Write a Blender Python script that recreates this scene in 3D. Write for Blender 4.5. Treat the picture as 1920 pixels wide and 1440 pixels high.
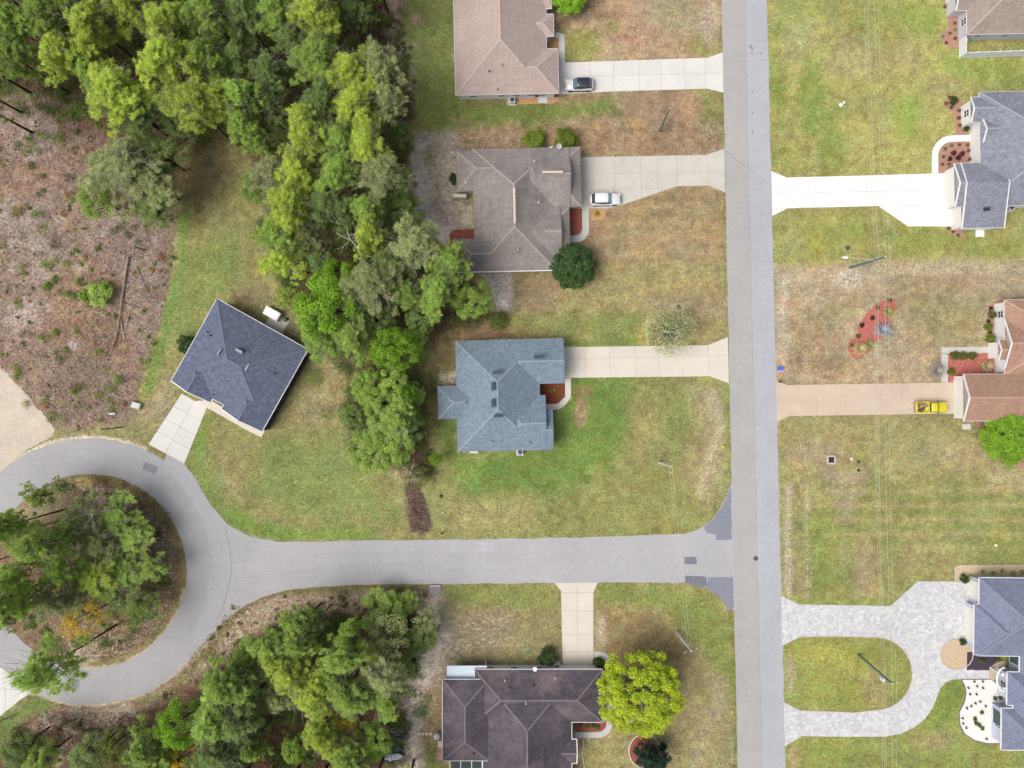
import bpy, math, random
import numpy as np
from mathutils import Vector, Matrix

# ------------------------------------------------------------------ scene, camera, light
for o in list(bpy.data.objects):
    bpy.data.objects.remove(o)
SC = bpy.context.scene
COL = SC.collection
H = 108.0            # flight height of the camera above the ground
S = 12.5             # photograph pixels per metre on the ground
K = 1.6              # photo brightness / albedo

cam_d = bpy.data.cameras.new('camera')
cam = bpy.data.objects.new('camera', cam_d)
COL.objects.link(cam)
cam.location = (0, 0, H)
cam.rotation_euler = (0, 0, 0)
cam_d.sensor_width = 36.0
cam_d.lens = 36.0 * H / (1920.0 / S)
cam_d.clip_start = 0.5
cam_d.clip_end = 9000
SC.camera = cam

SUN_EL, SUN_AZ = 54.0, 202.0         # azimuth (counter-clockwise from +x) the light comes from
w = bpy.data.worlds.new('World')
SC.world = w
w.use_nodes = True
nt = w.node_tree
bg = nt.nodes['Background']
sky = nt.nodes.new('ShaderNodeTexSky')
sky.sky_type = 'NISHITA'
sky.sun_disc = False
sky.sun_elevation = math.radians(SUN_EL)
sky.sun_rotation = math.radians(90 - SUN_AZ)
sky.dust_density = 6.0
sky.air_density = 1.0
sky.ozone_density = 1.0
hs = nt.nodes.new('ShaderNodeHueSaturation')
hs.inputs['Saturation'].default_value = 0.42      # thin white overcast
nt.links.new(sky.outputs[0], hs.inputs['Color'])
nt.links.new(hs.outputs[0], bg.inputs[0])
bg.inputs[1].default_value = 0.13

sd = bpy.data.lights.new('sun', 'SUN')
sd.energy = 1.9
sd.angle = math.radians(45)
sd.color = (1.0, 0.95, 0.87)
sun = bpy.data.objects.new('sun', sd)
COL.objects.link(sun)
a, e = math.radians(SUN_AZ), math.radians(SUN_EL)
sdir = Vector((math.cos(a) * math.cos(e), math.sin(a) * math.cos(e), math.sin(e)))
sun.rotation_euler = sdir.to_track_quat('Z', 'Y').to_euler()
sun.location = (0, 0, 200)

SC.view_settings.view_transform = 'Standard'
SC.view_settings.look = 'None'
SC.view_settings.gamma = 1
SC.view_settings.use_curve_mapping = False
SC.view_settings.exposure = 0.5
SC.render.engine = 'CYCLES'

# ------------------------------------------------------------------ helpers
R = random.Random(7)


def lin(c):
    c = c / 255.0
    return c / 12.92 if c <= 0.04045 else ((c + 0.055) / 1.055) ** 2.4


def C(r, g, b, k=None):
    k = K if k is None else k
    return (lin(r) / k, lin(g) / k, lin(b) / k, 1.0)


def P(px, py, z=0.0):
    f = (H - z) / H
    return ((px - 960) / S * f, (720 - py) / S * f, z)


def P2(px, py, z=0.0):
    return P(px, py, z)[:2]


def link(o, parent=None):
    COL.objects.link(o)
    if parent is not None:
        o.parent = parent
    return o


def worigin(o):
    v = Vector((0, 0, 0))
    while o is not None:
        v = v + o.location
        o = o.parent
    return v


def tag(o, label=None, cat=None, group=None, kind=None):
    if label:
        o['label'] = label
    if cat:
        o['category'] = cat
    if group:
        o['group'] = group
    if kind:
        o['kind'] = kind
    return o


def thing(name, label, cat, loc=(0, 0, 0), rz=0.0, group=None):
    o = bpy.data.objects.new(name, None)
    o.empty_display_size = 0.3
    COL.objects.link(o)
    o.location = loc
    o.rotation_euler = (0, 0, rz)
    return tag(o, label, cat, group)


def copy_tree(o, parent=None):
    c = o.copy()
    COL.objects.link(c)
    c.parent = parent
    for ch in list(o.children):
        copy_tree(ch, c)
    return c


class MB:
    def __init__(s):
        s.v = []
        s.f = []

    def add(s, vs, fs):
        n = len(s.v)
        s.v += [tuple(q) for q in vs]
        s.f += [tuple(i + n for i in f) for f in fs]
        return s

    def box(s, c, size, rz=0.0, rx=0.0, ry=0.0):
        hx, hy, hz = size[0] / 2, size[1] / 2, size[2] / 2
        M = Matrix.Translation(c) @ Matrix.Rotation(rz, 4, 'Z') @ Matrix.Rotation(ry, 4, 'Y') @ Matrix.Rotation(rx, 4, 'X')
        vs = [M @ Vector((x, y, z)) for x in (-hx, hx) for y in (-hy, hy) for z in (-hz, hz)]
        return s.add(vs, [(0, 1, 3, 2), (4, 6, 7, 5), (0, 4, 5, 1), (2, 3, 7, 6), (0, 2, 6, 4), (1, 5, 7, 3)])

    def prism(s, poly, z0, z1, bottom=True, top=True):
        n = len(poly)
        ar = sum(poly[i][0] * poly[(i + 1) % n][1] - poly[(i + 1) % n][0] * poly[i][1] for i in range(n))
        if ar < 0:
            poly = poly[::-1]
        vs = [(p[0], p[1], z0) for p in poly] + [(p[0], p[1], z1) for p in poly]
        fs = [(i, (i + 1) % n, (i + 1) % n + n, i + n) for i in range(n)]
        if top:
            fs.append(tuple(range(n, 2 * n)))
        if bottom:
            fs.append(tuple(range(n - 1, -1, -1)))
        return s.add(vs, fs)

    def tube(s, path, radii, n=6, cap=True):
        path = [Vector(p) for p in path]
        if not hasattr(radii, '__len__'):
            radii = [radii] * len(path)
        vs, fs = [], []
        for i, p in enumerate(path):
            d = (path[min(i + 1, len(path) - 1)] - path[max(i - 1, 0)]).normalized()
            up = Vector((0, 0, 1)) if abs(d.z) < 0.95 else Vector((1, 0, 0))
            a_ = d.cross(up).normalized()
            b_ = d.cross(a_)
            for k in range(n):
                t = 2 * math.pi * k / n
                vs.append(p + (a_ * math.cos(t) + b_ * math.sin(t)) * radii[i])
        for i in range(len(path) - 1):
            for k in range(n):
                k2 = (k + 1) % n
                fs.append((i * n + k, i * n + k2, (i + 1) * n + k2, (i + 1) * n + k))
        if cap:
            fs.append(tuple(range(n - 1, -1, -1)))
            fs.append(tuple(range((len(path) - 1) * n, len(path) * n)))
        return s.add(vs, fs)

    def lathe(s, c, prof, n=12):
        vs, fs = [], []
        for (r, z) in prof:
            for k in range(n):
                t = 2 * math.pi * k / n
                vs.append((c[0] + r * math.cos(t), c[1] + r * math.sin(t), c[2] + z))
        for i in range(len(prof) - 1):
            for k in range(n):
                k2 = (k + 1) % n
                fs.append((i * n + k, i * n + k2, (i + 1) * n + k2, (i + 1) * n + k))
        fs.append(tuple(range(n - 1, -1, -1)))
        fs.append(tuple(range((len(prof) - 1) * n, len(prof) * n)))
        return s.add(vs, fs)

    def build(s, name, mat, parent=None, local=False, smooth=False):
        me = bpy.data.meshes.new(name)
        off = Vector((0, 0, 0)) if (local or parent is None) else worigin(parent)
        me.from_pydata([(v[0] - off.x, v[1] - off.y, v[2] - off.z) for v in s.v], [], s.f)
        me.materials.append(mat)
        if smooth:
            me.polygons.foreach_set('use_smooth', [True] * len(me.polygons))
        me.update()
        o = bpy.data.objects.new(name, me)
        return link(o, parent)


def np_mesh(name, verts, nper, mats, cols=None, matidx=None):
    """verts (N,3); faces are consecutive groups of nper verts"""
    me = bpy.data.meshes.new(name)
    nv = len(verts)
    nf = nv // nper
    me.vertices.add(nv)
    me.vertices.foreach_set('co', verts.astype(np.float32).ravel())
    me.loops.add(nv)
    me.loops.foreach_set('vertex_index', np.arange(nv, dtype=np.int32))
    me.polygons.add(nf)
    me.polygons.foreach_set('loop_start', np.arange(0, nv, nper, dtype=np.int32))
    me.polygons.foreach_set('loop_total', np.full(nf, nper, dtype=np.int32))
    for m in mats:
        me.materials.append(m)
    if matidx is not None:
        me.polygons.foreach_set('material_index', matidx.astype(np.int32))
    if cols is not None:
        at = me.color_attributes.new('Col', 'FLOAT_COLOR', 'POINT')
        at.data.foreach_set('color', cols.astype(np.float32).ravel())
    me.update()
    me.validate()
    return me


# ------------------------------------------------------------------ materials
def new_mat(name):
    m = bpy.data.materials.new(name)
    m.use_nodes = True
    return m, m.node_tree, m.node_tree.nodes['Principled BSDF']


def tex_noise(nt, vec, scale, detail=3, rough=0.6):
    n = nt.nodes.new('ShaderNodeTexNoise')
    n.inputs['Scale'].default_value = scale
    n.inputs['Detail'].default_value = detail
    n.inputs['Roughness'].default_value = rough
    nt.links.new(vec, n.inputs['Vector'])
    return n.outputs['Fac']


def maprange(nt, fac, a0, a1, b0, b1):
    m = nt.nodes.new('ShaderNodeMapRange')
    m.inputs[1].default_value = a0
    m.inputs[2].default_value = a1
    m.inputs[3].default_value = b0
    m.inputs[4].default_value = b1
    nt.links.new(fac, m.inputs[0])
    return m.outputs[0]


def mathn(nt, op, a_, b_):
    m = nt.nodes.new('ShaderNodeMath')
    m.operation = op
    for i, q in enumerate((a_, b_)):
        if hasattr(q, 'links'):
            nt.links.new(q, m.inputs[i])
        else:
            m.inputs[i].default_value = q
    return m.outputs[0]


def mix(nt, fac, a_, b_, mode='MIX'):
    m = nt.nodes.new('ShaderNodeMix')
    m.data_type = 'RGBA'
    m.blend_type = mode
    for sock, q in ((m.inputs[0], fac), (m.inputs[6], a_), (m.inputs[7], b_)):
        if hasattr(q, 'links'):
            nt.links.new(q, sock)
        else:
            sock.default_value = q
    return m.outputs[2]


def scalecol(nt, col, fac):
    v = nt.nodes.new('ShaderNodeVectorMath')
    v.operation = 'SCALE'
    if hasattr(col, 'links'):
        nt.links.new(col, v.inputs[0])
    else:
        v.inputs[0].default_value = col[:3]
    if hasattr(fac, 'links'):
        nt.links.new(fac, v.inputs['Scale'])
    else:
        v.inputs['Scale'].default_value = fac
    return v.outputs[0]


def geo_pos(nt):
    return nt.nodes.new('ShaderNodeNewGeometry').outputs['Position']


def obj_pos(nt):
    return nt.nodes.new('ShaderNodeTexCoord').outputs['Object']


MATS = {}


def mat(name, col, rough=0.85, var=0.08, scale=2.0, metal=0.0, var2=0.0, scale2=0.2, spec=0.3, bump=0.0):
    if name in MATS:
        return MATS[name]
    m, nt, b = new_mat(name)
    pos = geo_pos(nt)
    c = col
    f = maprange(nt, tex_noise(nt, pos, scale, 4, 0.7), 0.3, 0.7, 1 - var, 1 + var)
    c = scalecol(nt, c, f)
    if var2:
        f2 = maprange(nt, tex_noise(nt, pos, scale2, 3, 0.6), 0.35, 0.65, 1 - var2, 1 + var2)
        c = scalecol(nt, c, f2)
    nt.links.new(c, b.inputs['Base Color'])
    b.inputs['Roughness'].default_value = rough
    b.inputs['Metallic'].default_value = metal
    b.inputs['Specular IOR Level'].default_value = spec
    if bump:
        bp = nt.nodes.new('ShaderNodeBump')
        bp.inputs['Strength'].default_value = bump
        bp.inputs['Distance'].default_value = 0.05
        nt.links.new(tex_noise(nt, pos, scale * 3, 3, 0.6), bp.inputs['Height'])
        nt.links.new(bp.outputs[0], b.inputs['Normal'])
    MATS[name] = m
    return m


def roof_mat(name, col, stain=0.12, streak=0.10, tab=0.16, stain_col=None, stain_amt=0.0):
    m, nt, b = new_mat(name)
    pos = geo_pos(nt)
    vo = nt.nodes.new('ShaderNodeTexVoronoi')
    vo.inputs['Scale'].default_value = 3.6
    nt.links.new(pos, vo.inputs['Vector'])
    sep = nt.nodes.new('ShaderNodeSeparateColor')
    nt.links.new(vo.outputs['Color'], sep.inputs[0])
    c = scalecol(nt, col, maprange(nt, sep.outputs[0], 0, 1, 1 - tab, 1 + tab))
    c = scalecol(nt, c, maprange(nt, tex_noise(nt, pos, 9, 2, 0.7), 0.3, 0.7, 0.88, 1.12))
    c = scalecol(nt, c, maprange(nt, tex_noise(nt, pos, 0.28, 4, 0.65), 0.3, 0.7, 1 - stain, 1 + stain))
    # run-off streaks: long in the direction of slope on both axes
    for sc in ((2.2, 0.22, 0.2), (0.22, 2.2, 0.2)):
        mp = nt.nodes.new('ShaderNodeMapping')
        mp.inputs['Scale'].default_value = sc
        nt.links.new(pos, mp.inputs['Vector'])
        c = scalecol(nt, c, maprange(nt, tex_noise(nt, mp.outputs[0], 1.0, 3, 0.6), 0.3, 0.7, 1 - streak, 1 + streak * 0.6))
    # shingle courses follow height
    sx = nt.nodes.new('ShaderNodeSeparateXYZ')
    nt.links.new(pos, sx.inputs[0])
    fr = mathn(nt, 'FRACT', mathn(nt, 'MULTIPLY', sx.outputs[2], 16.0), 0.0)
    c = scalecol(nt, c, maprange(nt, fr, 0, 0.25, 0.86, 1.02))
    if stain_amt:
        f = maprange(nt, tex_noise(nt, pos, 0.16, 5, 0.75), 0.48, 0.66, 0, stain_amt)
        c = mix(nt, f, c, stain_col)
    nt.links.new(c, b.inputs['Base Color'])
    b.inputs['Roughness'].default_value = 0.9
    b.inputs['Specular IOR Level'].default_value = 0.2
    bp = nt.nodes.new('ShaderNodeBump')
    bp.inputs['Strength'].default_value = 0.35
    bp.inputs['Distance'].default_value = 0.03
    nt.links.new(sep.outputs[1], bp.inputs['Height'])
    nt.links.new(bp.outputs[0], b.inputs['Normal'])
    return m


def leaf_mat(name, col, col2, trans=0.48, hv=0.16):
    col = tuple(q * 1.22 for q in col[:3]) + (1,)
    col2 = tuple(q * 1.22 for q in col2[:3]) + (1,)
    m, nt, b = new_mat(name)
    out = nt.nodes['Material Output']
    oi = nt.nodes.new('ShaderNodeObjectInfo')
    pos = geo_pos(nt)
    f = maprange(nt, tex_noise(nt, pos, 0.9, 3, 0.6), 0.32, 0.68, 0, 1)
    at = nt.nodes.new('ShaderNodeAttribute')
    at.attribute_name = 'Col'
    sp_ = nt.nodes.new('ShaderNodeSeparateColor')
    nt.links.new(at.outputs['Color'], sp_.inputs[0])
    f = mathn(nt, 'ADD', mathn(nt, 'MULTIPLY', f, 0.5), mathn(nt, 'MULTIPLY', sp_.outputs[1], 0.5))
    c = mix(nt, f, col, col2)
    c = mix(nt, maprange(nt, sp_.outputs[2], 0.80, 1.0, 0, 0.55), c, C(176, 168, 120))
    c = scalecol(nt, c, maprange(nt, oi.outputs['Random'], 0, 1, 1 - hv, 1 + hv))
    c = scalecol(nt, c, maprange(nt, sp_.outputs[0], 0, 1, 0.62, 1.38))
    nt.links.new(c, b.inputs['Base Color'])
    b.inputs['Roughness'].default_value = 0.55
    b.inputs['Specular IOR Level'].default_value = 0.35
    tr = nt.nodes.new('ShaderNodeBsdfTranslucent')
    nt.links.new(c, tr.inputs['Color'])
    ms = nt.nodes.new('ShaderNodeMixShader')
    ms.inputs[0].default_value = trans
    nt.links.new(b.outputs[0], ms.inputs[1])
    nt.links.new(tr.outputs[0], ms.inputs[2])
    nt.links.new(ms.outputs[0], out.inputs['Surface'])
    return m


def attr_mat(name, trans=0.0, rough=0.9):
    m, nt, b = new_mat(name)
    at = nt.nodes.new('ShaderNodeAttribute')
    at.attribute_name = 'Col'
    nt.links.new(at.outputs['Color'], b.inputs['Base Color'])
    b.inputs['Roughness'].default_value = rough
    b.inputs['Specular IOR Level'].default_value = 0.15
    return m


def glass_mat(name, col=(0.03, 0.045, 0.06, 1), rough=0.08):
    m, nt, b = new_mat(name)
    b.inputs['Base Color'].default_value = col
    b.inputs['Roughness'].default_value = rough
    b.inputs['Specular IOR Level'].default_value = 0.7
    return m


def paint_mat(name, col, coat=0.6, metal=0.0):
    m, nt, b = new_mat(name)
    pos = geo_pos(nt)
    c = scalecol(nt, col, maprange(nt, tex_noise(nt, pos, 2.5, 3, 0.6), 0.3, 0.7, 0.94, 1.05))
    nt.links.new(c, b.inputs['Base Color'])
    b.inputs['Roughness'].default_value = 0.35
    b.inputs['Metallic'].default_value = metal
    b.inputs['Coat Weight'].default_value = coat
    b.inputs['Coat Roughness'].default_value = 0.08
    return m


# ------------------------------------------------------------------ ground sheet
NPR = np.random.RandomState(11)


def vnoise(X, Y, cell, seed):
    rs = np.random.RandomState(seed)
    T = rs.rand(257, 257)
    x = X / cell
    y = Y / cell
    xi = np.floor(x).astype(int)
    yi = np.floor(y).astype(int)
    fx = x - xi
    fy = y - yi
    fx = fx * fx * (3 - 2 * fx)
    fy = fy * fy * (3 - 2 * fy)
    xi &= 255
    yi &= 255
    return (T[yi, xi] * (1 - fx) + T[yi, xi + 1] * fx) * (1 - fy) + (T[yi + 1, xi] * (1 - fx) + T[yi + 1, xi + 1] * fx) * fy


def fbm(X, Y, cell, seed, oc=4):
    t, amp, s_ = 0, 1.0, 0
    for i in range(oc):
        t = t + amp * vnoise(X, Y, cell / 2 ** i, seed + i)
        s_ += amp
        amp *= 0.55
    return t / s_ * 2 - 1


def axis(lo, hi, step):
    a_ = list(np.arange(lo, hi + 1e-6, step))
    d, x = step, hi
    out = []
    while x < 3000:
        d *= 1.5
        x += d
        out.append(x)
    d, x = step, lo
    pre = []
    while x > -3000:
        d *= 1.5
        x -= d
        pre.append(x)
    return np.array(pre[::-1] + a_ + out)


gx = axis(-84, 84, 0.28)
gy = axis(-64, 64, 0.28)
GX, GY = np.meshgrid(gx, gy)
PX = GX * S + 960
PY = 720 - GY * S
W1 = fbm(PX + 5000, PY + 5000, 70, 1)
W2 = fbm(PX + 5000, PY + 5000, 22, 9, 3)
W3 = fbm(PX + 5000, PY + 5000, 260, 21)
W4 = fbm(PX + 5000, PY + 5000, 9, 31, 2)


def clin(c):
    return np.array([lin(c[0]) / K, lin(c[1]) / K, lin(c[2]) / K])


GC = np.zeros(GX.shape + (3,)) + clin((152, 146, 92))
SP = np.zeros(GX.shape) + 0.05


def sdist(poly, X, Y):
    """signed distance, negative inside"""
    d = np.full(X.shape, 1e9)
    inside = np.zeros(X.shape, bool)
    n = len(poly)
    for i in range(n):
        x0, y0 = poly[i]
        x1, y1 = poly[(i + 1) % n]
        ex, ey = x1 - x0, y1 - y0
        L = ex * ex + ey * ey + 1e-9
        t = np.clip(((X - x0) * ex + (Y - y0) * ey) / L, 0, 1)
        d = np.minimum(d, (X - x0 - t * ex) ** 2 + (Y - y0 - t * ey) ** 2)
        if y0 != y1:
            cnd = (y0 > Y) != (y1 > Y)
            inside ^= cnd & (X < (x1 - x0) * (Y - y0) / (y1 - y0) + x0)
    d = np.sqrt(d)
    return np.where(inside, -d, d)


def region(poly, col=None, soft=8, wob=8, alpha=1.0, speck=None, break_=0.0):
    """soft noisy paint inside a polygon given in photo pixels"""
    xs = [p[0] for p in poly]
    ys = [p[1] for p in poly]
    mg = soft + wob * 3 + 12
    c0 = np.searchsorted(gx, (min(xs) - mg - 960) / S)
    c1 = np.searchsorted(gx, (max(xs) + mg - 960) / S)
    r0 = np.searchsorted(gy, (720 - max(ys) - mg) / S)
    r1 = np.searchsorted(gy, (720 - min(ys) + mg) / S)
    sl = (slice(r0, r1), slice(c0, c1))
    if r1 <= r0 or c1 <= c0:
        return
    d = sdist(poly, PX[sl], PY[sl]) + (W1[sl] * 0.9 + W2[sl] * 1.0 + W4[sl] * 0.8) * wob
    mk = np.clip(0.5 - d / (2 * soft), 0, 1) * alpha
    if break_:
        mk = mk * np.clip(0.5 + (W2[sl] * 0.9 + W1[sl] * 0.5) * break_ * 3 + (0.5 - break_ * 0.5), 0, 1)
    if col is not None:
        GC[sl] = GC[sl] * (1 - mk[..., None]) + clin(col) * mk[..., None]
    if speck is not None:
        SP[sl] = SP[sl] * (1 - mk) + speck * mk


def ell(cx, cy, rx, ry=None, rot=0, n=20):
    ry = rx if ry is None else ry
    c_, s_ = math.cos(math.radians(rot)), math.sin(math.radians(rot))
    return [(cx + rx * math.cos(t) * c_ - ry * math.sin(t) * s_, cy + rx * math.cos(t) * s_ + ry * math.sin(t) * c_)
            for t in [2 * math.pi * i / n for i in range(n)]]


def rect(x0, y0, x1, y1):
    return [(x0, y0), (x1, y0), (x1, y1), (x0, y1)]


def strip(pts, wd):
    L, Rr = [], []
    for i, p in enumerate(pts):
        q0 = pts[max(i - 1, 0)]
        q1 = pts[min(i + 1, len(pts) - 1)]
        dx, dy = q1[0] - q0[0], q1[1] - q0[1]
        l = math.hypot(dx, dy)
        nx, ny = -dy / l * wd / 2, dx / l * wd / 2
        L.append((p[0] + nx, p[1] + ny))
        Rr.append((p[0] - nx, p[1] - ny))
    return L + Rr[::-1]


CX, CY, RO, RI = 168, 1071, 250, 182      # turning circle

# big lots
region(rect(1440, -400, 2400, 500), (164, 162, 86), 4, 3)                      # north-east lawns
region(rect(1440, 495, 2400, 722), (174, 152, 120), 5, 6, speck=0.26)          # tan dry lawn
region(rect(1440, 785, 2400, 1120), (158, 150, 92), 5, 4, speck=0.10)
region(rect(1440, 900, 2400, 1140), (146, 148, 78), 60, 20, 0.75, speck=0.06)
region(rect(1440, 1120, 2400, 1800), (146, 152, 72), 4, 4, speck=0.04)
region(rect(1036, -300, 1358, 118), (176, 148, 114), 4, 4, speck=0.2)
region(rect(850, 170, 1360, 292), (166, 134, 104), 5, 5, speck=0.2)
region(rect(1036, 345, 1364, 640), (160, 136, 98), 5, 6, speck=0.12)
region(rect(800, 700, 1372, 1016), (146, 148, 78), 5, 5, speck=0.05)
region(rect(700, 490, 1366, 660), (158, 144, 92), 6, 6, speck=0.08)
region([(715, -300), (862, -300), (862, 260), (770, 260), (770, 180), (720, 60)], (134, 144, 70), 12, 14, speck=0.10)
region(rect(820, 1092, 1384, 1800), (156, 144, 96), 5, 5, speck=0.16)
region([(430, 1100), (830, 1092), (845, 1250), (830, 1800), (-300, 1800), (-300, 1380), (0, 1345), (70, 1300), (170, 1322), (260, 1305), (350, 1240), (400, 1180)],
       (140, 112, 86), 5, 6, speck=0.12)
# woods floor north-west
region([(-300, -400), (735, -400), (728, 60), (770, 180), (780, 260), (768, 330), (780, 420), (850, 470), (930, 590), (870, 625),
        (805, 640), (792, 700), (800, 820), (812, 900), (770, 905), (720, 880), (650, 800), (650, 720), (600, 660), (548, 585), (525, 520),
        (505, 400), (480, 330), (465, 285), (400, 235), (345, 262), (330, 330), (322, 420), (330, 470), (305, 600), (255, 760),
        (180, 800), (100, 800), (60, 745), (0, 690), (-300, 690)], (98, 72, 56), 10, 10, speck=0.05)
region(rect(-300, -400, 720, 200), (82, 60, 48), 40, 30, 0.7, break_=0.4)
# brush in the west
region([(-300, 170), (60, 175), (190, 240), (260, 290), (330, 400), (330, 480), (315, 560), (300, 620), (266, 720), (248, 790), (160, 815),
        (100, 800), (40, 740), (0, 700), (-300, 650)], (162, 134, 120), 16, 18, speck=0.32)
for (x, y, r_, c_) in [(80, 490, 34, (186, 168, 164)), (45, 590, 40, (178, 158, 152)), (240, 430, 70, (156, 134, 132)), (120, 300, 60, (150, 122, 104)),
                       (60, 260, 50, (162, 140, 136)), (150, 560, 60, (160, 128, 100)), (200, 620, 50, (132, 104, 84)), (120, 640, 50, (150, 118, 92)),
                       (260, 500, 50, (150, 128, 122)), (30, 420, 50, (168, 150, 144)), (140, 720, 60, (134, 114, 98)), (220, 740, 40, (140, 118, 108)),
                       (60, 680, 50, (150, 128, 114)), (150, 400, 40, (164, 134, 112)), (30, 330, 40, (152, 120, 100)), (280, 590, 36, (146, 124, 112)),
                       (150, 210, 50, (128, 92, 76)), (220, 260, 40, (136, 92, 72))]:
    region(ell(x, y, r_), tuple(min(230, int(q * 1.04)) for q in c_), 14, 14, 0.95, speck=0.26, break_=0.3)
for i in range(70):
    x, y = R.uniform(-40, 320), R.uniform(230, 800)
    region(ell(x, y, R.uniform(4, 13), R.uniform(4, 11)), R.choice([(118, 130, 62), (96, 82, 62), (190, 176, 168), (196, 182, 176), (166, 128, 92), (90, 76, 62)]), 4, 4, 0.8)
# clearing and lawn round the slate house
region([(345, 262), (400, 240), (462, 285), (480, 330), (503, 420), (512, 500), (545, 580), (600, 660), (650, 700), (648, 770), (645, 830), (700, 885),
        (765, 912), (775, 1018), (520, 1018), (430, 985), (385, 920), (345, 868), (278, 832), (262, 800), (262, 720), (300, 610), (325, 500), (335, 400), (335, 320)],
       (148, 144, 84), 5, 5, speck=0.06)
region([(352, 262), (400, 246), (455, 290), (440, 340), (380, 400), (345, 380)], (128, 112, 72), 16, 10, 0.8)
region(strip([(345, 400), (338, 500), (318, 600), (285, 700), (272, 745)], 22), (120, 148, 60), 7, 6, 0.9)
region([(350, 470), (430, 440), (470, 500), (420, 560), (340, 640), (310, 650)], (132, 148, 68), 16, 12, 0.8)
region([(470, 430), (505, 500), (530, 560), (480, 570), (430, 540)], (146, 138, 80), 14, 8, 0.8)
region([(262, 760), (320, 700), (330, 740), (290, 830), (262, 815)], (170, 156, 122), 10, 10, 0.8, speck=0.35)
region([(200, 800), (285, 790), (330, 840), (250, 830), (120, 812)], (150, 146, 92), 8, 6, 0.9, speck=0.2)
region([(480, 520), (550, 580), (600, 650), (560, 655), (500, 590), (440, 560)], (142, 128, 92), 8, 8, 0.7, speck=0.3)
region([(560, 660), (690, 680), (660, 780), (600, 800), (520, 820), (575, 700)], (160, 146, 100), 16, 14, 0.8, speck=0.14)
region([(350, 865), (400, 955), (435, 988), (475, 1005), (520, 1014), (700, 1014), (700, 992), (540, 990), (480, 975), (440, 945), (390, 830), (395, 780), (360, 820)],
       (122, 154, 54), 8, 5, 0.85)
region([(500, 820), (640, 820), (700, 900), (740, 960), (560, 980), (460, 930)], (128, 150, 70), 26, 18, 0.7, speck=0.1)
region([(360, 850), (460, 840), (470, 930), (420, 950)], (164, 156, 104), 18, 10, 0.6, speck=0.2)
region([(755, 905), (785, 900), (812, 985), (800, 1000), (768, 995)], (128, 104, 94), 5, 4, speck=0.12)
# yard of the blue house
region([(1030, 708), (1185, 706), (1180, 800), (1140, 880), (1050, 920), (870, 930), (840, 850), (1034, 845)], (112, 144, 52), 18, 14, 0.9, speck=0.03)
region([(1060, 640), (1220, 620), (1215, 648), (1062, 650)], (112, 142, 48), 8, 6, 0.9)
region([(940, 590), (1215, 590), (1215, 630), (1060, 636), (940, 630)], (140, 144, 74), 10, 8, 0.9)
region(ell(1090, 775, 12, 26), (172, 150, 108), 6, 5, 0.9, speck=0.3)
region(ell(1095, 733, 16, 8), (164, 136, 92), 5, 4, 0.8)
region([(1290, 720), (1350, 720), (1366, 900), (1330, 960), (1280, 900), (1290, 800)], (166, 150, 108), 16, 12, 0.8, speck=0.28)
region(strip([(1332, 735), (1352, 800), (1330, 870), (1312, 930)], 14), (190, 172, 148), 8, 6, 0.7, speck=0.5)
region([(1180, 760), (1240, 760), (1250, 860), (1190, 860)], (160, 148, 90), 20, 14, 0.6, speck=0.1)
region(ell(1280, 790, 30, 40), (128, 138, 66), 14, 10, 0.6)
region([(820, 940), (1000, 940), (1000, 995), (820, 1000)], (162, 150, 96), 18, 14, 0.7, speck=0.08)
region([(790, 620), (858, 620), (856, 720), (820, 800), (800, 800)], (122, 108, 70), 10, 8, 0.8, speck=0.1)
region([(820, 790), (856, 785), (856, 870), (836, 870)], (104, 128, 46), 8, 6, 0.8)
region(rect(858, 606, 1030, 634), (150, 112, 84), 6, 6, 0.9, speck=0.3)
region([(825, 700), (858, 695), (856, 720), (822, 720)], (190, 176, 150), 4, 5, 0.9, speck=0.7)
# grey-brown house lot
region([(770, 245), (860, 250), (858, 450), (845, 480), (800, 430), (768, 340)], (190, 170, 156), 10, 10, speck=0.65)
region(strip([(790, 265), (785, 330), (800, 400), (838, 440)], 26), (230, 222, 226), 8, 8, 0.95, speck=0.8)
region(strip([(845, 300), (868, 380), (880, 430)], 26), (216, 202, 184), 7, 7, 0.6, speck=0.7)
region([(905, 510), (1060, 510), (1050, 590), (930, 595)], (148, 124, 92), 10, 8, 0.8, speck=0.15)
region([(905, 515), (960, 512), (955, 585), (920, 575)], (206, 196, 194), 8, 8, 0.9, speck=0.6)
region([(1090, 395), (1150, 400), (1130, 440), (1100, 470), (1070, 460)], (150, 116, 84), 8, 6, 0.6, speck=0.1)
region(rect(1215, 555, 1362, 600), (160, 138, 108), 14, 10, 0.8, speck=0.35)
region([(960, 585), (1210, 585), (1210, 640), (960, 632)], (138, 142, 72), 12, 8, 0.7)
region(ell(1270, 577, 16, 8), (196, 186, 178), 5, 4, 0.9, speck=0.6)
region(strip([(1212, 603), (1214, 645)], 5), (208, 198, 150), 2, 2, 0.9)
region(strip([(1212, 602), (1245, 602)], 5), (208, 198, 150), 2, 2, 0.9)
region(ell(1203, 625, 9, 20), (190, 170, 84), 6, 5, 0.7)
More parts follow.
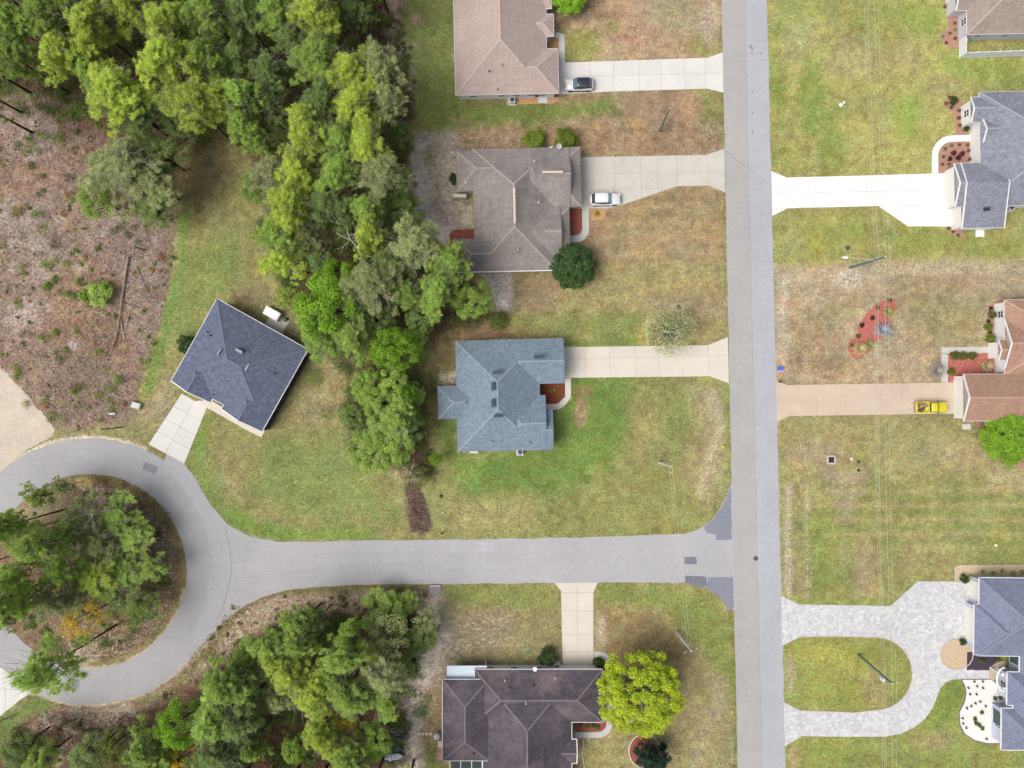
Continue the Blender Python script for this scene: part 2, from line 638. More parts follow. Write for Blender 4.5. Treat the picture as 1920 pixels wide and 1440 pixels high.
# pink-brown house lot
region([(850, 186), (1050, 188), (1160, 178), (1160, 215), (1040, 232), (880, 240), (850, 215)], (116, 136, 52), 12, 9, 0.9, speck=0.05)
region([(1060, 60), (1130, 60), (1130, 116), (1062, 116)], (150, 156, 70), 14, 10, 0.9)
region(rect(1290, 60, 1356, 106), (142, 142, 72), 10, 10, 0.7, speck=0.1)
region(ell(1260, 30, 50, 26), (164, 158, 120), 16, 14, 0.8, speck=0.3)
region(ell(1330, 45, 14, 40), (182, 160, 138), 8, 8, 0.8, speck=0.5)
region(ell(1185, 60, 50, 28), (180, 142, 116), 16, 14, 0.8, speck=0.25)
region(ell(1150, 50, 10, 10), (146, 150, 70), 8, 6, 0.8)
region([(1070, -40), (1130, -40), (1130, 30), (1060, 40)], (106, 84, 62), 14, 10, 0.5)
region(rect(1310, 168, 1360, 240), (142, 144, 70), 10, 10, 0.8)
region(ell(1192, 231, 18, 6), (214, 176, 92), 6, 4, 0.85, speck=0.3)
region(ell(1113, 238, 12, 5), (206, 166, 92), 5, 4, 0.8, speck=0.3)
region(rect(1290, 235, 1358, 288), (170, 142, 112), 10, 10, 0.7, speck=0.4)
region(rect(1085, 245, 1150, 290), (160, 126, 96), 10, 8, 0.7, speck=0.4)
region(rect(860, 245, 980, 278), (160, 132, 100), 8, 8, 0.8, speck=0.45)
region([(720, -30), (760, -30), (750, 60), (725, 50)], (156, 118, 92), 8, 8, 0.7)
region(strip([(742, 0), (735, 60), (752, 100)], 16), (176, 164, 156), 8, 8, 0.6, speck=0.4)
for (x, y) in [(780, 38), (776, 85), (770, 130), (765, 160)]:
    region(ell(x, y, 11, 9), (174, 152, 128), 6, 5, 0.8, speck=0.5)
# island in the turning circle
region(ell(CX, CY, RI + 4, RI + 4, n=48), (136, 108, 84), 2, 1.5, speck=0.22)
region(strip([(CX + 150 * math.cos(t / 10), CY + 150 * math.sin(t / 10)) for t in range(-17, 20)], 44), (150, 124, 104), 12, 8, 0.8, speck=0.55)
region(strip([(CX + 174 * math.cos(t / 10), CY + 174 * math.sin(t / 10)) for t in range(-18, 20)], 14), (146, 136, 78), 6, 5, 0.85, speck=0.15)
region(ell(157, 905, 14, 9), (222, 186, 112), 5, 4, 0.9)
region(ell(160, 1222, 30, 18), (204, 186, 168), 6, 6, 0.95, speck=0.6)
region([(70, 1170), (240, 1160), (300, 1110), (320, 1150), (250, 1215), (150, 1235)], (148, 126, 92), 12, 10, 0.7, speck=0.5)
region([(0, 930), (130, 900), (120, 950), (20, 1010)], (158, 146, 110), 12, 10, 0.7, speck=0.3)
# pale crumbling edge of the turning circle
edge_o = [(CX + 251 * math.cos(math.radians(t)), CY + 251 * math.sin(math.radians(t))) for t in range(42, 150, 4)]
region(strip(edge_o, 7), (214, 196, 176), 2, 3, 0.9)
edge_n = [(CX + 251 * math.cos(math.radians(t)), CY + 251 * math.sin(math.radians(t))) for t in range(215, 298, 4)]
region(strip(edge_n, 7), (220, 206, 188), 2, 3, 0.9)
edge_i = [(CX + 182 * math.cos(math.radians(t)), CY + 182 * math.sin(math.radians(t))) for t in range(10, 120, 4)]
region(strip(edge_i, 7), (210, 190, 166), 2, 3, 0.8)
# south of the circle and the south wood
region([(400, 1180), (460, 1130), (560, 1106), (800, 1100), (800, 1150), (620, 1150), (520, 1170), (430, 1230), (330, 1300), (230, 1345), (200, 1330), (330, 1270)],
       (184, 160, 134), 9, 9, 0.9, speck=0.65)
region(strip([(250, 1322), (330, 1290), (400, 1210), (440, 1150), (500, 1110), (700, 1100), (810, 1098)], 14), (132, 130, 68), 5, 4, 0.85, speck=0.1)
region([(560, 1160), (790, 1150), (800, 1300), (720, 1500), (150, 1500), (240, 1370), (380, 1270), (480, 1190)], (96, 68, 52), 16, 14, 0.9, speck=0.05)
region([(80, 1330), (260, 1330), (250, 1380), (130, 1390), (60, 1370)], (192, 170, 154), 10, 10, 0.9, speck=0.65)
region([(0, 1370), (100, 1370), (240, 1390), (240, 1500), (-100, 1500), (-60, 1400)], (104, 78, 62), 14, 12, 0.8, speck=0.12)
region(ell(112, 1400, 10, 36, 10), (176, 162, 134), 6, 6, 0.8, speck=0.5)
region(ell(186, 1368, 20, 12), (186, 166, 150), 6, 6, 0.8, speck=0.5)
region([(0, 1345), (70, 1302), (112, 1320), (90, 1345), (60, 1340), (0, 1400)], (112, 134, 58), 8, 6, 0.9)
region(strip([(800, 1120), (830, 1190), (790, 1290), (765, 1380), (770, 1500)], 52), (196, 184, 176), 12, 12, 0.9, speck=0.7)
region(rect(690, 1360, 770, 1440), (100, 84, 78), 8, 8, 0.7, speck=0.4)
region([(790, 1290), (832, 1280), (832, 1400), (800, 1420)], (156, 136, 96), 10, 8, 0.8, speck=0.4)
region([(800, 1385), (832, 1400), (830, 1500), (800, 1500)], (118, 134, 56), 6, 6, 0.85)
region([(832, 1096), (1040, 1094), (1046, 1120), (1040, 1150), (840, 1130)], (138, 146, 68), 8, 6, 0.9, speck=0.15)
region([(845, 1145), (960, 1150), (960, 1210), (880, 1230), (830, 1240)], (162, 140, 112), 14, 12, 0.8, speck=0.5)
region(rect(960, 1150, 1050, 1245), (150, 140, 92), 14, 10, 0.8, speck=0.3)
region([(1118, 1094), (1280, 1096), (1340, 1120), (1372, 1160), (1378, 1300), (1330, 1240), (1240, 1150), (1120, 1130)], (134, 146, 62), 12, 10, 0.9, speck=0.05)
region([(1120, 1135), (1250, 1150), (1300, 1220), (1220, 1240), (1130, 1230)], (150, 126, 82), 14, 12, 0.85, speck=0.12)
region(ell(1127, 1185, 9, 34), (186, 166, 146), 6, 5, 0.8, speck=0.6)
region(strip([(1350, 1270), (1345, 1330), (1310, 1400), (1300, 1500)], 20), (166, 148, 116), 8, 8, 0.7, speck=0.4)
region(strip([(1376, 1160), (1382, 1440), (1384, 1600)], 9), (132, 134, 52), 4, 3, 0.9)
region(rect(1090, 1385, 1180, 1500), (146, 140, 80), 10, 10, 0.7, speck=0.1)
# road verges
region(strip([(1352, -200), (1356, 200), (1361, 500), (1364, 640)], 7), (124, 134, 54), 3, 3, 0.6)
region(strip([(1446, 410), (1450, 700)], 8), (124, 138, 52), 3, 3, 0.7)
region(strip([(1366, 720), (1370, 900)], 7), (128, 138, 56), 3, 3, 0.6)
# north-east lawns detail
for (x, y, rx_, ry_, c_) in [(1500, 40, 40, 60, (176, 172, 112)), (1730, 30, 40, 28, (146, 166, 62)), (1700, 220, 22, 40, (156, 176, 60)), (1520, 180, 24, 70, (132, 154, 60)),
                             (1560, 260, 26, 60, (138, 156, 64)), (1600, 110, 50, 40, (172, 160, 104)), (1800, 120, 60, 26, (148, 162, 62)), (1880, 130, 50, 26, (146, 160, 62)),
                             (1700, 110, 30, 26, (172, 158, 104)), (1470, 300, 24, 20, (142, 152, 64)), (1460, 130, 12, 100, (136, 156, 58)), (1560, 440, 60, 26, (158, 162, 66)),
                             (1480, 460, 30, 26, (168, 164, 92)), (1720, 450, 50, 24, (146, 158, 62)), (1880, 470, 60, 20, (150, 158, 66)), (1500, 20, 50, 30, (150, 160, 76)),
                             (1640, 30, 50, 30, (158, 164, 78)), (1530, 462, 14, 16, (176, 172, 56)), (1480, 100, 26, 40, (168, 160, 98)), (1645, 300, 40, 26, (160, 156, 84)),
                             (1770, 160, 24, 30, (166, 152, 98)), (1590, 350, 80, 20, (156, 158, 76)), (1810, 440, 40, 10, (152, 162, 66))]:
    region(ell(x, y, rx_, ry_), c_, 14, 14, 0.8)
region([(1452, 505), (1700, 488), (1920, 486), (1920, 512), (1700, 515), (1600, 530), (1460, 530)], (184, 166, 134), 8, 8, 0.8, speck=0.4)
region(ell(1590, 525, 26, 18), (198, 182, 166), 8, 8, 0.8, speck=0.6)
region(strip([(1474, 525), (1466, 590), (1472, 640), (1466, 700)], 14), (200, 184, 164), 8, 7, 0.8, speck=0.5)
region(ell(1520, 680, 30, 24), (150, 122, 92), 14, 12, 0.6, speck=0.1)
region(ell(1560, 590, 50, 20, -25), (150, 140, 86), 16, 14, 0.7)
region([(1700, 540), (1860, 560), (1840, 640), (1740, 650)], (158, 148, 96), 20, 16, 0.7, speck=0.06)
region(rect(1480, 600, 1580, 700), (164, 142, 106), 20, 16, 0.7, speck=0.18)
# lot south of the tan drive
region(rect(1456, 795, 1600, 900), (158, 146, 92), 14, 12, 0.7, speck=0.1)
region(ell(1530, 850, 50, 26), (166, 142, 112), 14, 12, 0.8, speck=0.25)
region(strip([(1481, 905), (1476, 980), (1480, 1060), (1478, 1120)], 14), (188, 170, 150), 5, 7, 0.8, speck=0.55)
region(strip([(1515, 905), (1512, 980), (1515, 1060), (1512, 1120)], 12), (184, 164, 144), 5, 7, 0.8, speck=0.5)
region(strip([(1496, 900), (1496, 1110)], 18), (146, 132, 92), 6, 6, 0.7, speck=0.25)
region([(1550, 885), (1620, 880), (1620, 900), (1600, 960), (1575, 980), (1560, 930)], (172, 152, 128), 10, 12, 0.7, speck=0.5)
region(strip([(1530, 960), (1545, 1110)], 60), (134, 148, 60), 14, 10, 0.75)
region([(1605, 1010), (1640, 1000), (1645, 1120), (1605, 1115)], (170, 146, 108), 8, 7, 0.8, speck=0.25)
region(ell(1800, 850, 70, 24), (176, 160, 118), 14, 14, 0.8, speck=0.3)
region(rect(1850, 880, 1990, 915), (184, 166, 128), 12, 10, 0.7, speck=0.45)
region(rect(1650, 800, 1760, 880), (162, 156, 102), 20, 16, 0.6)
region([(1700, 1000), (1790, 1010), (1780, 1080), (1690, 1070)], (166, 150, 100), 14, 14, 0.6, speck=0.1)
region(rect(1850, 1000, 1990, 1058), (140, 150, 66), 16, 10, 0.7)
for k_ in range(10):       # mowing lines
    yy = 905 + k_ * 13.5
    region(strip([(1530 + 14 * (k_ % 3), yy + 3), (2060, yy)], 5), (176, 168, 104) if k_ % 2 else (130, 146, 64), 3, 2.2, 0.55)
for k_ in range(9):
    yy = 372 + k_ * 14
    region(strip([(1130 + k_ * 3, yy + 8), (1240, yy), (1356, yy + 6)], 5), (172, 148, 100) if k_ % 2 else (140, 124, 78), 3, 2.5, 0.6)
for k_ in range(4):
    yy = 228 + k_ * 16
    region(strip([(1060, yy + 3), (1350, yy)], 5), (150, 124, 84), 3, 3, 0.4)
region(ell(1590, 1265, 100, 60), (150, 156, 62), 20, 14, 0.8)
region(ell(1545, 1230, 60, 26), (164, 162, 58), 14, 12, 0.8)
region(ell(1640, 1290, 24, 40), (168, 144, 100), 12, 12, 0.6, speck=0.15)
region(ell(1482, 1265, 8, 40), (186, 172, 136), 6, 6, 0.7, speck=0.5)
region(ell(1488, 1425, 10, 30), (176, 156, 118), 6, 6, 0.7, speck=0.4)
region(ell(1745, 1385, 40, 20), (172, 148, 108), 12, 12, 0.6)
region(ell(1560, 1410, 40, 20), (140, 158, 52), 12, 12, 0.7)
region([(1760, 1290), (1775, 1280), (1800, 1280), (1808, 1300), (1796, 1340), (1770, 1360), (1720, 1385)], (126, 148, 52), 10, 8, 0.8)

W5 = fbm(PX + 7000, PY + 3000, 34, 61, 4)
GC *= (1 + 0.12 * W3[..., None] + 0.16 * W1[..., None] + 0.20 * W2[..., None] + 0.16 * W4[..., None])
GC *= 1 + W5[..., None] * np.array([0.16, 0.02, -0.10])          # straw to green mottling
lum = GC.mean(-1, keepdims=True)
GC = (lum * 0.15 + GC * 0.85) * np.array([1.0, 1.0, 0.93])
# far-off ground: soft mixture of woods and lawns
far = np.clip((np.maximum(np.abs(GX) / 84, np.abs(GY) / 64) - 1.05) * 4, 0, 1)
fw = fbm(GX + 9000, GY + 9000, 160, 77)
fc = np.where(fw[..., None] > 0.0, clin((92, 96, 62)), clin((146, 142, 88)))
GC = GC * (1 - far[..., None]) + fc * far[..., None]
GC = np.clip(GC, 0.01, 0.9)


def grid_mesh(name, XX, YY, cols, speck, m):
    ny, nx = XX.shape
    vs = np.stack([XX, YY, np.zeros_like(XX)], -1).reshape(-1, 3)
    idx = np.arange(nx * ny).reshape(ny, nx)
    q = np.stack([idx[:-1, :-1], idx[:-1, 1:], idx[1:, 1:], idx[1:, :-1]], -1).reshape(-1, 4)
    me = bpy.data.meshes.new(name)
    me.vertices.add(len(vs))
    me.vertices.foreach_set('co', vs.astype(np.float32).ravel())
    me.loops.add(q.size)
    me.loops.foreach_set('vertex_index', q.astype(np.int32).ravel())
    me.polygons.add(len(q))
    me.polygons.foreach_set('loop_start', np.arange(0, q.size, 4, dtype=np.int32))
    me.polygons.foreach_set('loop_total', np.full(len(q), 4, dtype=np.int32))
    at = me.color_attributes.new('Col', 'FLOAT_COLOR', 'POINT')
    rgba = np.concatenate([cols.reshape(-1, 3), speck.reshape(-1, 1)], -1)
    at.data.foreach_set('color', rgba.astype(np.float32).ravel())
    me.materials.append(m)
    me.update()
    o = bpy.data.objects.new(name, me)
    return link(o)


def ground_mat():
    m, nt, b = new_mat('lawn_soil')
    pos = geo_pos(nt)
    at = nt.nodes.new('ShaderNodeAttribute')
    at.attribute_name = 'Col'
    c = at.outputs['Color']
    n1 = tex_noise(nt, pos, 3.4, 5, 0.78)
    n2 = tex_noise(nt, pos, 0.8, 4, 0.65)
    n3 = tex_noise(nt, pos, 9.0, 3, 0.7)
    # green / straw variation of the turf
    hue = nt.nodes.new('ShaderNodeHueSaturation')
    nt.links.new(c, hue.inputs['Color'])
    nt.links.new(maprange(nt, n2, 0.35, 0.65, 0.475, 0.525), hue.inputs['Hue'])
    nt.links.new(maprange(nt, n1, 0.35, 0.65, 0.7, 1.15), hue.inputs['Saturation'])
    c = hue.outputs[0]
    c = scalecol(nt, c, maprange(nt, n1, 0.35, 0.65, 0.62, 1.42))
    c = scalecol(nt, c, maprange(nt, n3, 0.35, 0.65, 0.78, 1.24))
    c = scalecol(nt, c, maprange(nt, n2, 0.35, 0.65, 0.86, 1.14))
    nw = tex_noise(nt, pos, 2.2, 4, 0.7)
    c = scalecol(nt, c, maprange(nt, nw, 0.4, 0.66, 0.92, 1.28))
    # pale sand grains, thicker where the turf is thin
    ns = tex_noise(nt, pos, 2.0, 4, 0.8)
    th = mathn(nt, 'SUBTRACT', 0.69, mathn(nt, "MULTIPLY", at.outputs['Alpha'], 0.30))
    f = mathn(nt, 'MULTIPLY', mathn(nt, 'SUBTRACT', ns, th), 15.0)
    cl = nt.nodes.new('ShaderNodeClamp')
    nt.links.new(f, cl.inputs[0])
    c = mix(nt, mathn(nt, 'MULTIPLY', cl.outputs[0], 0.85), c, C(236, 224, 208))
    # dark litter spots
    nd = tex_noise(nt, pos, 4.4, 3, 0.8)
    f = maprange(nt, nd, 0.62, 0.74, 0, 0.55)
    c = mix(nt, f, c, C(92, 84, 56))
    nt.links.new(c, b.inputs['Base Color'])
    b.inputs['Roughness'].default_value = 0.95
    b.inputs['Specular IOR Level'].default_value = 0.1
    bp = nt.nodes.new('ShaderNodeBump')
    bp.inputs['Strength'].default_value = 0.6
    bp.inputs['Distance'].default_value = 0.08
    nt.links.new(n1, bp.inputs['Height'])
    nt.links.new(bp.outputs[0], b.inputs['Normal'])
    return m


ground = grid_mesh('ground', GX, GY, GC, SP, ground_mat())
tag(ground, kind='structure')


def gcol(xw, yw):
    c_ = np.clip(np.searchsorted(gx, xw), 0, len(gx) - 1)
    r_ = np.clip(np.searchsorted(gy, yw), 0, len(gy) - 1)
    return GC[r_, c_]


# ------------------------------------------------------------------ roads
def asphalt(name, col, crack=0.12):
    m, nt, b = new_mat(name)
    pos = geo_pos(nt)
    c = scalecol(nt, col, maprange(nt, tex_noise(nt, pos, 7, 4, 0.8), 0.34, 0.66, 0.92, 1.08))
    c = scalecol(nt, c, maprange(nt, tex_noise(nt, pos, 1.3, 5, 0.75), 0.34, 0.66, 0.94, 1.05))
    c = scalecol(nt, c, maprange(nt, tex_noise(nt, pos, 0.15, 4, 0.6), 0.3, 0.7, 0.94, 1.06))
    for sc in ((1.6, 0.05, 1.0), (0.05, 1.6, 1.0)):
        mp = nt.nodes.new('ShaderNodeMapping')
        mp.inputs['Scale'].default_value = sc
        nt.links.new(pos, mp.inputs['Vector'])
        c = scalecol(nt, c, maprange(nt, tex_noise(nt, mp.outputs[0], 1.0, 3, 0.6), 0.35, 0.65, 0.985, 1.012))
    c = mix(nt, maprange(nt, tex_noise(nt, pos, 0.6, 5, 0.8), 0.60, 0.75, 0, 0.35), c, C(205, 200, 194))
    n = tex_noise(nt, pos, 0.5, 6, 0.75)
    d = mathn(nt, 'ABSOLUTE', mathn(nt, 'SUBTRACT', n, 0.5), 0)
    c = scalecol(nt, c, maprange(nt, d, 0.0, 0.008, 1 - crack, 1.0))
    nt.links.new(c, b.inputs['Base Color'])
    b.inputs['Roughness'].default_value = 0.9
    b.inputs['Specular IOR Level'].default_value = 0.25
    return m


M_asph = asphalt('asphalt_old', C(176, 175, 178), 0.14)
M_asphL = asphalt('asphalt_west_lane', C(178, 176, 176), 0.06)
M_asphR = asphalt('asphalt_east_lane', C(181, 182, 190), 0.05)
M_asph2 = asphalt('asphalt_side', C(182, 181, 185), 0.12)
M_patch = asphalt('asphalt_patch', C(140, 144, 158), 0.04)
M_patchd = asphalt('asphalt_patch_dark', C(126, 128, 142), 0.02)


def jag(pts, step=10, amp=1.2, seed=3):
    rr = random.Random(seed)
    out = []
    for i in range(len(pts)):
        p, q = pts[i], pts[(i + 1) % len(pts)]
        n = max(1, int(math.hypot(q[0] - p[0], q[1] - p[1]) / step))
        for k in range(n):
            t = k / n
            out.append((p[0] + (q[0] - p[0]) * t + (rr.uniform(-amp, amp) if k else 0), p[1] + (q[1] - p[1]) * t + (rr.uniform(-amp, amp) if k else 0)))
    return out


def sheet(name, pts, z, m, parent=None, kind='structure', depth=0.05):
    b = MB()
    b.prism([P2(*p) for p in pts], z - depth, z, bottom=False)
    o = b.build(name, m, parent)
    if kind:
        o['kind'] = kind
    return o


def xl(y):
    return 1353 + 30 * y / 1440


def xm(y):
    return 1396 + 33 * y / 1440


def xr(y):
    return 1438 + 35 * y / 1440


ys = list(range(-900, 2400, 20))
lane_w = [(xl(y) + R.uniform(-.7, .7), y) for y in ys] + [(xm(y), y) for y in ys[::-1]]
lane_e = [(xm(y) + 0.35, y) for y in ys] + [(xr(y) + R.uniform(-.7, .7), y) for y in ys[::-1]]
main = MB()
main.prism([P2(*p) for p in lane_w], -0.03, 0.024, bottom=False)
road = main.build('road', M_asphL)
tag(road, kind='structure')
b_ = MB()
b_.prism([P2(*p) for p in lane_e], -0.03, 0.034, bottom=False)
b_.build('overlay_lane', M_asphR, road)

# turning circle + side road as one outline, with a hole -> ring built from quads
ring = MB()
n = 120
inner = [(CX + (RI + R.uniform(-1.3, 1.3)) * math.cos(2 * math.pi * i / n), CY + (RI + R.uniform(-1.3, 1.3)) * math.sin(2 * math.pi * i / n)) for i in range(n)]
outer = [(CX + (RO + R.uniform(-1.8, 1.8)) * math.cos(2 * math.pi * i / n), CY + (RO + R.uniform(-1.8, 1.8)) * math.sin(2 * math.pi * i / n)) for i in range(n)]
vs = [P(x, y, 0) for x, y in inner] + [P(x, y, 0) for x, y in outer]
vs = [(x, y, 0.020) for x, y, z in vs]
ring.add(vs, [(i, i + n, (i + 1) % n + n, (i + 1) % n) for i in range(n)])
ring_o = tag(ring.build('turning_circle', M_asph), kind='structure')
side = [(312, 851), (345, 868), (370, 903), (396, 948), (428, 985), (470, 1006), (520, 1016), (700, 1013), (900, 1011), (1100, 1007), (1285, 1001), (1310, 992), (1335, 975), (1355, 945), (1371, 908),
        (xl(908) + 1.5, 908), (xl(1146) + 1.5, 1146), (1373, 1142), (1352, 1120), (1325, 1102), (1295, 1093), (1200, 1092), (900, 1094), (700, 1096), (600, 1100), (540, 1106), (490, 1120), (450, 1142), (420, 1165), (395, 1192), (375, 1212), (355, 1200), (385, 1130), (398, 1050), (385, 980), (345, 915), (305, 872)]
sheet('side_road', jag(side, 14, 0.9), 0.028, M_asph2)

# asphalt repairs (parts of the road)
sr = bpy.data.objects['side_road']
for pts, m in [([(1371, 912), (1356, 946), (1338, 972), (1320, 988), (1324, 1000), (1342, 1002), (1343, 1012), (1372, 1012)], M_patch),
               ([(1327, 1082), (1374, 1082), (1376, 1140), (1366, 1146), (1352, 1121), (1325, 1103)], M_patch),
               ([(1284, 1079), (1324, 1081), (1326, 1100), (1312, 1101), (1284, 1092)], M_patchd),
               ([(1283, 1044), (1306, 1044), (1306, 1058), (1283, 1057)], M_patchd)]:
    b = MB()
    b.prism([P2(*p) for p in jag(pts, 4, 1.0)], 0.02, 0.0325, bottom=False)
    b.build('asphalt_repair', m, sr)
b = MB(); b.prism([P2(*p) for p in rect(898, 1016, 925, 1034)], 0.02, 0.0325, bottom=False)
b.build('asphalt_repair', asphalt('asphalt_pale_patch', C(190, 188, 194), 0.05), sr)
for pts in ([(272, 866), (297, 876), (291, 889), (267, 879)], [(130, 1270), (150, 1274), (148, 1291), (128, 1287)]):
    b = MB(); b.prism([P2(*p) for p in pts], 0.01, 0.0245, bottom=False)
    b.build('asphalt_repair', M_patch, ring_o)
# seam of old and new surface at the mouth of the circle
M_tar = mat('tar', C(146, 144, 148), 0.7)
b = MB(); b.prism([P2(*p) for p in strip([(422, 985), (432, 1030), (434, 1075), (424, 1120), (410, 1160)], 1.4)], 0.025, 0.0315, bottom=False)
b.build('tar_seam', M_tar, sr)
for pts in ([(440, 1084), (700, 1058), (900, 1052)], [(930, 1050), (1200, 1046)], [(560, 1040), (800, 1036)]):
    b = MB(); b.prism([P2(*p) for p in strip(jag(pts, 12, 1.2)[:max(3, len(jag(pts, 12, 1.2)) // 2)], 0.7)], 0.025, 0.0315, bottom=False)
    b.build('tar_seam', asphalt('worn_track', C(168, 166, 174), 0.0), sr)
for (x_, y_, r_) in [(1410, 92, .22), (1410, 100, .16), (1410, 135, .14), (1411, 173, .14), (1411, 212, .16), (1411, 248, .2), (1427, 100, .18), (1408, 87, .25), (1421, 285, .12)]:
    b = MB(); q_ = P(x_, y_); b.lathe((q_[0], q_[1], 0.03), [(r_, 0), (r_ * .9, 0.008)], 9)
    b.build('tar_spot', M_tar, road)
# manhole
mh = MB(); x, y, _ = P(1417, 1047); mh.lathe((x, y, 0.02), [(0.36, 0), (0.36, 0.022), (0.30, 0.024), (0.30, 0.020), (0.05, 0.020), (0.05, 0.024)], 20)
tag(mh.build('manhole_cover', mat('cast_iron', C(88, 84, 88), 0.6)), 'round dark iron manhole cover on the seam of the main road', 'manhole cover')

# ------------------------------------------------------------------ concrete drives made of slabs
def concrete(name, col, stain=0.05):
    m, nt, b = new_mat(name)
    pos = geo_pos(nt)
    oi = nt.nodes.new('ShaderNodeObjectInfo')
    c = scalecol(nt, col, maprange(nt, tex_noise(nt, pos, 5, 4, 0.7), 0.3, 0.7, 0.97, 1.03))
    c = scalecol(nt, c, maprange(nt, tex_noise(nt, pos, 0.5, 5, 0.7), 0.3, 0.7, 1 - stain, 1 + stain))
    c = scalecol(nt, c, maprange(nt, oi.outputs['Random'], 0, 1, 0.965, 1.03))
    n = tex_noise(nt, pos, 0.35, 7, 0.7)
    d = mathn(nt, 'ABSOLUTE', mathn(nt, 'SUBTRACT', n, 0.52), 0)
    c = scalecol(nt, c, maprange(nt, d, 0.0, 0.004, 1 - stain * 2.2, 1.0))
    c = scalecol(nt, c, maprange(nt, tex_noise(nt, pos, 1.4, 5, 0.8), 0.56, 0.72, 1.0, 1 - stain * 1.6))
    nt.links.new(c, b.inputs['Base Color'])
    b.inputs['Roughness'].default_value = 0.85
    b.inputs['Specular IOR Level'].default_value = 0.2
    return m


def clip_half(poly, a_, b_, c_):
    """keep a*x+b*y<=c"""
    out = []
    for i in range(len(poly)):
        p, q = poly[i], poly[(i + 1) % len(poly)]
        dp = a_ * p[0] + b_ * p[1] - c_
        dq = a_ * q[0] + b_ * q[1] - c_
        if dp <= 0:
            out.append(p)
        if (dp < 0 < dq) or (dq < 0 < dp):
            t = dp / (dp - dq)
            out.append((p[0] + (q[0] - p[0]) * t, p[1] + (q[1] - p[1]) * t))
    return out


def drive(name, poly, m, cutx=(), cuty=(), gap=0.28, z=0.055, ang=0.0, org=(0, 0)):
    """poly in photo pixels; joints at the given x and y lines in a frame turned by ang (deg) round org"""
    ca, sa = math.cos(math.radians(ang)), math.sin(math.radians(ang))
    loc = [((p[0] - org[0]) * ca + (p[1] - org[1]) * sa, -(p[0] - org[0]) * sa + (p[1] - org[1]) * ca) for p in poly]
    base = MB()
    base.prism([P2(*p) for p in poly], -0.05, z - 0.035, bottom=False)
    root = base.build(name, mat('joint_grey', C(200, 194, 184), 0.95), None)
    root['kind'] = 'structure'
    xs = [-1e5] + list(cutx) + [1e5]
    ysl = [-1e5] + list(cuty) + [1e5]
    for i in range(len(xs) - 1):
        for j in range(len(ysl) - 1):
            q = clip_half(loc, -1, 0, -(xs[i] + gap))
            q = clip_half(q, 1, 0, xs[i + 1] - gap) if len(q) > 2 else q
            q = clip_half(q, 0, -1, -(ysl[j] + gap)) if len(q) > 2 else q
            q = clip_half(q, 0, 1, ysl[j + 1] - gap) if len(q) > 2 else q
            if len(q) < 3:
                continue
            ar = abs(sum(q[k][0] * q[(k + 1) % len(q)][1] - q[(k + 1) % len(q)][0] * q[k][1] for k in range(len(q)))) / 2
            if ar < 12:
                continue
            w_ = [(p[0] * ca - p[1] * sa + org[0], p[0] * sa + p[1] * ca + org[1]) for p in q]
            b = MB()
            zz = z + R.uniform(-0.004, 0.004)
            b.prism([P2(*p) for p in w_], z - 0.05, zz, bottom=False)
            b.build('concrete_slab', m, root)
    return root


M_conc = concrete('concrete_pale', C(224, 222, 218))
M_conc2 = concrete('concrete_grey', C(206, 202, 194), 0.07)
M_conc3 = concrete('concrete_cream', C(222, 214, 202))
M_concw = concrete('concrete_white', C(243, 242, 241), 0.015)
M_conct = concrete('concrete_tan', C(212, 193, 174), 0.08)
M_walk = concrete('walk_grey', C(205, 205, 200))

T = -1.2
drive('driveway', [(1048, 118), (1327, 108.5), (1355, 98), (1356.5, 174), (1327, 166.5), (1150, 171.5), (1048, 177)], M_conc,
      [58, 102, 150, 191, 235, 274], [26], ang=T, org=(1048, 118))
drive('driveway', [(1089, 295), (1325, 290.5), (1358, 279), (1360, 361), (1328, 348), (1270, 349.5), (1205, 371), (1163, 386), (1140, 391), (1089, 391)], M_conc2,
      [23, 62, 112, 144, 180, 237], [32, 62], ang=T, org=(1089, 295))
drive('driveway', [(1056, 651), (1328, 647), (1364.5, 632), (1366.5, 719), (1331, 705.5), (1056, 708.5)], M_conc3,
      [41, 87, 134, 180, 224, 272], [22], ang=T, org=(1056, 651))
drive('driveway', [(341, 738), (388, 764), (346, 869), (279, 833)], M_conc, [27], [28, 56, 84], ang=29, org=(341, 738))
drive('driveway', [(1446, 321), (1475, 333), (1775, 325), (1812, 326), (1812, 425), (1702, 424.5), (1647, 386.5), (1476, 391), (1448, 405)], M_concw,
      [80, 178, 255, 330], [30, 58], gap=0.25, ang=T, org=(1446, 333))
drive('driveway', [(1455, 713), (1476, 722), (1796, 717), (1830, 717), (1830, 775), (1480, 780), (1457, 791)], M_conct,
      [20, 75, 130, 187, 236, 274, 314], [29], ang=-0.6, org=(1455, 722))
drive('driveway', [(1040, 1093), (1121, 1092), (1112.5, 1110), (1112.5, 1262), (1055.5, 1262), (1052, 1108)], M_conc3,
      [30], [18, 52, 97, 128], ang=0, org=(1053, 1093))
drive('driveway', [(-260, 1180), (0, 1250), (66, 1296), (38, 1312), (0, 1343), (-260, 1500)], M_conc, [-200, -100, -40, 10], [1292], org=(0, 0))

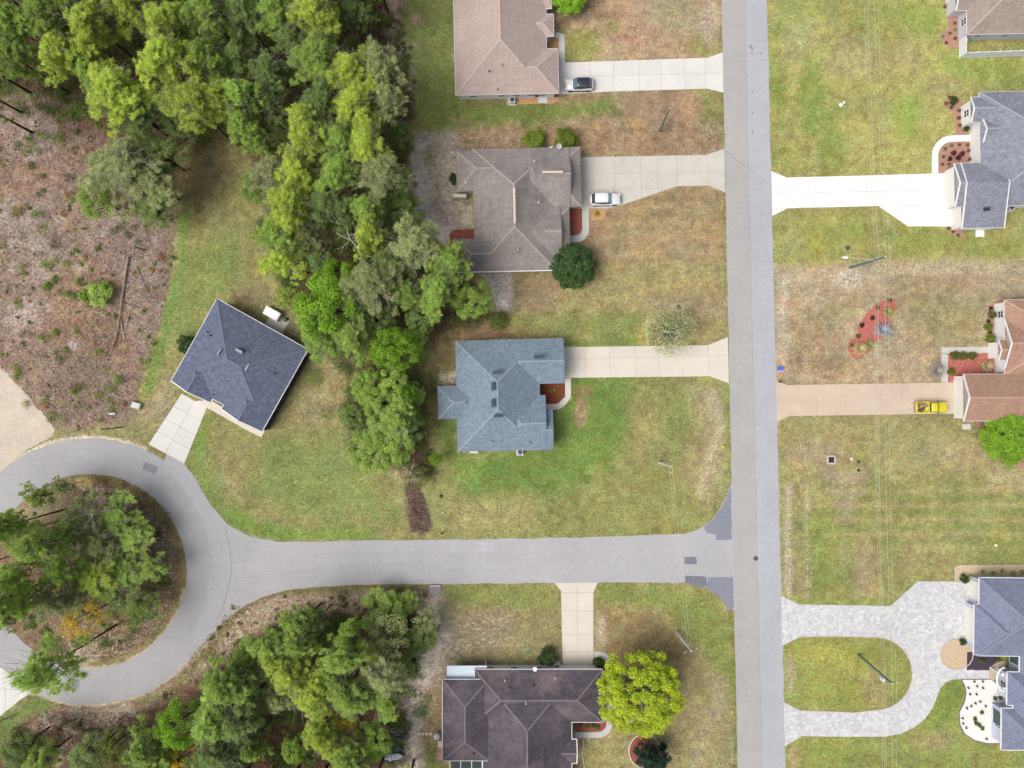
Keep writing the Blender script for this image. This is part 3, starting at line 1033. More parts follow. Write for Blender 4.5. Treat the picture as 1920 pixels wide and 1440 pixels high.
# walks
def walk(pts_or_poly, m, wd=None, cut=None, name='footpath', z=0.06):
    poly = strip(pts_or_poly, wd) if wd else pts_or_poly
    root = None
    if wd:
        # individual slabs along the path
        pts = pts_or_poly
        root = MB()
        root.prism([P2(*p) for p in poly], -0.05, z - 0.035, bottom=False)
        root = root.build(name, mat('joint_grey', C(150, 142, 130)))
        root['kind'] = 'structure'
        n_ = len(pts)
        h_ = len(poly) // 2
        k = cut or 3
        i = 0
        while i < n_ - 1:
            j = min(i + k, n_ - 1)
            seg = pts[i:j + 1]
            L = poly[i:j + 1]
            Rr = poly[::-1][i:j + 1]
            q = L + Rr[::-1]
            cx_ = sum(p[0] for p in q) / len(q)
            cy_ = sum(p[1] for p in q) / len(q)
            q = [(cx_ + (p[0] - cx_) * 0.985, cy_ + (p[1] - cy_) * 0.985) for p in q]
            b = MB(); b.prism([P2(*p) for p in q], z - 0.05, z, bottom=False)
            b.build('concrete_slab', m, root)
            i = j
    else:
        b = MB(); b.prism([P2(*p) for p in poly], -0.05, z, bottom=False)
        root = b.build(name, m); root['kind'] = 'structure'
    return root


def arc(cx, cy, r, a0, a1, n=8):
    return [(cx + r * math.cos(math.radians(a0 + (a1 - a0) * i / n)), cy + r * math.sin(math.radians(a0 + (a1 - a0) * i / n))) for i in range(n + 1)]


walk([(1041, 66), (1047, 66.5), (1053, 67), (1053.3, 80), (1053.6, 100), (1054, 118)], M_conc, 11, 2)
walk([(1098, 391), (1098, 405), (1098, 420)] + arc(1080, 430, 18, 0, 90, 6) + [(1066, 448.5)], M_walk, 13, 3)
walk([(1065, 709), (1065, 728), (1065, 745), (1058, 753), (1048, 762), (1035, 763), (1020, 763)], M_conc3, 11, 2)
walk([(1753, 326), (1753, 310), (1753, 292)] + arc(1785, 292, 32, 180, 270, 8) + [(1800, 259.5), (1822, 259)], M_concw, 12, 6)
walk([(1771, 717), (1771, 690), (1771, 664)], M_walk, 12, 1)
walk([(1765, 657), (1800, 656.5), (1835, 656), (1864, 656)], M_walk, 11, 1)
walk([(1113, 1226), (1125, 1227)] + arc(1122, 1248, 21, -80, 0, 6) + [(1143, 1270), (1143, 1300), (1143, 1330)] + arc(1120, 1355, 23, 0, 90, 8) + [(1100, 1378), (1078, 1378)], M_walk, 11, 3)
walk([(365, 752), (388, 764), (420, 782), (455, 802), (490, 820), (497, 808), (460, 785), (420, 765), (395, 750)], M_conc3)

# dirt track
M_dirt = mat('dirt', C(210, 196, 180), 0.95, 0.10, 1.6, var2=0.07, scale2=0.3)
sheet('dirt_track', jag([(-260, 500), (-60, 620), (0, 685), (30, 718), (60, 752), (88, 785), (104, 806), (92, 822), (60, 838), (30, 858), (0, 888), (-30, 930), (-260, 1000)], 8, 2.2), 0.012, M_dirt, depth=0.03)
# culvert mouth beside the side road
t = thing('drain_inlet', 'grey stone drain inlet at the verge south of the side road', 'drain', P(816, 1106))
b = MB(); b.box(P(816, 1106, 0.06), (1.7, 1.5, 0.14)); b.build('slab', mat('rough_stone', C(150, 142, 146), 0.9, 0.2, 5), t)
b = MB(); b.box(P(816, 1098, 0.08), (1.6, 0.14, 0.24)); b.build('kerb', M_walk, t)

# pavers
def paver_mat():
    m, nt, b = new_mat('pavers')
    pos = geo_pos(nt)
    vo = nt.nodes.new('ShaderNodeTexVoronoi'); vo.inputs['Scale'].default_value = 2.6
    nt.links.new(pos, vo.inputs['Vector'])
    sep = nt.nodes.new('ShaderNodeSeparateColor'); nt.links.new(vo.outputs['Color'], sep.inputs[0])
    c = mix(nt, sep.outputs[0], C(188, 190, 200), C(230, 228, 232))
    c = mix(nt, maprange(nt, tex_noise(nt, pos, 0.7, 4, 0.7), 0.4, 0.65, 0, 0.5), c, C(206, 210, 196))
    vo2 = nt.nodes.new('ShaderNodeTexVoronoi'); vo2.feature = 'DISTANCE_TO_EDGE'; vo2.inputs['Scale'].default_value = 2.6
    nt.links.new(pos, vo2.inputs['Vector'])
    c = mix(nt, maprange(nt, vo2.outputs['Distance'], 0.0, 0.06, 0.4, 0), c, C(150, 150, 154))
    nt.links.new(c, b.inputs['Base Color'])
    b.inputs['Roughness'].default_value = 0.85
    return m


M_pav = paver_mat()
isl = [(1466, 1211), (1500, 1194), (1560, 1193), (1640, 1195)] + arc(1642, 1263, 68, -88, 88, 16) + [(1600, 1336), (1560, 1334), (1500, 1332), (1469, 1316)]
pav = [(1464, 1116), (1498, 1133), (1560, 1134), (1670, 1136), (1695, 1113), (1720, 1090), (1822, 1090), (1822, 1255), (1866, 1257), (1866, 1273), (1800, 1273), (1785, 1274), (1772, 1280), (1762, 1292),
       (1756, 1308), (1748, 1328), (1735, 1347), (1715, 1363), (1690, 1375), (1660, 1381), (1560, 1381), (1503, 1380), (1472, 1399)]
sheet('paver_drive', pav + isl[::-1], 0.045, M_pav)
kb = MB()
for k in range(len(isl) - 1):
    kb.prism([P2(*p) for p in strip([isl[k], isl[k + 1]], 1.6)], 0, 0.053 + 0.0004 * k, bottom=False)
kb.build('paver_border', mat('tan_border', C(198, 178, 162)), bpy.data.objects['paver_drive'])

# ------------------------------------------------------------------ planting beds
M_red = mat('red_mulch', C(158, 90, 74), 0.95, 0.28, 7, bump=0.5)
M_redp = mat('bright_mulch', C(190, 112, 102), 0.95, 0.5, 3.5, bump=0.5)
M_brown = mat('brown_mulch', C(130, 72, 50), 0.95, 0.3, 7, bump=0.5)
M_pink = mat('pink_gravel', C(184, 140, 126), 0.95, 0.22, 7, bump=0.5)
M_orange = mat('straw_mulch', C(198, 158, 112), 0.95, 0.2, 7, bump=0.5)
M_wgrav = mat('white_gravel', C(238, 236, 232), 0.9, 0.05, 5)
M_bgrav = mat('black_gravel', C(70, 62, 76), 0.9, 0.3, 8)
M_sandb = mat('sand_bed', C(208, 186, 156), 0.95, 0.18, 3)
M_edge = mat('edging', C(214, 200, 186), 0.9)


def bed(label_name, pts, m, z=0.03, edge=None, jagamp=0.6):
    o = sheet('planting_bed', jag(pts, 6, jagamp), z, m)
    if edge:
        b = MB()
        for k in range(len(pts)):
            b.prism([P2(*p) for p in strip([pts[k], pts[(k + 1) % len(pts)]], 1.5)], 0, z + 0.06 + 0.0006 * k, bottom=False)
        b.build('edging', edge, o)
    return o


bed('b', [(1067, 392), (1091, 392), (1091, 428), (1086, 437), (1076, 441), (1067, 441)], M_red)
bed('b', [(1068, 455), (1085, 456), (1100, 462), (1090, 475), (1068, 475)], M_red)
bed('b', [(850, 431), (895, 429), (895, 455), (860, 455), (853, 474), (843, 474), (843, 438)], M_red)
bed('b', [(1106, 392), (1140, 392), (1130, 412), (1108, 414)], M_orange, 0.02, jagamp=2)
bed('b', [(1010, 719), (1059, 719), (1059, 744), (1047, 757), (1015, 757)], M_brown)
bed('b', [(1027, 72), (1048, 72), (1048, 96), (1027, 96)], M_orange)
bed('b', [(948, 180), (1048, 178), (1046, 190), (1036, 194), (950, 196)], M_orange)
bed('b', [(1765, 293)] + arc(1787, 292, 26, 190, 270, 6) + [(1835, 266), (1835, 306), (1774, 325), (1760, 326), (1759, 300)], M_pink)
bed('b', [(1790, 222), (1812, 222), (1812, 256), (1792, 256)], M_pink)
bed('b', [(1770, 190), (1780, 180), (1795, 184), (1806, 196), (1810, 222), (1790, 222), (1785, 210), (1770, 200)], M_pink)
bed('b', [(1768, 2), (1800, 8), (1800, 88), (1785, 90), (1770, 84), (1762, 70), (1766, 60), (1778, 56), (1776, 30)], M_pink)
bed('b', [(1774, 426), (1800, 426), (1812, 444), (1790, 444), (1778, 436)], M_pink)
bed('b', [(1778, 664), (1872, 662), (1876, 702), (1806, 702), (1790, 717), (1778, 717)], M_redp)
bed('b', [(1848, 640), (1856, 570), (1880, 562), (1884, 650), (1850, 652)], M_pink)
bed('b', [(1678, 562), (1683, 575), (1672, 592), (1665, 625), (1648, 636), (1636, 645), (1628, 662), (1612, 672), (1598, 670), (1590, 655), (1592, 638), (1608, 630), (1610, 610), (1622, 592), (1640, 570), (1655, 563)], M_redp, jagamp=2.6)
bed('b', ell(1793, 1227, 31, 28, n=18), M_sandb, 0.06, M_edge)
bed('b', [(1813, 1222), (1868, 1222), (1866, 1256), (1812, 1256)], M_bgrav, 0.064)
bed('b', [(1802, 1273.5), (1866, 1273.5), (1884, 1300), (1884, 1394), (1850, 1394), (1826, 1388), (1808, 1376), (1799, 1358), (1798, 1335), (1808, 1315), (1811, 1298), (1808, 1285)], M_wgrav, 0.035, mat('dark_edging', C(130, 116, 118), 0.9))
bed('b', [(1791, 1064), (1800, 1060), (1990, 1060), (1990, 1088), (1822, 1088), (1791, 1088)], M_sandb, 0.035, M_edge)
bed('b', [(1075, 1354), (1136, 1354), (1137, 1362), (1128, 1371), (1080, 1372)], M_red)
bed('b', [(1116, 1232), (1128, 1236), (1134, 1250), (1130, 1262), (1116, 1262)], M_brown)
bed('b', ell(1208, 1408, 29, 32, n=20), M_red, 0.04, mat('white_edging', C(226, 224, 220)))
bed('b', [(1830, 790), (1850, 782), (1860, 850), (1920, 868), (1920, 880), (1850, 850)], M_pink)

# ------------------------------------------------------------------ houses
M_white = mat('white_trim', C(238, 238, 240), 0.6, 0.02)
M_glass = glass_mat('window_glass')
M_cap = {}


def hlocal(fr, x, y, z):
    """house frame (photo px) -> world at height z"""
    a_ = math.radians(fr[2])
    X = fr[0] + x * math.cos(a_) - y * math.sin(a_)
    Y = fr[1] + x * math.sin(a_) + y * math.cos(a_)
    return Vector(P(X, Y, z))


def house(name, label, fr, rects, M_roof, M_wall, M_caps, eave=2.75, pitch=0.42, over=0.42, gut=None,
          doors=(), fascia=None, nowin=(), relative=False, gw=0.06):
    """rects: (x0,y0,x1,y1, opts) in photo px at eave height.  opts: ax 'x'/'y', ends 'hh','gh','hg','gg' (low end, high end), dz, ridge fraction rf"""
    fascia = fascia or M_white
    f = (H - eave) / H / S
    c0 = (0, 0) if relative else (fr[0], fr[1])
    RR = []
    for r_ in rects:
        x0, y0, x1, y1 = [r_[0] - c0[0], r_[1] - c0[1], r_[2] - c0[0], r_[3] - c0[1]]
        o_ = dict(ax='x' if abs(x1 - x0) >= abs(y1 - y0) else 'y', ends='hh', dz=0.0, rf=0.5, pitch=pitch)
        if len(r_) > 4:
            o_.update(r_[4])
        RR.append((x0 * f, -y1 * f, x1 * f, -y0 * f, o_))    # local metres, y up
    org = hlocal(fr, 0, 0, eave)
    ang = -math.radians(fr[2])
    root = thing(name, label, 'house', (org.x, org.y, 0), ang)

    def hgt(k, x, y):
        x0, y0, x1, y1, o_ = RR[k]
        if not (x0 - 1e-6 <= x <= x1 + 1e-6 and y0 - 1e-6 <= y <= y1 + 1e-6):
            return -9
        if o_['ax'] == 'x':
            d0, d1, e0, e1, wd = y - y0, y1 - y, x - x0, x1 - x, y1 - y0
        else:
            d0, d1, e0, e1, wd = x - x0, x1 - x, y - y0, y1 - y, x1 - x0
        rh = wd * 0.5 * o_['pitch']
        rp = wd * o_['rf']
        hh_ = [rh * d0 / rp, rh * d1 / (wd - rp)]
        if o_['ends'][0] == 'h':
            hh_.append(e0 * o_['pitch'])
        if o_['ends'][1] == 'h':
            hh_.append(e1 * o_['pitch'])
        return min(min(hh_), rh) + eave + o_['dz']

    roof, fas, wall = MB(), MB(), MB()
    caps = []
    for k, (x0, y0, x1, y1, o_) in enumerate(RR):
        ez = eave + o_['dz'] + 0.004 * k
        swap = o_['ax'] == 'y'

        def q(u, v, z):
            return (v, u, z) if swap else (u, v, z)
        if swap:
            u0, u1, v0, v1 = y0, y1, x0, x1
        else:
            u0, u1, v0, v1 = x0, x1, y0, y1
        wd = v1 - v0
        rh = wd * 0.5 * o_['pitch']
        vm = v0 + wd * o_['rf']
        ins = wd * 0.5
        a0 = u0 + (ins if o_['ends'][0] == 'h' else 0)
        a1 = u1 - (ins if o_['ends'][1] == 'h' else 0)
        if a0 > a1:
            mid = (a0 + a1) / 2
            rh2 = rh * (mid - u0) / ins if ins else rh
            a0 = a1 = mid
            rh = min(rh, (u1 - u0) / 2 * o_['pitch'])
        V_ = [q(u0, v0, ez), q(u1, v0, ez), q(u1, v1, ez), q(u0, v1, ez), q(a0, vm, ez + rh), q(a1, vm, ez + rh)]
        F_ = []
        F_.append((0, 1, 5, 4)); F_.append((2, 3, 4, 5))
        if o_['ends'][1] == 'h':
            F_.append((1, 2, 5))
        if o_['ends'][0] == 'h':
            F_.append((3, 0, 4))
        if swap:
            F_ = [t_[::-1] for t_ in F_]
        roof.add(V_, F_)
        # soffit
        roof.add([q(u0 + .05, v0 + .05, ez - .12), q(u1 - .05, v0 + .05, ez - .12), q(u1 - .05, v1 - .05, ez - .12), q(u0 + .05, v1 - .05, ez - .12)], [(0, 3, 2, 1)])
        # fascia boards round the eaves
        t_ = 0.05
        for (p, r2, is_g) in ((q(u0, v0, 0), q(u1, v0, 0), 0), (q(u0, v1, 0), q(u1, v1, 0), 0), (q(u0, v0, 0), q(u0, v1, 0), o_['ends'][0] == 'g'), (q(u1, v0, 0), q(u1, v1, 0), o_['ends'][1] == 'g')):
            if is_g:
                pa = Vector((p[0], p[1], ez)); pb = Vector((r2[0], r2[1], ez))
                uu = u0 if abs((p[1] if swap else p[0]) - u0) < 1e-6 else u1
                top = Vector(q(uu, vm, ez + rh))
                for s_ in (pa, pb):
                    d = top - s_
                    out = Vector(q(-1 if uu == u0 else 1, 0, 0)) * 0.04
                    up = Vector((0, 0, 1))
                    ws = 0.15
                    A = [s_ + out + up * 0.05, top + out + up * 0.05, top + out - up * 0.17, s_ + out - up * 0.17]
                    B_ = [v - out * (ws / 0.04) for v in A]
                    fas.add(A + B_, [(0, 1, 2, 3), (7, 6, 5, 4), (0, 4, 5, 1), (2, 6, 7, 3)])
            else:
                c_ = ((p[0] + r2[0]) / 2, (p[1] + r2[1]) / 2, ez - 0.07)
                L = abs(p[0] - r2[0]) + abs(p[1] - r2[1]) + 0.06
                if abs(p[0] - r2[0]) > abs(p[1] - r2[1]):
                    fas.box(c_, (L, gw + 0.002 * k, 0.15 + 0.003 * k))
                else:
                    fas.box(c_, (gw + 0.002 * k, L - 0.01, 0.15 + 0.0035 * k))
        # walls
        w_ = over + 0.006 * k
        g0 = u0 + (0.25 + 0.004 * k if o_['ends'][0] == 'g' else w_)
        g1 = u1 - (0.25 + 0.004 * k if o_['ends'][1] == 'g' else w_)
        zt = ez - 0.13
        c = [q(g0, v0 + w_, 0), q(g1, v0 + w_, 0), q(g1, v1 - w_, 0), q(g0, v1 - w_, 0)]
        ct = [(p[0], p[1], zt) for p in c]
        wall.add(c + ct, [(0, 1, 5, 4), (1, 2, 6, 5), (2, 3, 7, 6), (3, 0, 4, 7)])
        for e_, uu in ((0, g0), (1, g1)):
            if o_['ends'][e_] == 'g':
                wall.add([q(uu, v0 + 0.05, ez - 0.13), q(uu, v1 - 0.05, ez - 0.13), q(uu, vm, ez + rh - 0.06)], [(0, 1, 2), (2, 1, 0)])
        # caps
        rp = V_[4], V_[5]
        segs = [(rp[0], rp[1])] if (a1 - a0) > 0.2 else []
        if o_['ends'][0] == 'h':
            segs += [(V_[0], V_[4]), (V_[3], V_[4])]
        if o_['ends'][1] == 'h':
            segs += [(V_[1], V_[5]), (V_[2], V_[5])]
        for s0, s1 in segs:
            s0, s1 = Vector(s0), Vector(s1)
            n_ = 40
            run = None
            for i in range(n_ + 1):
                p = s0.lerp(s1, i / n_)
                ok = i < n_
                if ok:
                    pm = s0.lerp(s1, (i + 0.5) / n_)
                    for j in range(len(RR)):
                        if j != k and hgt(j, pm.x, pm.y) > pm.z - 0.05:
                            ok = False
                            break
                if ok and run is None:
                    run = p.copy()
                if not ok and run is not None:
                    if (p - run).length > 0.5:
                        caps.append((run, p.copy()))
                    run = None
    ro = roof.build('roof', M_roof, root, local=True)
    fas.build('fascia', fascia, root, local=True)
    wl = wall.build('wall', M_wall, root, local=True)
    for s0, s1 in caps:
        b = MB()
        d = (s1 - s0)
        L = d.length
        d.normalize()
        sd_ = Vector((-d.y, d.x, 0)).normalized()
        up = Vector((0, 0, 1))
        wd_ = 0.13
        dr = wd_ * pitch * 0.7
        A = []
        for s_ in (s0, s1):
            A += [s_ - sd_ * wd_ - up * (dr - 0.035), s_ + up * 0.04, s_ + sd_ * wd_ - up * (dr - 0.035)]
        b.add(A, [(0, 3, 4, 1), (1, 4, 5, 2)])
        b.build('ridge_cap', M_caps, ro, local=True)
    # windows on exposed walls
    sides = []
    for k, (x0, y0, x1, y1, o_) in enumerate(RR):
        if k in nowin:
            continue
        w_ = over + 0.006 * k
        for (nx, ny) in ((1, 0), (-1, 0), (0, 1), (0, -1)):
            isg = (o_['ax'] == 'x' and nx and o_['ends'][0 if nx < 0 else 1] == 'g') or (o_['ax'] == 'y' and ny and o_['ends'][0 if ny < 0 else 1] == 'g')
            ww = (0.25 + 0.004 * k) if isg else w_
            if nx:
                fx = (x1 - ww) if nx > 0 else (x0 + ww)
                lo, hi = y0 + w_, y1 - w_
            else:
                fx = (y1 - ww) if ny > 0 else (y0 + ww)
                lo, hi = x0 + w_, x1 - w_
            L = hi - lo
            nw = max(1, int(L / 3.4))
            for i in range(nw):
                t_ = lo + L * (i + 0.5) / nw
                px_, py_ = (fx, t_) if nx else (t_, fx)
                bad = False
                for j in range(len(RR)):
                    X0, Y0, X1, Y1 = RR[j][:4]
                    for dd in (-0.8, 0, 0.8):
                        qx, qy = (px_ + nx * 0.25, py_ + dd) if nx else (px_ + dd, py_ + ny * 0.25)
                        if X0 + over - 0.1 < qx < X1 - over + 0.1 and Y0 + over - 0.1 < qy < Y1 - over + 0.1 and j != k:
                            bad = True
                for (dk, dside, dt, dw) in doors:
                    if dk == k and dside == (nx, ny):
                        cpos = lo + L * dt
                        if abs(cpos - t_) < dw / 2 + 0.9:
                            bad = True
                if bad:
                    continue
                win(root, px_, py_, nx, ny, 1.0, 1.15, 1.45)
    for (dk, dside, dt, dw) in doors:
        x0, y0, x1, y1, o_ = RR[dk]
        nx, ny = dside
        isg = (o_['ax'] == 'x' and nx and o_['ends'][0 if nx < 0 else 1] == 'g') or (o_['ax'] == 'y' and ny and o_['ends'][0 if ny < 0 else 1] == 'g')
        w_ = over + 0.006 * dk
        ww = (0.25 + 0.004 * dk) if isg else w_
        if nx:
            px_ = (x1 - ww) if nx > 0 else (x0 + ww)
            py_ = y0 + w_ + (y1 - y0 - 2 * w_) * dt
        else:
            py_ = (y1 - ww) if ny > 0 else (y0 + ww)
            px_ = x0 + w_ + (x1 - x0 - 2 * w_) * dt
        garage(root, px_, py_, nx, ny, dw)
    root['fs'] = f
    del root['fs']
    return root, f


def win(root, px, py, nx, ny, w_, h_, zc):
    fr_ = MB()
    t = 0.08
    for (du, dz, su, sz) in ((0, h_ / 2, w_ + t, t), (0, -h_ / 2, w_ + t, t), (-w_ / 2, 0, t, h_), (w_ / 2, 0, t, h_), (0, 0, 0.04, h_), (0, 0.01, w_, 0.045)):
        c = (px + nx * 0.03 + (du if ny else 0), py + ny * 0.03 + (du if nx else 0), zc + dz)
        fr_.box(c, (0.08 if nx else su, su if nx else 0.08, sz))
    f_ = fr_.build('window', M_white, root, local=True)
    g = MB()
    g.box((px + nx * 0.012, py + ny * 0.012, zc), (0.03 if nx else w_, w_ if nx else 0.03, h_))
    g.build('pane', M_glass, f_, local=True)


def garage(root, px, py, nx, ny, dw):
    h_ = 2.15
    b = MB()
    frm = MB()
    M_g = mat('garage_door', C(236, 236, 228), 0.6, 0.02)
    for k in range(4):
        c = (px + nx * 0.035, py + ny * 0.035, h_ / 4 * (k + 0.5))
        b.box(c, (0.05 if nx else dw, dw if nx else 0.05, h_ / 4 - 0.02))
    d = b.build('garage_door' if dw > 1.5 else 'door', M_g, root, local=True)
    for s_ in (-1, 1):
        c = (px + nx * 0.04 + (s_ * (dw / 2 + 0.06) if ny else 0), py + ny * 0.04 + (s_ * (dw / 2 + 0.06) if nx else 0), (h_ + 0.1) / 2)
        frm.box(c, (0.1 if nx else 0.12, 0.12 if nx else 0.1, h_ + 0.1))
    frm.box((px + nx * 0.04, py + ny * 0.04, h_ + 0.09), (0.1 if nx else dw, dw if nx else 0.1, 0.14))
    frm.build('door_frame', M_white, d, local=True)


def on_roof(root, fr, px, py, z, w_, d_, h_, name, m, kind='box'):
    """small piece standing on a roof, at photo px seen at height z"""
    wpt = Vector(P(px, py, z))
    rel = wpt - Vector((root.location.x, root.location.y, 0))
    a_ = -root.rotation_euler.z
    lx = rel.x * math.cos(a_) - rel.y * math.sin(a_)
    ly = rel.x * math.sin(a_) + rel.y * math.cos(a_)
    b = MB()
    if kind == 'box':
        b.box((lx, ly, z), (w_, d_, h_))
    else:
        b.lathe((lx, ly, z - 0.3), [(0.11, 0), (0.09, 0.35), (0.06, 0.36), (0.06, 0.36 + h_), (0.045, 0.36 + h_)], 8)
    return b.build(name, m, root, local=True)


A12 = -1.2
M_rA = roof_mat('shingle_pinkbrown', C(184, 166, 160), 0.05, 0.07, 0.06)
M_rB = roof_mat('shingle_greybrown', C(152, 145, 141), 0.10, 0.10, 0.10, C(104, 102, 108), 0.5)
M_rC = roof_mat('shingle_blue', C(126, 143, 158), 0.05, 0.04, 0.16)
M_rD = roof_mat('shingle_slate', C(104, 112, 134), 0.04, 0.03, 0.22)
M_rE = roof_mat('shingle_plum', C(92, 85, 95), 0.26, 0.12, 0.12, C(142, 126, 130), 0.6)
M_rF = roof_mat('shingle_steel', C(126, 132, 156), 0.05, 0.06, 0.12)
M_rG = roof_mat('shingle_brown', C(172, 138, 120), 0.06, 0.06, 0.12)
M_rI = roof_mat('shingle_grey', C(138, 142, 156), 0.06, 0.05, 0.18)
M_rJ = roof_mat('shingle_taupe', C(160, 146, 138), 0.05, 0.06, 0.12)


def capm(name, c):
    return mat(name, c, 0.9, 0.2, 3)


M_wl = mat('stucco_pale', C(228, 228, 232), 0.8, 0.03)
M_ww = mat('stucco_white', C(238, 238, 238), 0.8, 0.02)
M_wb = mat('siding_bluewhite', C(206, 212, 234), 0.8, 0.02)
M_wtan = mat('stucco_tan', C(190, 170, 150), 0.8, 0.03)

# pink-brown house at the top
frA = (937, 90, A12)
hA, fA = house('pink_brown_house', 'house with weathered pink-brown hip roof at the top edge of the frame', frA,
               [(852, -110, 1025, 177), (937, 93, 1046, 177, dict(ax='x')), (960, 28, 1039, 70, dict(ax='x')), (1000, -70, 1036, 18, dict(ax='x'))],
               M_rA, M_wl, capm('cap_pink', C(198, 180, 173)), doors=[(1, (1, 0), 0.5, 4.9)], nowin=(2,))
for (x, y) in [(942, 122), (917, 133), (934, 167)]:
    on_roof(hA, frA, x, y, 4.3, 0, 0, 0.25, 'vent_pipe', mat('pipe_dark', C(110, 98, 100)), 'pipe')
# grey-brown house
frB = (964, 385, A12)
hB, fB = house('grey_brown_house', 'house with stained grey-brown roof beside the drive with the white car', frB,
               [(888, 278, 1040, 507), (857, 280, 1000, 357, dict(ax='x')), (950, 278, 1090, 390, dict(ax='x')), (950, 278.5, 1070, 389.5, dict(ax='x', ends='hg')),
                (955, 390, 1067, 487, dict(ax='x')), (955, 390.5, 1051, 486.5, dict(ax='x', ends='hg')), (852, 446, 985, 507, dict(ax='x'))],
               M_rB, M_wl, capm('cap_grey', C(172, 162, 154)), fascia=mat('gutter_dark', C(120, 112, 110)), doors=[(2, (1, 0), 0.5, 4.9)], nowin=(3, 5))
M_cream = mat('vent_cream', C(226, 206, 192), 0.7)
for (x, y, ww_, dd_) in [(964.5, 385, 0.28, 5.0), (1036, 322.5, 3.0, 0.28)]:
    on_roof(hB, frB, x, y, 6.12 if dd_ > 1 else 5.28, ww_, dd_, 0.16, 'ridge_vent', M_cream)
for (x, y) in [(1002, 302), (1010, 379), (971, 469), (998, 317), (873, 342)]:
    on_roof(hB, frB, x, y, 4.5, 0, 0, 0.3, 'vent_pipe', M_white, 'pipe')
# white gutter along the south eave
b = MB(); L_ = 150 * fB
b.box(((945 - frB[0]) * fB, (frB[1] - 508.5) * fB, 2.73), (186 * fB, 0.14, 0.14)); b.build('gutter', M_white, hB, local=True)

# blue house
frC = (935, 740, A12)
hC, fC = house('blue_roof_house', 'house with blue-grey shingle roof in the middle of the frame', frC,
               [(856, 638, 1012, 845), (920, 637, 1058, 721, dict(ax='x', ends='hg')), (925, 743, 1022, 845, dict(ax='x', ends='hg')),
                (940, 770, 1035, 845, dict(ax='x', ends='hg')), (821, 722, 900, 783, dict(ax='x'))],
               M_rC, M_wl, capm('cap_blue', C(148, 160, 172)), eave=2.6, fascia=mat('fascia_blue', C(120, 138, 160)), doors=[(1, (1, 0), 0.5, 4.9)], nowin=(3,))
M_vent = mat('vent_dark', C(58, 76, 100), 0.6)
for (x, y, ww_, dd_, zz) in [(1009, 669, 1.2, 0.42, 4.45), (932, 698, 1.2, 0.42, 5.25), (924, 724.5, 0.42, 1.2, 5.45), (924, 756, 0.42, 1.2, 5.45), (934, 780, 1.2, 0.42, 5.25)]:
    on_roof(hC, frC, x, y, zz, ww_, dd_, 0.22, 'roof_vent', M_vent)
for (x, y) in [(953, 647), (962, 667), (951, 683), (992, 831), (922, 828)]:
    on_roof(hC, frC, x, y, 3.5, 0, 0, 0.2, 'vent_pipe', mat('pipe_blue', C(170, 180, 190)), 'pipe')

# slate house, turned
frD = (407, 560, 29.2)
M_wpeach = mat('stucco_peach', C(222, 196, 178), 0.8, 0.03)
hD, fD = house('slate_roof_house', 'house with dark slate roof standing askew beside the turning circle', frD,
               [(0, 0, 195, 168), (0, 100, 84, 177, dict(ax='y', ends='gh', pitch=0.42)), (108, 100, 195, 177, dict(ax='y', ends='gh'))],
               M_rD, M_wpeach, capm('cap_slate', C(112, 120, 142)), relative=True, gw=0.13, eave=2.7, doors=[(1, (0, -1), 0.5, 4.9)])
# screened side porch on the south-east side: dark panels with a pale sill
b = MB(); sc_ = MB(); fl = MB()
xx = 195 * fD
for k in range(7):
    yy = -(12 + k * 23 + 11.5) * fD
    b2 = MB(); b2.box((xx - 0.02, yy, 1.25), (0.06, 21 * fD, 2.2)); b2.build('screen_panel', mat('dark_screen', C(44, 44, 48), 0.7), hD, local=True)
for k in range(8):
    fl.box((xx, -(12 + k * 23) * fD, 1.25), (0.1, 0.1, 2.5))
fl.box((xx + 0.02, -92 * fD, 0.08), (0.3, 164 * fD, 0.16)); fl.build('porch_frame', mat('porch_frame', C(120, 118, 120)), hD, local=True)
for (x, y, ww_, dd_) in [(448, 658, 1.1, 0.35), (463, 688, 0.35, 1.1), (411, 660, 0.2, 0.9)]:
    o = on_roof(hD, frD, x, y, 5.05, ww_, dd_, 0.2, 'roof_vent', mat('vent_slate', C(150, 156, 172), 0.5))
    if ww_ != 0.2:
        o = on_roof(hD, frD, x + 1.5, y - 2, 5.02, ww_ * 0.9, dd_ * 0.9, 0.2, 'vent_louvre', mat('vent_black', C(52, 56, 70), 0.6))
for (x, y) in [(388, 622), (394, 629), (514, 700), (499, 698), (400, 740)]:
    on_roof(hD, frD, x, y, 3.9, 0, 0, 0.15, 'vent_pipe', mat('pipe_black', C(40, 42, 50)), 'pipe')
# entry step
b = MB(); b.box((96 * fD, -170 * fD, 0.09), (22 * fD, 16 * fD, 0.12)); b.build('doorstep', mat('brown_brick', C(122, 76, 60), 0.9, 0.2, 5), hD, local=True)

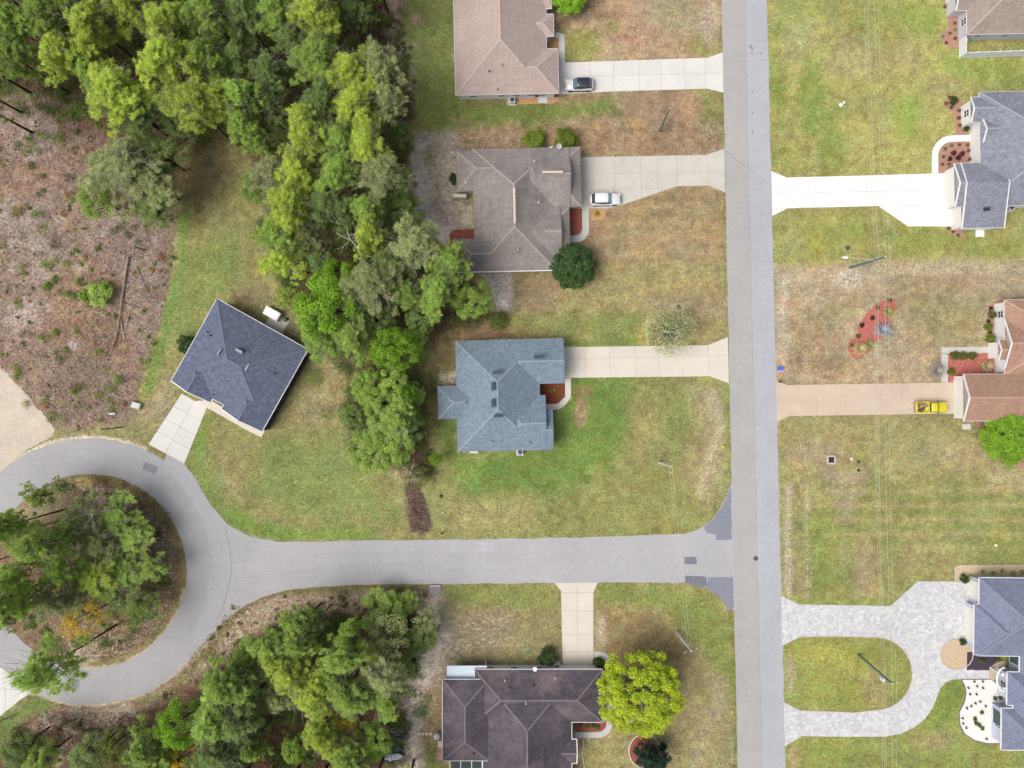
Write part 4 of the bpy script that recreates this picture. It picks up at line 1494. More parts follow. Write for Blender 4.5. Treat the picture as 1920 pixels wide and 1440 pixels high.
# plum house at the bottom
frE = (985, 1350, 0)
hE, fE = house('plum_roof_house', 'large house with plum-grey hip roof at the bottom edge of the frame', frE,
               [(830, 1272, 917, 1424, dict(ax='y', dz=0.35)), (890, 1255, 1130, 1354, dict(ax='x')), (904, 1270, 1072, 1600, dict(ax='y')),
                (930, 1345, 1072, 1487, dict(ax='x')), (1030, 1386, 1082, 1431, dict(ax='x', ends='hg'))],
               M_rE, M_ww, capm('cap_plum', C(126, 116, 124)), gw=0.12, nowin=(4,), doors=[(1, (0, 1), 0.80, 4.6)])
for (x, y, zz) in [(986, 1318, 5.0), (1041, 1271, 3.6), (947, 1276, 3.6)]:
    on_roof(hE, frE, x, y, zz, 0, 0, 0.4, 'vent_pipe', M_white, 'pipe')
for (x, y) in [(1001, 1286), (888, 1414)]:
    on_roof(hE, frE, x, y, 4.0, 0, 0, 0.1, 'vent_pipe', mat('pipe_black', C(40, 42, 50)), 'pipe')
b = MB(); xa, ya, _ = P(838, 1273, 2.4); xb, yb, _ = P(913, 1248, 2.4)
b.box(((xa + xb) / 2, (ya + yb) / 2, 2.4), (xb - xa, yb - ya, 0.1))
b.build('patio_cover', mat('white_metal_roof', C(212, 226, 240), 0.4), hE)
b = MB()
for (x, y) in [(841, 1250), (910, 1250)]:
    p = P(x, y, 2.4); b.box((p[0], p[1], 1.17), (0.12, 0.12, 2.34))
b.build('patio_post', M_white, hE)
# pool cage frame
cg = thing('screen_enclosure', 'white framed screen enclosure against the plum-roofed house at the bottom edge', 'screen enclosure', P(875, 1455))
fr_ = MB(); scn = MB()
x0, y0, _ = P(843, 1426, 2.9); x1, y1, _ = P(905, 1500, 2.9)
for k in range(4):
    xk = x0 + (x1 - x0) * k / 3
    fr_.box((xk, (y0 + y1) / 2, 2.9), (0.1, abs(y1 - y0), 0.12))
for k in range(5):
    yk = y0 + (y1 - y0) * k / 4
    fr_.box(((x0 + x1) / 2, yk, 2.902), (x1 - x0, 0.1, 0.11))
for (x, y) in ((x0, y0), (x1, y0), (x0, y1), (x1, y1), (x0, (y0 + y1) / 2), (x1, (y0 + y1) / 2)):
    fr_.box((x, y, 1.42), (0.1, 0.1, 2.84))
fr_.build('frame', M_white, cg)
b = MB(); b.box(((x0 + x1) / 2, (y0 + y1) / 2, 0.06), (x1 - x0, abs(y1 - y0), 0.1)); b.build('deck', mat('dark_deck', C(74, 82, 86), 0.8, 0.2, 3), cg)

# steel-blue house, south-east
frF = (1900, 1230, 0.6)
hF, fF = house('steel_blue_house', 'house with steel-blue roof and white trim behind the curved paver drive', frF,
               [(1835, 1084, 2060, 1230, dict(ax='x')), (1826, 1134, 1990, 1228, dict(ax='x')), (1912, 1218, 2060, 1325, dict(ax='x')), (1889, 1260, 2050, 1322, dict(ax='x')),
                (1879, 1328, 2060, 1406, dict(ax='x')), (1900, 1300, 2070, 1400, dict(ax='x'))],
               M_rF, M_wb, capm('cap_steel', C(132, 138, 160)), eave=3.0, over=0.5, gw=0.17, nowin=(1, 0), doors=[(1, (-1, 0), 0.52, 4.9), (0, (-1, 0), 0.82, 2.6)])
# arched windows
def arch_win(root, fr, f, px, py, nx, ny, w_, h_, z0):
    b = MB(); g = MB()
    pts = [(-w_ / 2, z0)] + [(-w_ / 2 * math.cos(math.pi * k / 10), z0 + h_ * 0.55 + h_ * 0.45 * math.sin(math.pi * k / 10)) for k in range(11)] + [(w_ / 2, z0)]
    vs = [(px + nx * 0.03 + (u if ny else 0), py + ny * 0.03 + (u if nx else 0), z) for u, z in pts]
    n_ = len(vs)
    b.tube(vs + [vs[0]], 0.05, 4)
    wn = b.build('window', M_white, root, local=True)
    v2 = [(v[0] + nx * 0.01, v[1] + ny * 0.01, v[2]) for v in vs]
    g.add(v2, [tuple(range(n_)), tuple(range(n_ - 1, -1, -1))])
    g.build('pane', glass_mat('arch_glass', (0.08, 0.16, 0.16, 1)) if 'arch_glass' not in bpy.data.materials else bpy.data.materials['arch_glass'], wn, local=True)


def lp(fr, f, px, py):
    return ((px - fr[0]) * f, (fr[1] - py) * f)


x, y = lp(frF, fF, 1879 + 6.0, 1355); arch_win(hF, frF, fF, x - 0.02, y, -1, 0, 2.2, 2.1, 0.5)
x, y = lp(frF, fF, 1912 + 5.6, 1240); arch_win(hF, frF, fF, x - 0.02, y, -1, 0, 2.0, 2.4, 0.3)
# round entry porch with a white arc beam
b = MB(); pts = []
for k in range(13):
    t = math.radians(90 + 180 * k / 12)
    p = P(1884 + 26 * math.cos(t) * 0.55, 1274 - 26 * math.sin(t) * 0.85, 2.7)
    pts.append(p)
b.tube(pts, 0.13, 6); b.build('porch_beam', M_white, hF)
b = MB(); b.prism([P2(1884 + 30 * math.cos(math.radians(t)), 1262 - 24 * math.sin(math.radians(t))) for t in range(90, 271, 15)], 0.06, 0.16)
b.build('porch_floor', mat('porch_tile', C(206, 186, 166), 0.8, 0.1, 4), hF)
for (x, y) in [(1858, 1252), (1862, 1278)]:
    p = P(x, y); b = MB(); b.lathe((p[0], p[1], 0.05), [(0.22, 0), (0.18, 0.1), (0.18, 2.5), (0.24, 2.6)], 10); b.build('porch_column', M_white, hF)

# brown house, east
frG = (1890, 690, -0.3)
hG, fG = house('brown_roof_house', 'house with warm brown gabled roof at the right edge, above the yellow pickup', frG,
               [(1884, 562, 2080, 702, dict(ax='y', ends='hh')), (1806, 701, 2060, 789, dict(ax='x', ends='gh')), (1884, 599, 2000, 690, dict(ax='x', ends='gh')),
                (1872, 637, 1960, 675, dict(ax='x', ends='gh', pitch=0.5))],
               M_rG, M_ww, capm('cap_brown', C(190, 158, 138)), over=0.3, eave=2.7, doors=[(1, (-1, 0), 0.5, 5.0)], nowin=(3,))
# grey house, north-east
frI = (1880, 300, -1.0)
hI, fI = house('grey_roof_house', 'house with blue-grey gabled roof beside the long white drive', frI,
               [(1838, 172, 2080, 386, dict(ax='y', ends='hh')), (1789, 305, 1960, 386, dict(ax='x', ends='gh')), (1801, 304, 1881, 427, dict(ax='x', ends='gg', rf=0.665, pitch=0.277)),
                (1822, 181, 1900, 229, dict(ax='x', ends='gh')), (1843, 219, 1920, 270, dict(ax='x', ends='gh', pitch=0.5))],
               M_rI, M_ww, capm('cap_gr', C(164, 166, 176)), over=0.3, eave=2.8, doors=[(1, (-1, 0), 0.5, 5.0), (2, (-1, 0), 0.18, 2.6)], nowin=(0, 4))
on_roof(hI, frI, 1850, 392, 3.9, 0.75, 0.45, 0.3, 'roof_vent', mat('vent_black', C(40, 44, 60)))
for (px_, py_, wy) in [(1843, 291, 1.6), (1843, 300, 0.9)]:
    x, y = lp(frI, fI, px_, py_)
    win(hI, x, y, -1, 0, wy, 1.3, 1.45)
# taupe house, north-east corner
frJ = (1900, 0, -1.0)
hJ, fJ = house('taupe_roof_house', 'house with taupe hip roof in the top right corner behind the white fence', frJ,
               [(1812, -160, 2080, 63, dict(ax='x')), (1792, -110, 1900, 18, dict(ax='x', ends='gh'))],
               M_rJ, mat('wall_lilac', C(210, 210, 218), 0.8, 0.03), capm('cap_taupe', C(180, 166, 156)), doors=[(1, (-1, 0), 0.5, 4.9)])

# ------------------------------------------------------------------ white vinyl fence
fn = thing('vinyl_fence', 'white vinyl fence round the yard of the taupe-roofed house', 'fence', P(1797, 108))
def fence_run(p0, p1, npan):
    a_ = Vector((*P2(*p0), 0)); b_ = Vector((*P2(*p1), 0))
    d = b_ - a_
    rz = math.atan2(d.y, d.x)
    L = d.length / npan
    for k in range(npan + 1):
        c = a_ + d * (k / npan)
        b = MB(); b.box((c.x, c.y, 0.95), (0.14, 0.14, 1.9), rz); b.box((c.x, c.y, 1.93), (0.18, 0.18, 0.05), rz)
        b.build('fence_post', M_white, fn)
        if k < npan:
            c2 = a_ + d * ((k + 0.5) / npan)
            b = MB(); b.box((c2.x, c2.y, 0.92), (L - 0.16, 0.05, 1.6), rz)
            pn = b.build('fence_panel', mat('vinyl_panel', C(236, 236, 242), 0.6, 0.03), fn)
            b = MB(); b.box((c2.x, c2.y, 1.76), (L - 0.15, 0.09, 0.13), rz); b.build('rail', M_white, pn)
            b = MB(); b.box((c2.x, c2.y, 0.14), (L - 0.15, 0.09, 0.12), rz); b.build('rail', M_white, pn)
fence_run((1798, 109), (1799, 18), 4)
fence_run((1799, 109), (2060, 100), 13)

# ------------------------------------------------------------------ tree building
def branches_np(mb, rs, base, dirv, length, rad, depth, ends, spread=0.7, n=5, kids=3):
    p = np.array(base, float)
    d = np.array(dirv, float)
    d /= np.linalg.norm(d)
    pts, rads = [tuple(p)], [rad]
    seg = 3
    for i in range(seg):
        d = d + rs.normal(0, 0.13, 3)
        d /= np.linalg.norm(d)
        p = p + d * length / seg
        pts.append(tuple(p))
        rads.append(rad * (1 - 0.5 * (i + 1) / seg))
    mb.tube(pts, rads, n, cap=False)
    ends.append((p, depth))
    if depth > 0:
        for k in range(kids):
            t = 0.45 + 0.55 * (k + 1) / kids
            i = min(int(t * seg), seg)
            q_ = np.array(pts[i])
            dd = d + rs.normal(0, spread, 3)
            dd[2] = dd[2] * 0.6 + 0.1
            branches_np(mb, rs, q_, dd, length * rs.uniform(0.45, 0.7), rads[i] * 0.6, depth - 1, ends, spread, max(3, n - 1), kids)


def tints(rs, ncent, nn, nper, each=0.35):
    t = rs.uniform(0, 1, (ncent, 3))
    t = np.repeat(t, nn, axis=0)
    t = t * (1 - each) + rs.uniform(0, 1, t.shape) * each
    return np.repeat(np.concatenate([t, np.ones((len(t), 1))], 1), nper, 0)


def needles(rs, cents, nn, ln, wd, up=0.35, jitter=0.0):
    """burst of blades round every centre -> tris"""
    c = np.repeat(np.array(cents), nn, axis=0)
    N = len(c)
    d = rs.normal(0, 1, (N, 3))
    d[:, 2] = d[:, 2] * 0.8 + up
    d /= np.linalg.norm(d, axis=1)[:, None] + 1e-9
    r_ = rs.normal(0, 0.38, (N, 3)) + np.array([0, 0, 1.0])
    s_ = np.cross(d, r_)
    s_ /= np.linalg.norm(s_, axis=1)[:, None] + 1e-9
    L = ln * rs.uniform(0.6, 1.25, (N, 1))
    c = c + rs.normal(0, jitter, (N, 3)) + d * ln * 0.15
    a_ = c - s_ * wd * 0.5
    b_ = c + s_ * wd * 0.5
    t_ = c + d * L
    return np.stack([a_, b_, t_], 1).reshape(-1, 3)


def leaves(rs, cents, nn, rad, size, flat=0.6):
    """small diamond leaves through a ball round every centre -> quads"""
    c = np.repeat(np.array(cents), nn, axis=0)
    N = len(c)
    o = rs.normal(0, 1, (N, 3))
    o /= np.linalg.norm(o, axis=1)[:, None]
    o *= rad * rs.uniform(0.35, 1.0, (N, 1))
    o[:, 2] *= 0.75
    c = c + o
    nrm = rs.normal(0, 0.55, (N, 3)) + np.array([0, 0, flat + 0.45]) + o / rad * 0.6
    nrm /= np.linalg.norm(nrm, axis=1)[:, None]
    t_ = np.cross(nrm, rs.normal(0, 1, (N, 3)))
    t_ /= np.linalg.norm(t_, axis=1)[:, None] + 1e-9
    b_ = np.cross(nrm, t_)
    s_ = size * rs.uniform(0.6, 1.3, (N, 1))
    return np.stack([c - t_ * s_, c - b_ * s_ * 0.6, c + t_ * s_, c + b_ * s_ * 0.6], 1).reshape(-1, 3)


M_bark = mat('bark_grey', C(112, 102, 96), 0.95, 0.25, 3)
M_barkd = mat('bark_dark', C(84, 72, 66), 0.95, 0.25, 3)
M_barkm = mat('bark_mid', C(150, 142, 138), 0.95, 0.2, 3)
M_barkp = mat('bark_pale', C(176, 168, 160), 0.95, 0.2, 3)
LM = {
    'yellow': leaf_mat('needles_yellowgreen', C(194, 208, 88, 1.28), C(164, 188, 84, 1.32)),
    'green': leaf_mat('needles_green', C(176, 200, 96, 1.3), C(144, 174, 88, 1.35)),
    'dark': leaf_mat('needles_dark', C(154, 176, 102, 1.35), C(126, 150, 86, 1.38)),
    'grey': leaf_mat('needles_greygreen', C(182, 190, 130, 1.34), C(158, 170, 112, 1.38)),
    'bright': leaf_mat('leaves_bright', C(158, 196, 56, 1.4), C(126, 174, 50, 1.4)),
    'lime': leaf_mat('leaves_lime', C(200, 206, 48, 1.35), C(140, 172, 50, 1.4)),
    'gold': leaf_mat('leaves_gold', C(222, 188, 46, 1.4), C(190, 166, 50, 1.5)),
    'deep': leaf_mat('leaves_deep', C(88, 118, 56, 1.6), C(60, 92, 48, 1.6)),
    'bluedeep': leaf_mat('leaves_bluedeep', C(66, 92, 74, 1.6), C(48, 74, 56, 1.6)),
    'olive': leaf_mat('leaves_olive', C(132, 142, 66, 1.6), C(104, 116, 52, 1.6)),
    'shrub': leaf_mat('leaves_shrub', C(146, 164, 54, 1.5), C(108, 134, 46, 1.5)),
    'maroon': leaf_mat('leaves_maroon', C(122, 62, 68, 1.6), C(92, 52, 56, 1.6)),
    'dry': leaf_mat('leaves_dry', C(196, 170, 130, 1.6), C(160, 136, 104, 1.6)),
}


def pine_proto(seed, Rc=3.5, ht=16.0, lumps=30, tufts=9, nn=34, base=0.62, tk=1.0):
    rs = np.random.RandomState(seed)
    tb = MB()
    lean = rs.normal(0, 0.25, 2)
    ph = rs.uniform(0, 6.28, 3)
    tr = [(lean[0] * t * t, lean[1] * t * t, ht * t) for t in (0, 0.25, 0.5, 0.75, 0.96)]
    tb.tube(tr, [0.20 * tk, 0.17 * tk, 0.14 * tk, 0.10 * tk, 0.04], 7)
    br = MB()
    cents = []
    for i in range(lumps):
        t = i / (lumps - 1)
        z = ht * (base + (0.98 - base) * t ** 0.9)
        az = i * 2.399 + rs.normal(0, 0.35)
        lobe = 0.86 + 0.22 * math.sin(3 * az + ph[0]) + 0.16 * math.sin(2 * az + ph[1]) + 0.10 * math.sin(5 * az + ph[2])
        rr_ = Rc * lobe * math.sqrt(max(0.03, 1 - (t * 1.02) ** 2.2)) * rs.uniform(0.40, 1.05)
        k = z / ht
        p0 = np.array([lean[0] * k * k, lean[1] * k * k, z - rr_ * 0.15])
        p1 = np.array([p0[0] + rr_ * math.cos(az), p0[1] + rr_ * math.sin(az), z + rr_ * 0.18 + rs.normal(0, 0.2)])
        mid = (p0 + p1) / 2 + np.array([0, 0, -0.12 * rr_]) + rs.normal(0, 0.1, 3)
        br.tube([tuple(p0), tuple(mid), tuple(p1)], [0.055, 0.04, 0.018], 3, cap=False)
        for q_ in range(2):
            e_ = mid + (p1 - mid) * rs.uniform(0, .8) + rs.normal(0, 0.5, 3) * np.array([1, 1, .5])
            br.tube([tuple(mid), tuple(e_)], [0.025, 0.012], 3, cap=False)
        lr = rs.uniform(0.42, 0.72) * (0.75 + 0.25 * Rc / 3.5)
        for q_ in range(tufts):
            o = rs.normal(0, 1, 3)
            o /= np.linalg.norm(o)
            o[2] = abs(o[2]) * 0.7 - 0.1
            cents.append(p1 * 0.92 + p0 * 0.08 + o * lr)
    for i in range(70):
        az, rr_ = rs.uniform(0, 6.28), Rc * rs.uniform(0.1, 0.75)
        z0 = ht * (base + (0.98 - base) * math.sqrt(max(0.05, 1 - (rr_ / Rc) ** 2)) * 0.92)
        p0 = np.array([rr_ * math.cos(az), rr_ * math.sin(az), z0])
        p1 = p0 + np.array([math.cos(az), math.sin(az), 0.5]) * rs.uniform(0.4, 1.2) + rs.normal(0, 0.3, 3)
        br.tube([tuple(p0), tuple(p1)], [0.026, 0.012], 3, cap=False)
    nv = needles(rs, cents, nn, 0.35, 0.075, 0.45, 0.07)
    return tb, br, (nv, tints(rs, len(cents), nn, 3))


def leaf_proto(seed, Rc=3.0, ht=6.0, lumps=40, per=120, size=0.12, lr=0.75, zsc=0.75, trunk=0.2, base=0.35, sparse=1.0):
    rs = np.random.RandomState(seed)
    tb = MB()
    tb.tube([(0, 0, 0), (0.05, 0.03, ht * 0.25), (rs.normal(0, .1), rs.normal(0, .1), ht * 0.55)], [trunk, trunk * 0.8, trunk * 0.5], 7)
    br = MB()
    cents = []
    zc = ht - Rc * zsc
    for i in range(lumps):
        u = rs.uniform(-0.25, 1)
        az = i * 2.399 + rs.normal(0, 0.3)
        rr_ = math.sqrt(max(0, 1 - u * u)) * Rc * rs.uniform(0.72, 1.0)
        if i % 5 == 0:
            rr_ *= 0.6
        p1 = np.array([rr_ * math.cos(az), rr_ * math.sin(az), zc + u * Rc * zsc * rs.uniform(0.8, 1)])
        p0 = np.array([0, 0, ht * rs.uniform(0.2, 0.5)])
        mid = (p0 + p1) / 2 + rs.normal(0, 0.15, 3)
        br.tube([tuple(p0), tuple(mid), tuple(p1)], [trunk * 0.35, trunk * 0.22, 0.015], 3, cap=False)
        cents.append(p1)
    lv = leaves(rs, cents, per, lr, size)
    return tb, br, (lv, tints(rs, len(cents), per, 4, 0.7))


def mesh_from_mb(mb, name, m):
    me = bpy.data.meshes.new(name)
    me.from_pydata([tuple(v) for v in mb.v], [], mb.f)
    me.materials.append(m)
    me.polygons.foreach_set('use_smooth', [True] * len(me.polygons))
    me.update()
    return me


PROTO = {}


def proto(key, fn, nper, trunk_mat, branch_mat):
    tb, br, nv = fn()
    PROTO[key] = (mesh_from_mb(tb, 'trunk', trunk_mat), mesh_from_mb(br, 'branches', branch_mat), np_mesh('crown', nv[0], nper, [LM['green']], nv[1]))


for k in range(5):
    proto('pine%d' % k, lambda k=k: pine_proto(100 + k, 3.5, 16, 62 + 3 * k, 8, 40), 3, M_barkd, M_barkm)
for k in range(3):
    proto('thin%d' % k, lambda k=k: pine_proto(200 + k, 3.2, 15, 40, 8, 34, 0.6, 0.6), 3, M_barkd, M_barkp)
for k in range(3):
    proto('bushy%d' % k, lambda k=k: leaf_proto(300 + k, 3.0, 8.0, 70, 150, 0.09, 0.62, 0.9, 0.18), 4, M_barkd, M_bark)
proto('spruce0', lambda: pine_proto(400, 2.2, 9, 44, 10, 34, 0.15), 3, M_barkd, M_bark)
proto('bigleaf', lambda: leaf_proto(500, 5.6, 8.5, 170, 170, 0.125, 0.74, 0.62, 0.34), 4, M_bark, M_barkp)
proto('dense', lambda: leaf_proto(501, 3.0, 5.2, 130, 170, 0.12, 0.62, 0.75, 0.2), 4, M_bark, M_barkp)
proto('hedge', lambda: leaf_proto(502, 1.0, 1.5, 26, 120, 0.07, 0.34, 0.8, 0.05), 4, M_bark, M_bark)
proto('hedge2', lambda: leaf_proto(503, 1.0, 1.5, 22, 120, 0.07, 0.38, 0.8, 0.05), 4, M_bark, M_bark)
proto('sparse', lambda: leaf_proto(504, 3.2, 6.0, 110, 16, 0.11, 0.8, 0.6, 0.26), 4, M_barkp, M_barkp)
proto('scraggy', lambda: leaf_proto(505, 3.0, 9.0, 34, 60, 0.11, 0.7, 0.8, 0.16), 4, M_bark, M_barkp)


def plant(kind, px, py, dpx, ht, colr, name, label, cat, group=None, zfrac=0.8, base_r=None):
    """crown centre seen at photo px; dpx = crown diameter in photo px"""
    ref = {'pine': (3.5 * 2.15, 16), 'thin': (3.2 * 2.15, 15), 'bush': (3.0 * 2.3, 8.0), 'spru': (2.2 * 2.3, 9.0), 'bigl': (5.6 * 2.2, 8.5), 'dens': (3.0 * 2.3, 5.2),
           'hedg': (1.0 * 2.5, 1.5), 'spar': (3.2 * 2.3, 6.0), 'scra': (3.0 * 2.3, 9.0)}[kind[:4]]
    zc = ht * zfrac
    x, y, _ = P(px, py, zc)
    dm = dpx / (S * H / (H - zc))
    s_ = dm / ref[0]
    sz = ht / ref[1]
    r_ = thing(name, label, cat, (x, y, 0), R.uniform(0, 6.28), group)
    q_ = R.uniform(0.88, 1.14) if kind[:4] in ('pine', 'thin', 'bush', 'scra') else 1
    r_.scale = (s_ * q_, s_ / q_, sz)
    tm, bm_, cm = PROTO[kind]
    for nm, me in (('trunk', tm), ('branches', bm_), ('crown', cm)):
        o = bpy.data.objects.new(nm, me)
        link(o, r_)
        if nm == 'crown':
            o.material_slots[0].link = 'OBJECT'
            o.material_slots[0].material = LM[colr]
        if nm == 'branches' and colr == 'grey':
            o.material_slots[0].link = 'OBJECT'
            o.material_slots[0].material = M_barkp
    return r_


ORD = ['first', 'second', 'third', 'fourth', 'fifth', 'sixth', 'seventh', 'eighth', 'ninth', 'tenth', 'eleventh', 'twelfth', 'thirteenth', 'fourteenth', 'fifteenth']
CN = {'yellow': 'yellow-green', 'green': 'mid-green', 'dark': 'dark green', 'grey': 'grey-green', 'bright': 'bright green', 'gold': 'golden-yellow', 'deep': 'deep green', 'olive': 'olive'}
Y, G, D, E, B, O = 'yellow', 'green', 'dark', 'grey', 'bright', 'gold'
GROUPS = [
    ('along the top edge of the picture', 'pines along the top edge', [
        (12, 38, 96, 16, G), (88, 28, 100, 16, G), (172, 40, 104, 16, Y), (245, 12, 90, 15, Y), (305, 44, 92, 16, Y), (395, 30, 96, 16, G), (455, 30, 84, 14, D),
        (515, 22, 88, 15, G), (585, 28, 112, 16, Y), (655, 20, 70, 11, D)]),
    ('in the second row of the wood', 'pines in the second row', [
        (22, 104, 86, 15, G), (120, 100, 90, 15, Y), (170, 130, 70, 13, G), (318, 108, 112, 17, Y), (378, 110, 80, 15, G), (440, 112, 70, 12, D), (505, 130, 78, 12, D),
        (590, 112, 104, 16, G), (655, 140, 100, 16, Y), (712, 128, 96, 16, E), (548, 70, 70, 14, D)]),
    ('in the band north of the grassy clearing', 'pines north of the clearing', [
        (212, 178, 120, 15, Y), (262, 218, 72, 12, D), (300, 190, 66, 12, G), (356, 196, 110, 17, Y), (408, 196, 80, 15, Y), (448, 190, 96, 15, G), (505, 196, 78, 12, D), (455, 240, 70, 14, G),
        (600, 196, 90, 14, D), (668, 196, 98, 16, Y), (728, 190, 74, 15, E)]),
    ('at the brush edge west of the clearing', 'trees west of the clearing', [
        (232, 318, 128, 12, E), (282, 345, 96, 10, E), (176, 372, 70, 8, G), (300, 290, 70, 9, D), (228, 385, 60, 7, E), (286, 395, 60, 7, D), (330, 235, 60, 9, D)]),
    ('between clearing and sandy yard, upper', 'trees between clearing and sandy yard, upper rank', [
        (490, 270, 60, 11, G), (574, 262, 104, 16, Y), (640, 262, 84, 15, G), (690, 275, 96, 16, Y), (498, 325, 86, 13, E), (556, 320, 92, 15, Y), (632, 322, 92, 15, G),
        (712, 322, 96, 16, E), (746, 245, 50, 8, D), (478, 355, 62, 11, G)]),
    ('between clearing and sandy yard, lower', 'trees between clearing and sandy yard, lower rank', [
        (538, 384, 108, 16, Y), (608, 385, 92, 14, D), (690, 390, 76, 14, G), (745, 395, 82, 9, D), (520, 435, 86, 14, G), (575, 438, 70, 12, E), (640, 425, 60, 9, D),
        (695, 440, 76, 14, Y), (535, 490, 76, 13, Y), (600, 490, 66, 11, D), (715, 460, 60, 10, D)]),
    ('in the belt above the blue roof', 'trees in the belt above the blue roof', [
        (776, 462, 108, 15, E), (845, 492, 80, 13, G), (735, 510, 70, 13, D), (700, 535, 110, 15, E), (765, 545, 74, 12, G), (822, 540, 84, 13, G), (884, 562, 74, 9, 'green'),
        (628, 525, 84, 13, B), (660, 560, 74, 12, G), (790, 590, 60, 9, D)]),
    ('beside the slate-roofed house', 'trees beside the slate-roofed house', [
        (606, 572, 124, 14, B), (598, 630, 84, 11, G), (660, 625, 84, 11, G), (536, 560, 46, 9, Y), (700, 600, 64, 9, D)]),
    ('in the narrow belt west of the blue roof', 'trees in the narrow belt', [
        (736, 655, 84, 11, B), (775, 632, 46, 6, G), (688, 724, 62, 8, G), (736, 722, 62, 9, G), (714, 755, 66, 9, G), (660, 785, 50, 6, D), (755, 745, 50, 8, B), (776, 738, 40, 6, G),
        (735, 795, 90, 10, G), (765, 800, 60, 8, D), (700, 842, 92, 9, G), (735, 835, 76, 9, G)]),
    ('on the island of the turning circle', 'trees on the island', [
        (72, 930, 51, 8, G), (112, 912, 38, 7, E), (30, 1000, 60, 11, G), (66, 1022, 89, 15, G), (112, 1010, 78, 12, G), (150, 985, 85, 8, E), (212, 970, 94, 6, G), (180, 1020, 78, 8, E),
        (252, 1010, 80, 6, G), (22, 1080, 70, 15, G), (112, 1070, 78, 12, G), (175, 1072, 107, 8, Y), (232, 1062, 89, 6, G), (282, 1066, 56, 6, G), (42, 1130, 66, 15, G), (95, 1130, 78, 12, E),
        (200, 1100, 89, 6, G), (150, 1160, 80, 8, O), (262, 1140, 73, 6, G), (140, 1120, 67, 8, E), (20, 1160, 50, 14, E)]),
    ('in the upper rank of the south wood', 'trees in the upper rank of the south wood', [
        (566, 1172, 66, 12, G), (592, 1168, 46, 10, D), (720, 1160, 90, 5, G), (760, 1134, 46, 3, G), (510, 1222, 84, 12, G), (556, 1200, 74, 13, G), (640, 1232, 84, 14, G), (660, 1180, 44, 11, G), (718, 1192, 88, 8, E),
        (790, 1195, 60, 5, D), (694, 1228, 42, 8, O), (800, 1160, 50, 6, E), (460, 1245, 70, 10, G)]),
    ('in the middle rank of the south wood', 'trees in the middle rank of the south wood', [
        (420, 1290, 96, 15, G), (462, 1280, 72, 13, D), (540, 1262, 90, 14, Y), (580, 1300, 96, 14, Y), (520, 1310, 60, 10, E), (650, 1300, 94, 14, G), (728, 1268, 88, 13, E), (722, 1310, 72, 12, G), (645, 1345, 52, 9, O), (770, 1250, 40, 8, D)]),
    ('in the lowest rank of the south wood', 'trees in the lowest rank of the south wood', [
        (275, 1398, 86, 14, G), (336, 1366, 88, 15, B), (390, 1350, 96, 15, G), (440, 1350, 92, 14, D), (345, 1425, 70, 12, O), (410, 1415, 96, 14, D), (600, 1378, 76, 13, Y), (470, 1400, 56, 12, G), (548, 1410, 46, 9, G),
        (700, 1395, 66, 8, G), (655, 1425, 76, 11, G), (30, 1410, 66, 9, D), (70, 1432, 60, 9, G), (165, 1420, 76, 9, D), (215, 1400, 60, 9, 'olive'), (290, 1445, 80, 13, D)]),
]
# rows beyond the frame so that the wood does not stop at its edge
OUT, OUT2, OUT3, OUT4 = [], [], [], []
for i in range(14):
    OUT.append((-60 + i * 58 + R.uniform(-12, 12), -62 + R.uniform(-16, 16), R.uniform(85, 110), 16, R.choice([Y, G, D])))
for i in range(5):
    OUT2.append((-68 + R.uniform(-14, 14), 20 + i * 42, 90, 15, R.choice([Y, G, D])))
for i in range(3):
    OUT3.append((-62 + R.uniform(-8, 8), 1010 + i * 62, 80, 14, R.choice([G, D])))
for i in range(10):
    OUT4.append((250 + i * 56 + R.uniform(-10, 10), 1505 + R.uniform(-12, 12), 90, 13, R.choice([G, D, Y])))
GROUPS.append(('beyond the top edge of the wood', 'trees beyond the top edge', OUT))
GROUPS.append(('beyond the left edge of the wood', 'trees beyond the left edge', OUT2))
GROUPS.append(('beyond the left edge of the island', 'trees beyond the island', OUT3))
GROUPS.append(('beyond the bottom edge of the south wood', 'trees beyond the bottom edge', OUT4))
for (where, grp, lst) in GROUPS:
    order = sorted(range(len(lst)), key=lambda i: lst[i][0])
    for rank, i in enumerate(order):
        x, y, d, ht, c = lst[i]
        if c == O:
            kind = 'scraggy'
        elif ht <= 9:
            kind = 'bushy%d' % R.randrange(3) if c in (D, G, B, 'olive') else 'scraggy'
        elif c == E:
            kind = 'thin%d' % R.randrange(2) if R.random() < 0.35 else 'pine%d' % R.randrange(5)
        elif c == B:
            kind = 'bushy%d' % R.randrange(3)
        else:
            kind = 'pine%d' % R.randrange(5)
        if 'island' in where and c != O:
            kind = 'thin%d' % R.randrange(3)
        kn = 'pine_tree' if kind[:4] in ('pine', 'thin') else 'broadleaf_tree'
        word = 'pine' if kn == 'pine_tree' else 'tree'
        size = 'wide' if d > 95 else ('small' if d < 62 else 'mid-sized')
        if 'beyond' in where:
            lab = 'pine %s, %s from the left' % (where, ORD[rank])
        else:
            lab = '%s %s %s %s, %s from the left' % (size, CN[c], word, where, ORD[rank] if rank < 15 else ['sixteenth', 'seventeenth', 'eighteenth', 'nineteenth', 'twentieth', 'last'][min(rank - 15, 5)])
        if len(lab.split()) > 16:
            lab = lab.replace('mid-sized ', '').replace('in the ', 'in ')
        plant(kind, x, y, d * 1.2, ht, c, kn, lab, 'tree', grp, 0.82)

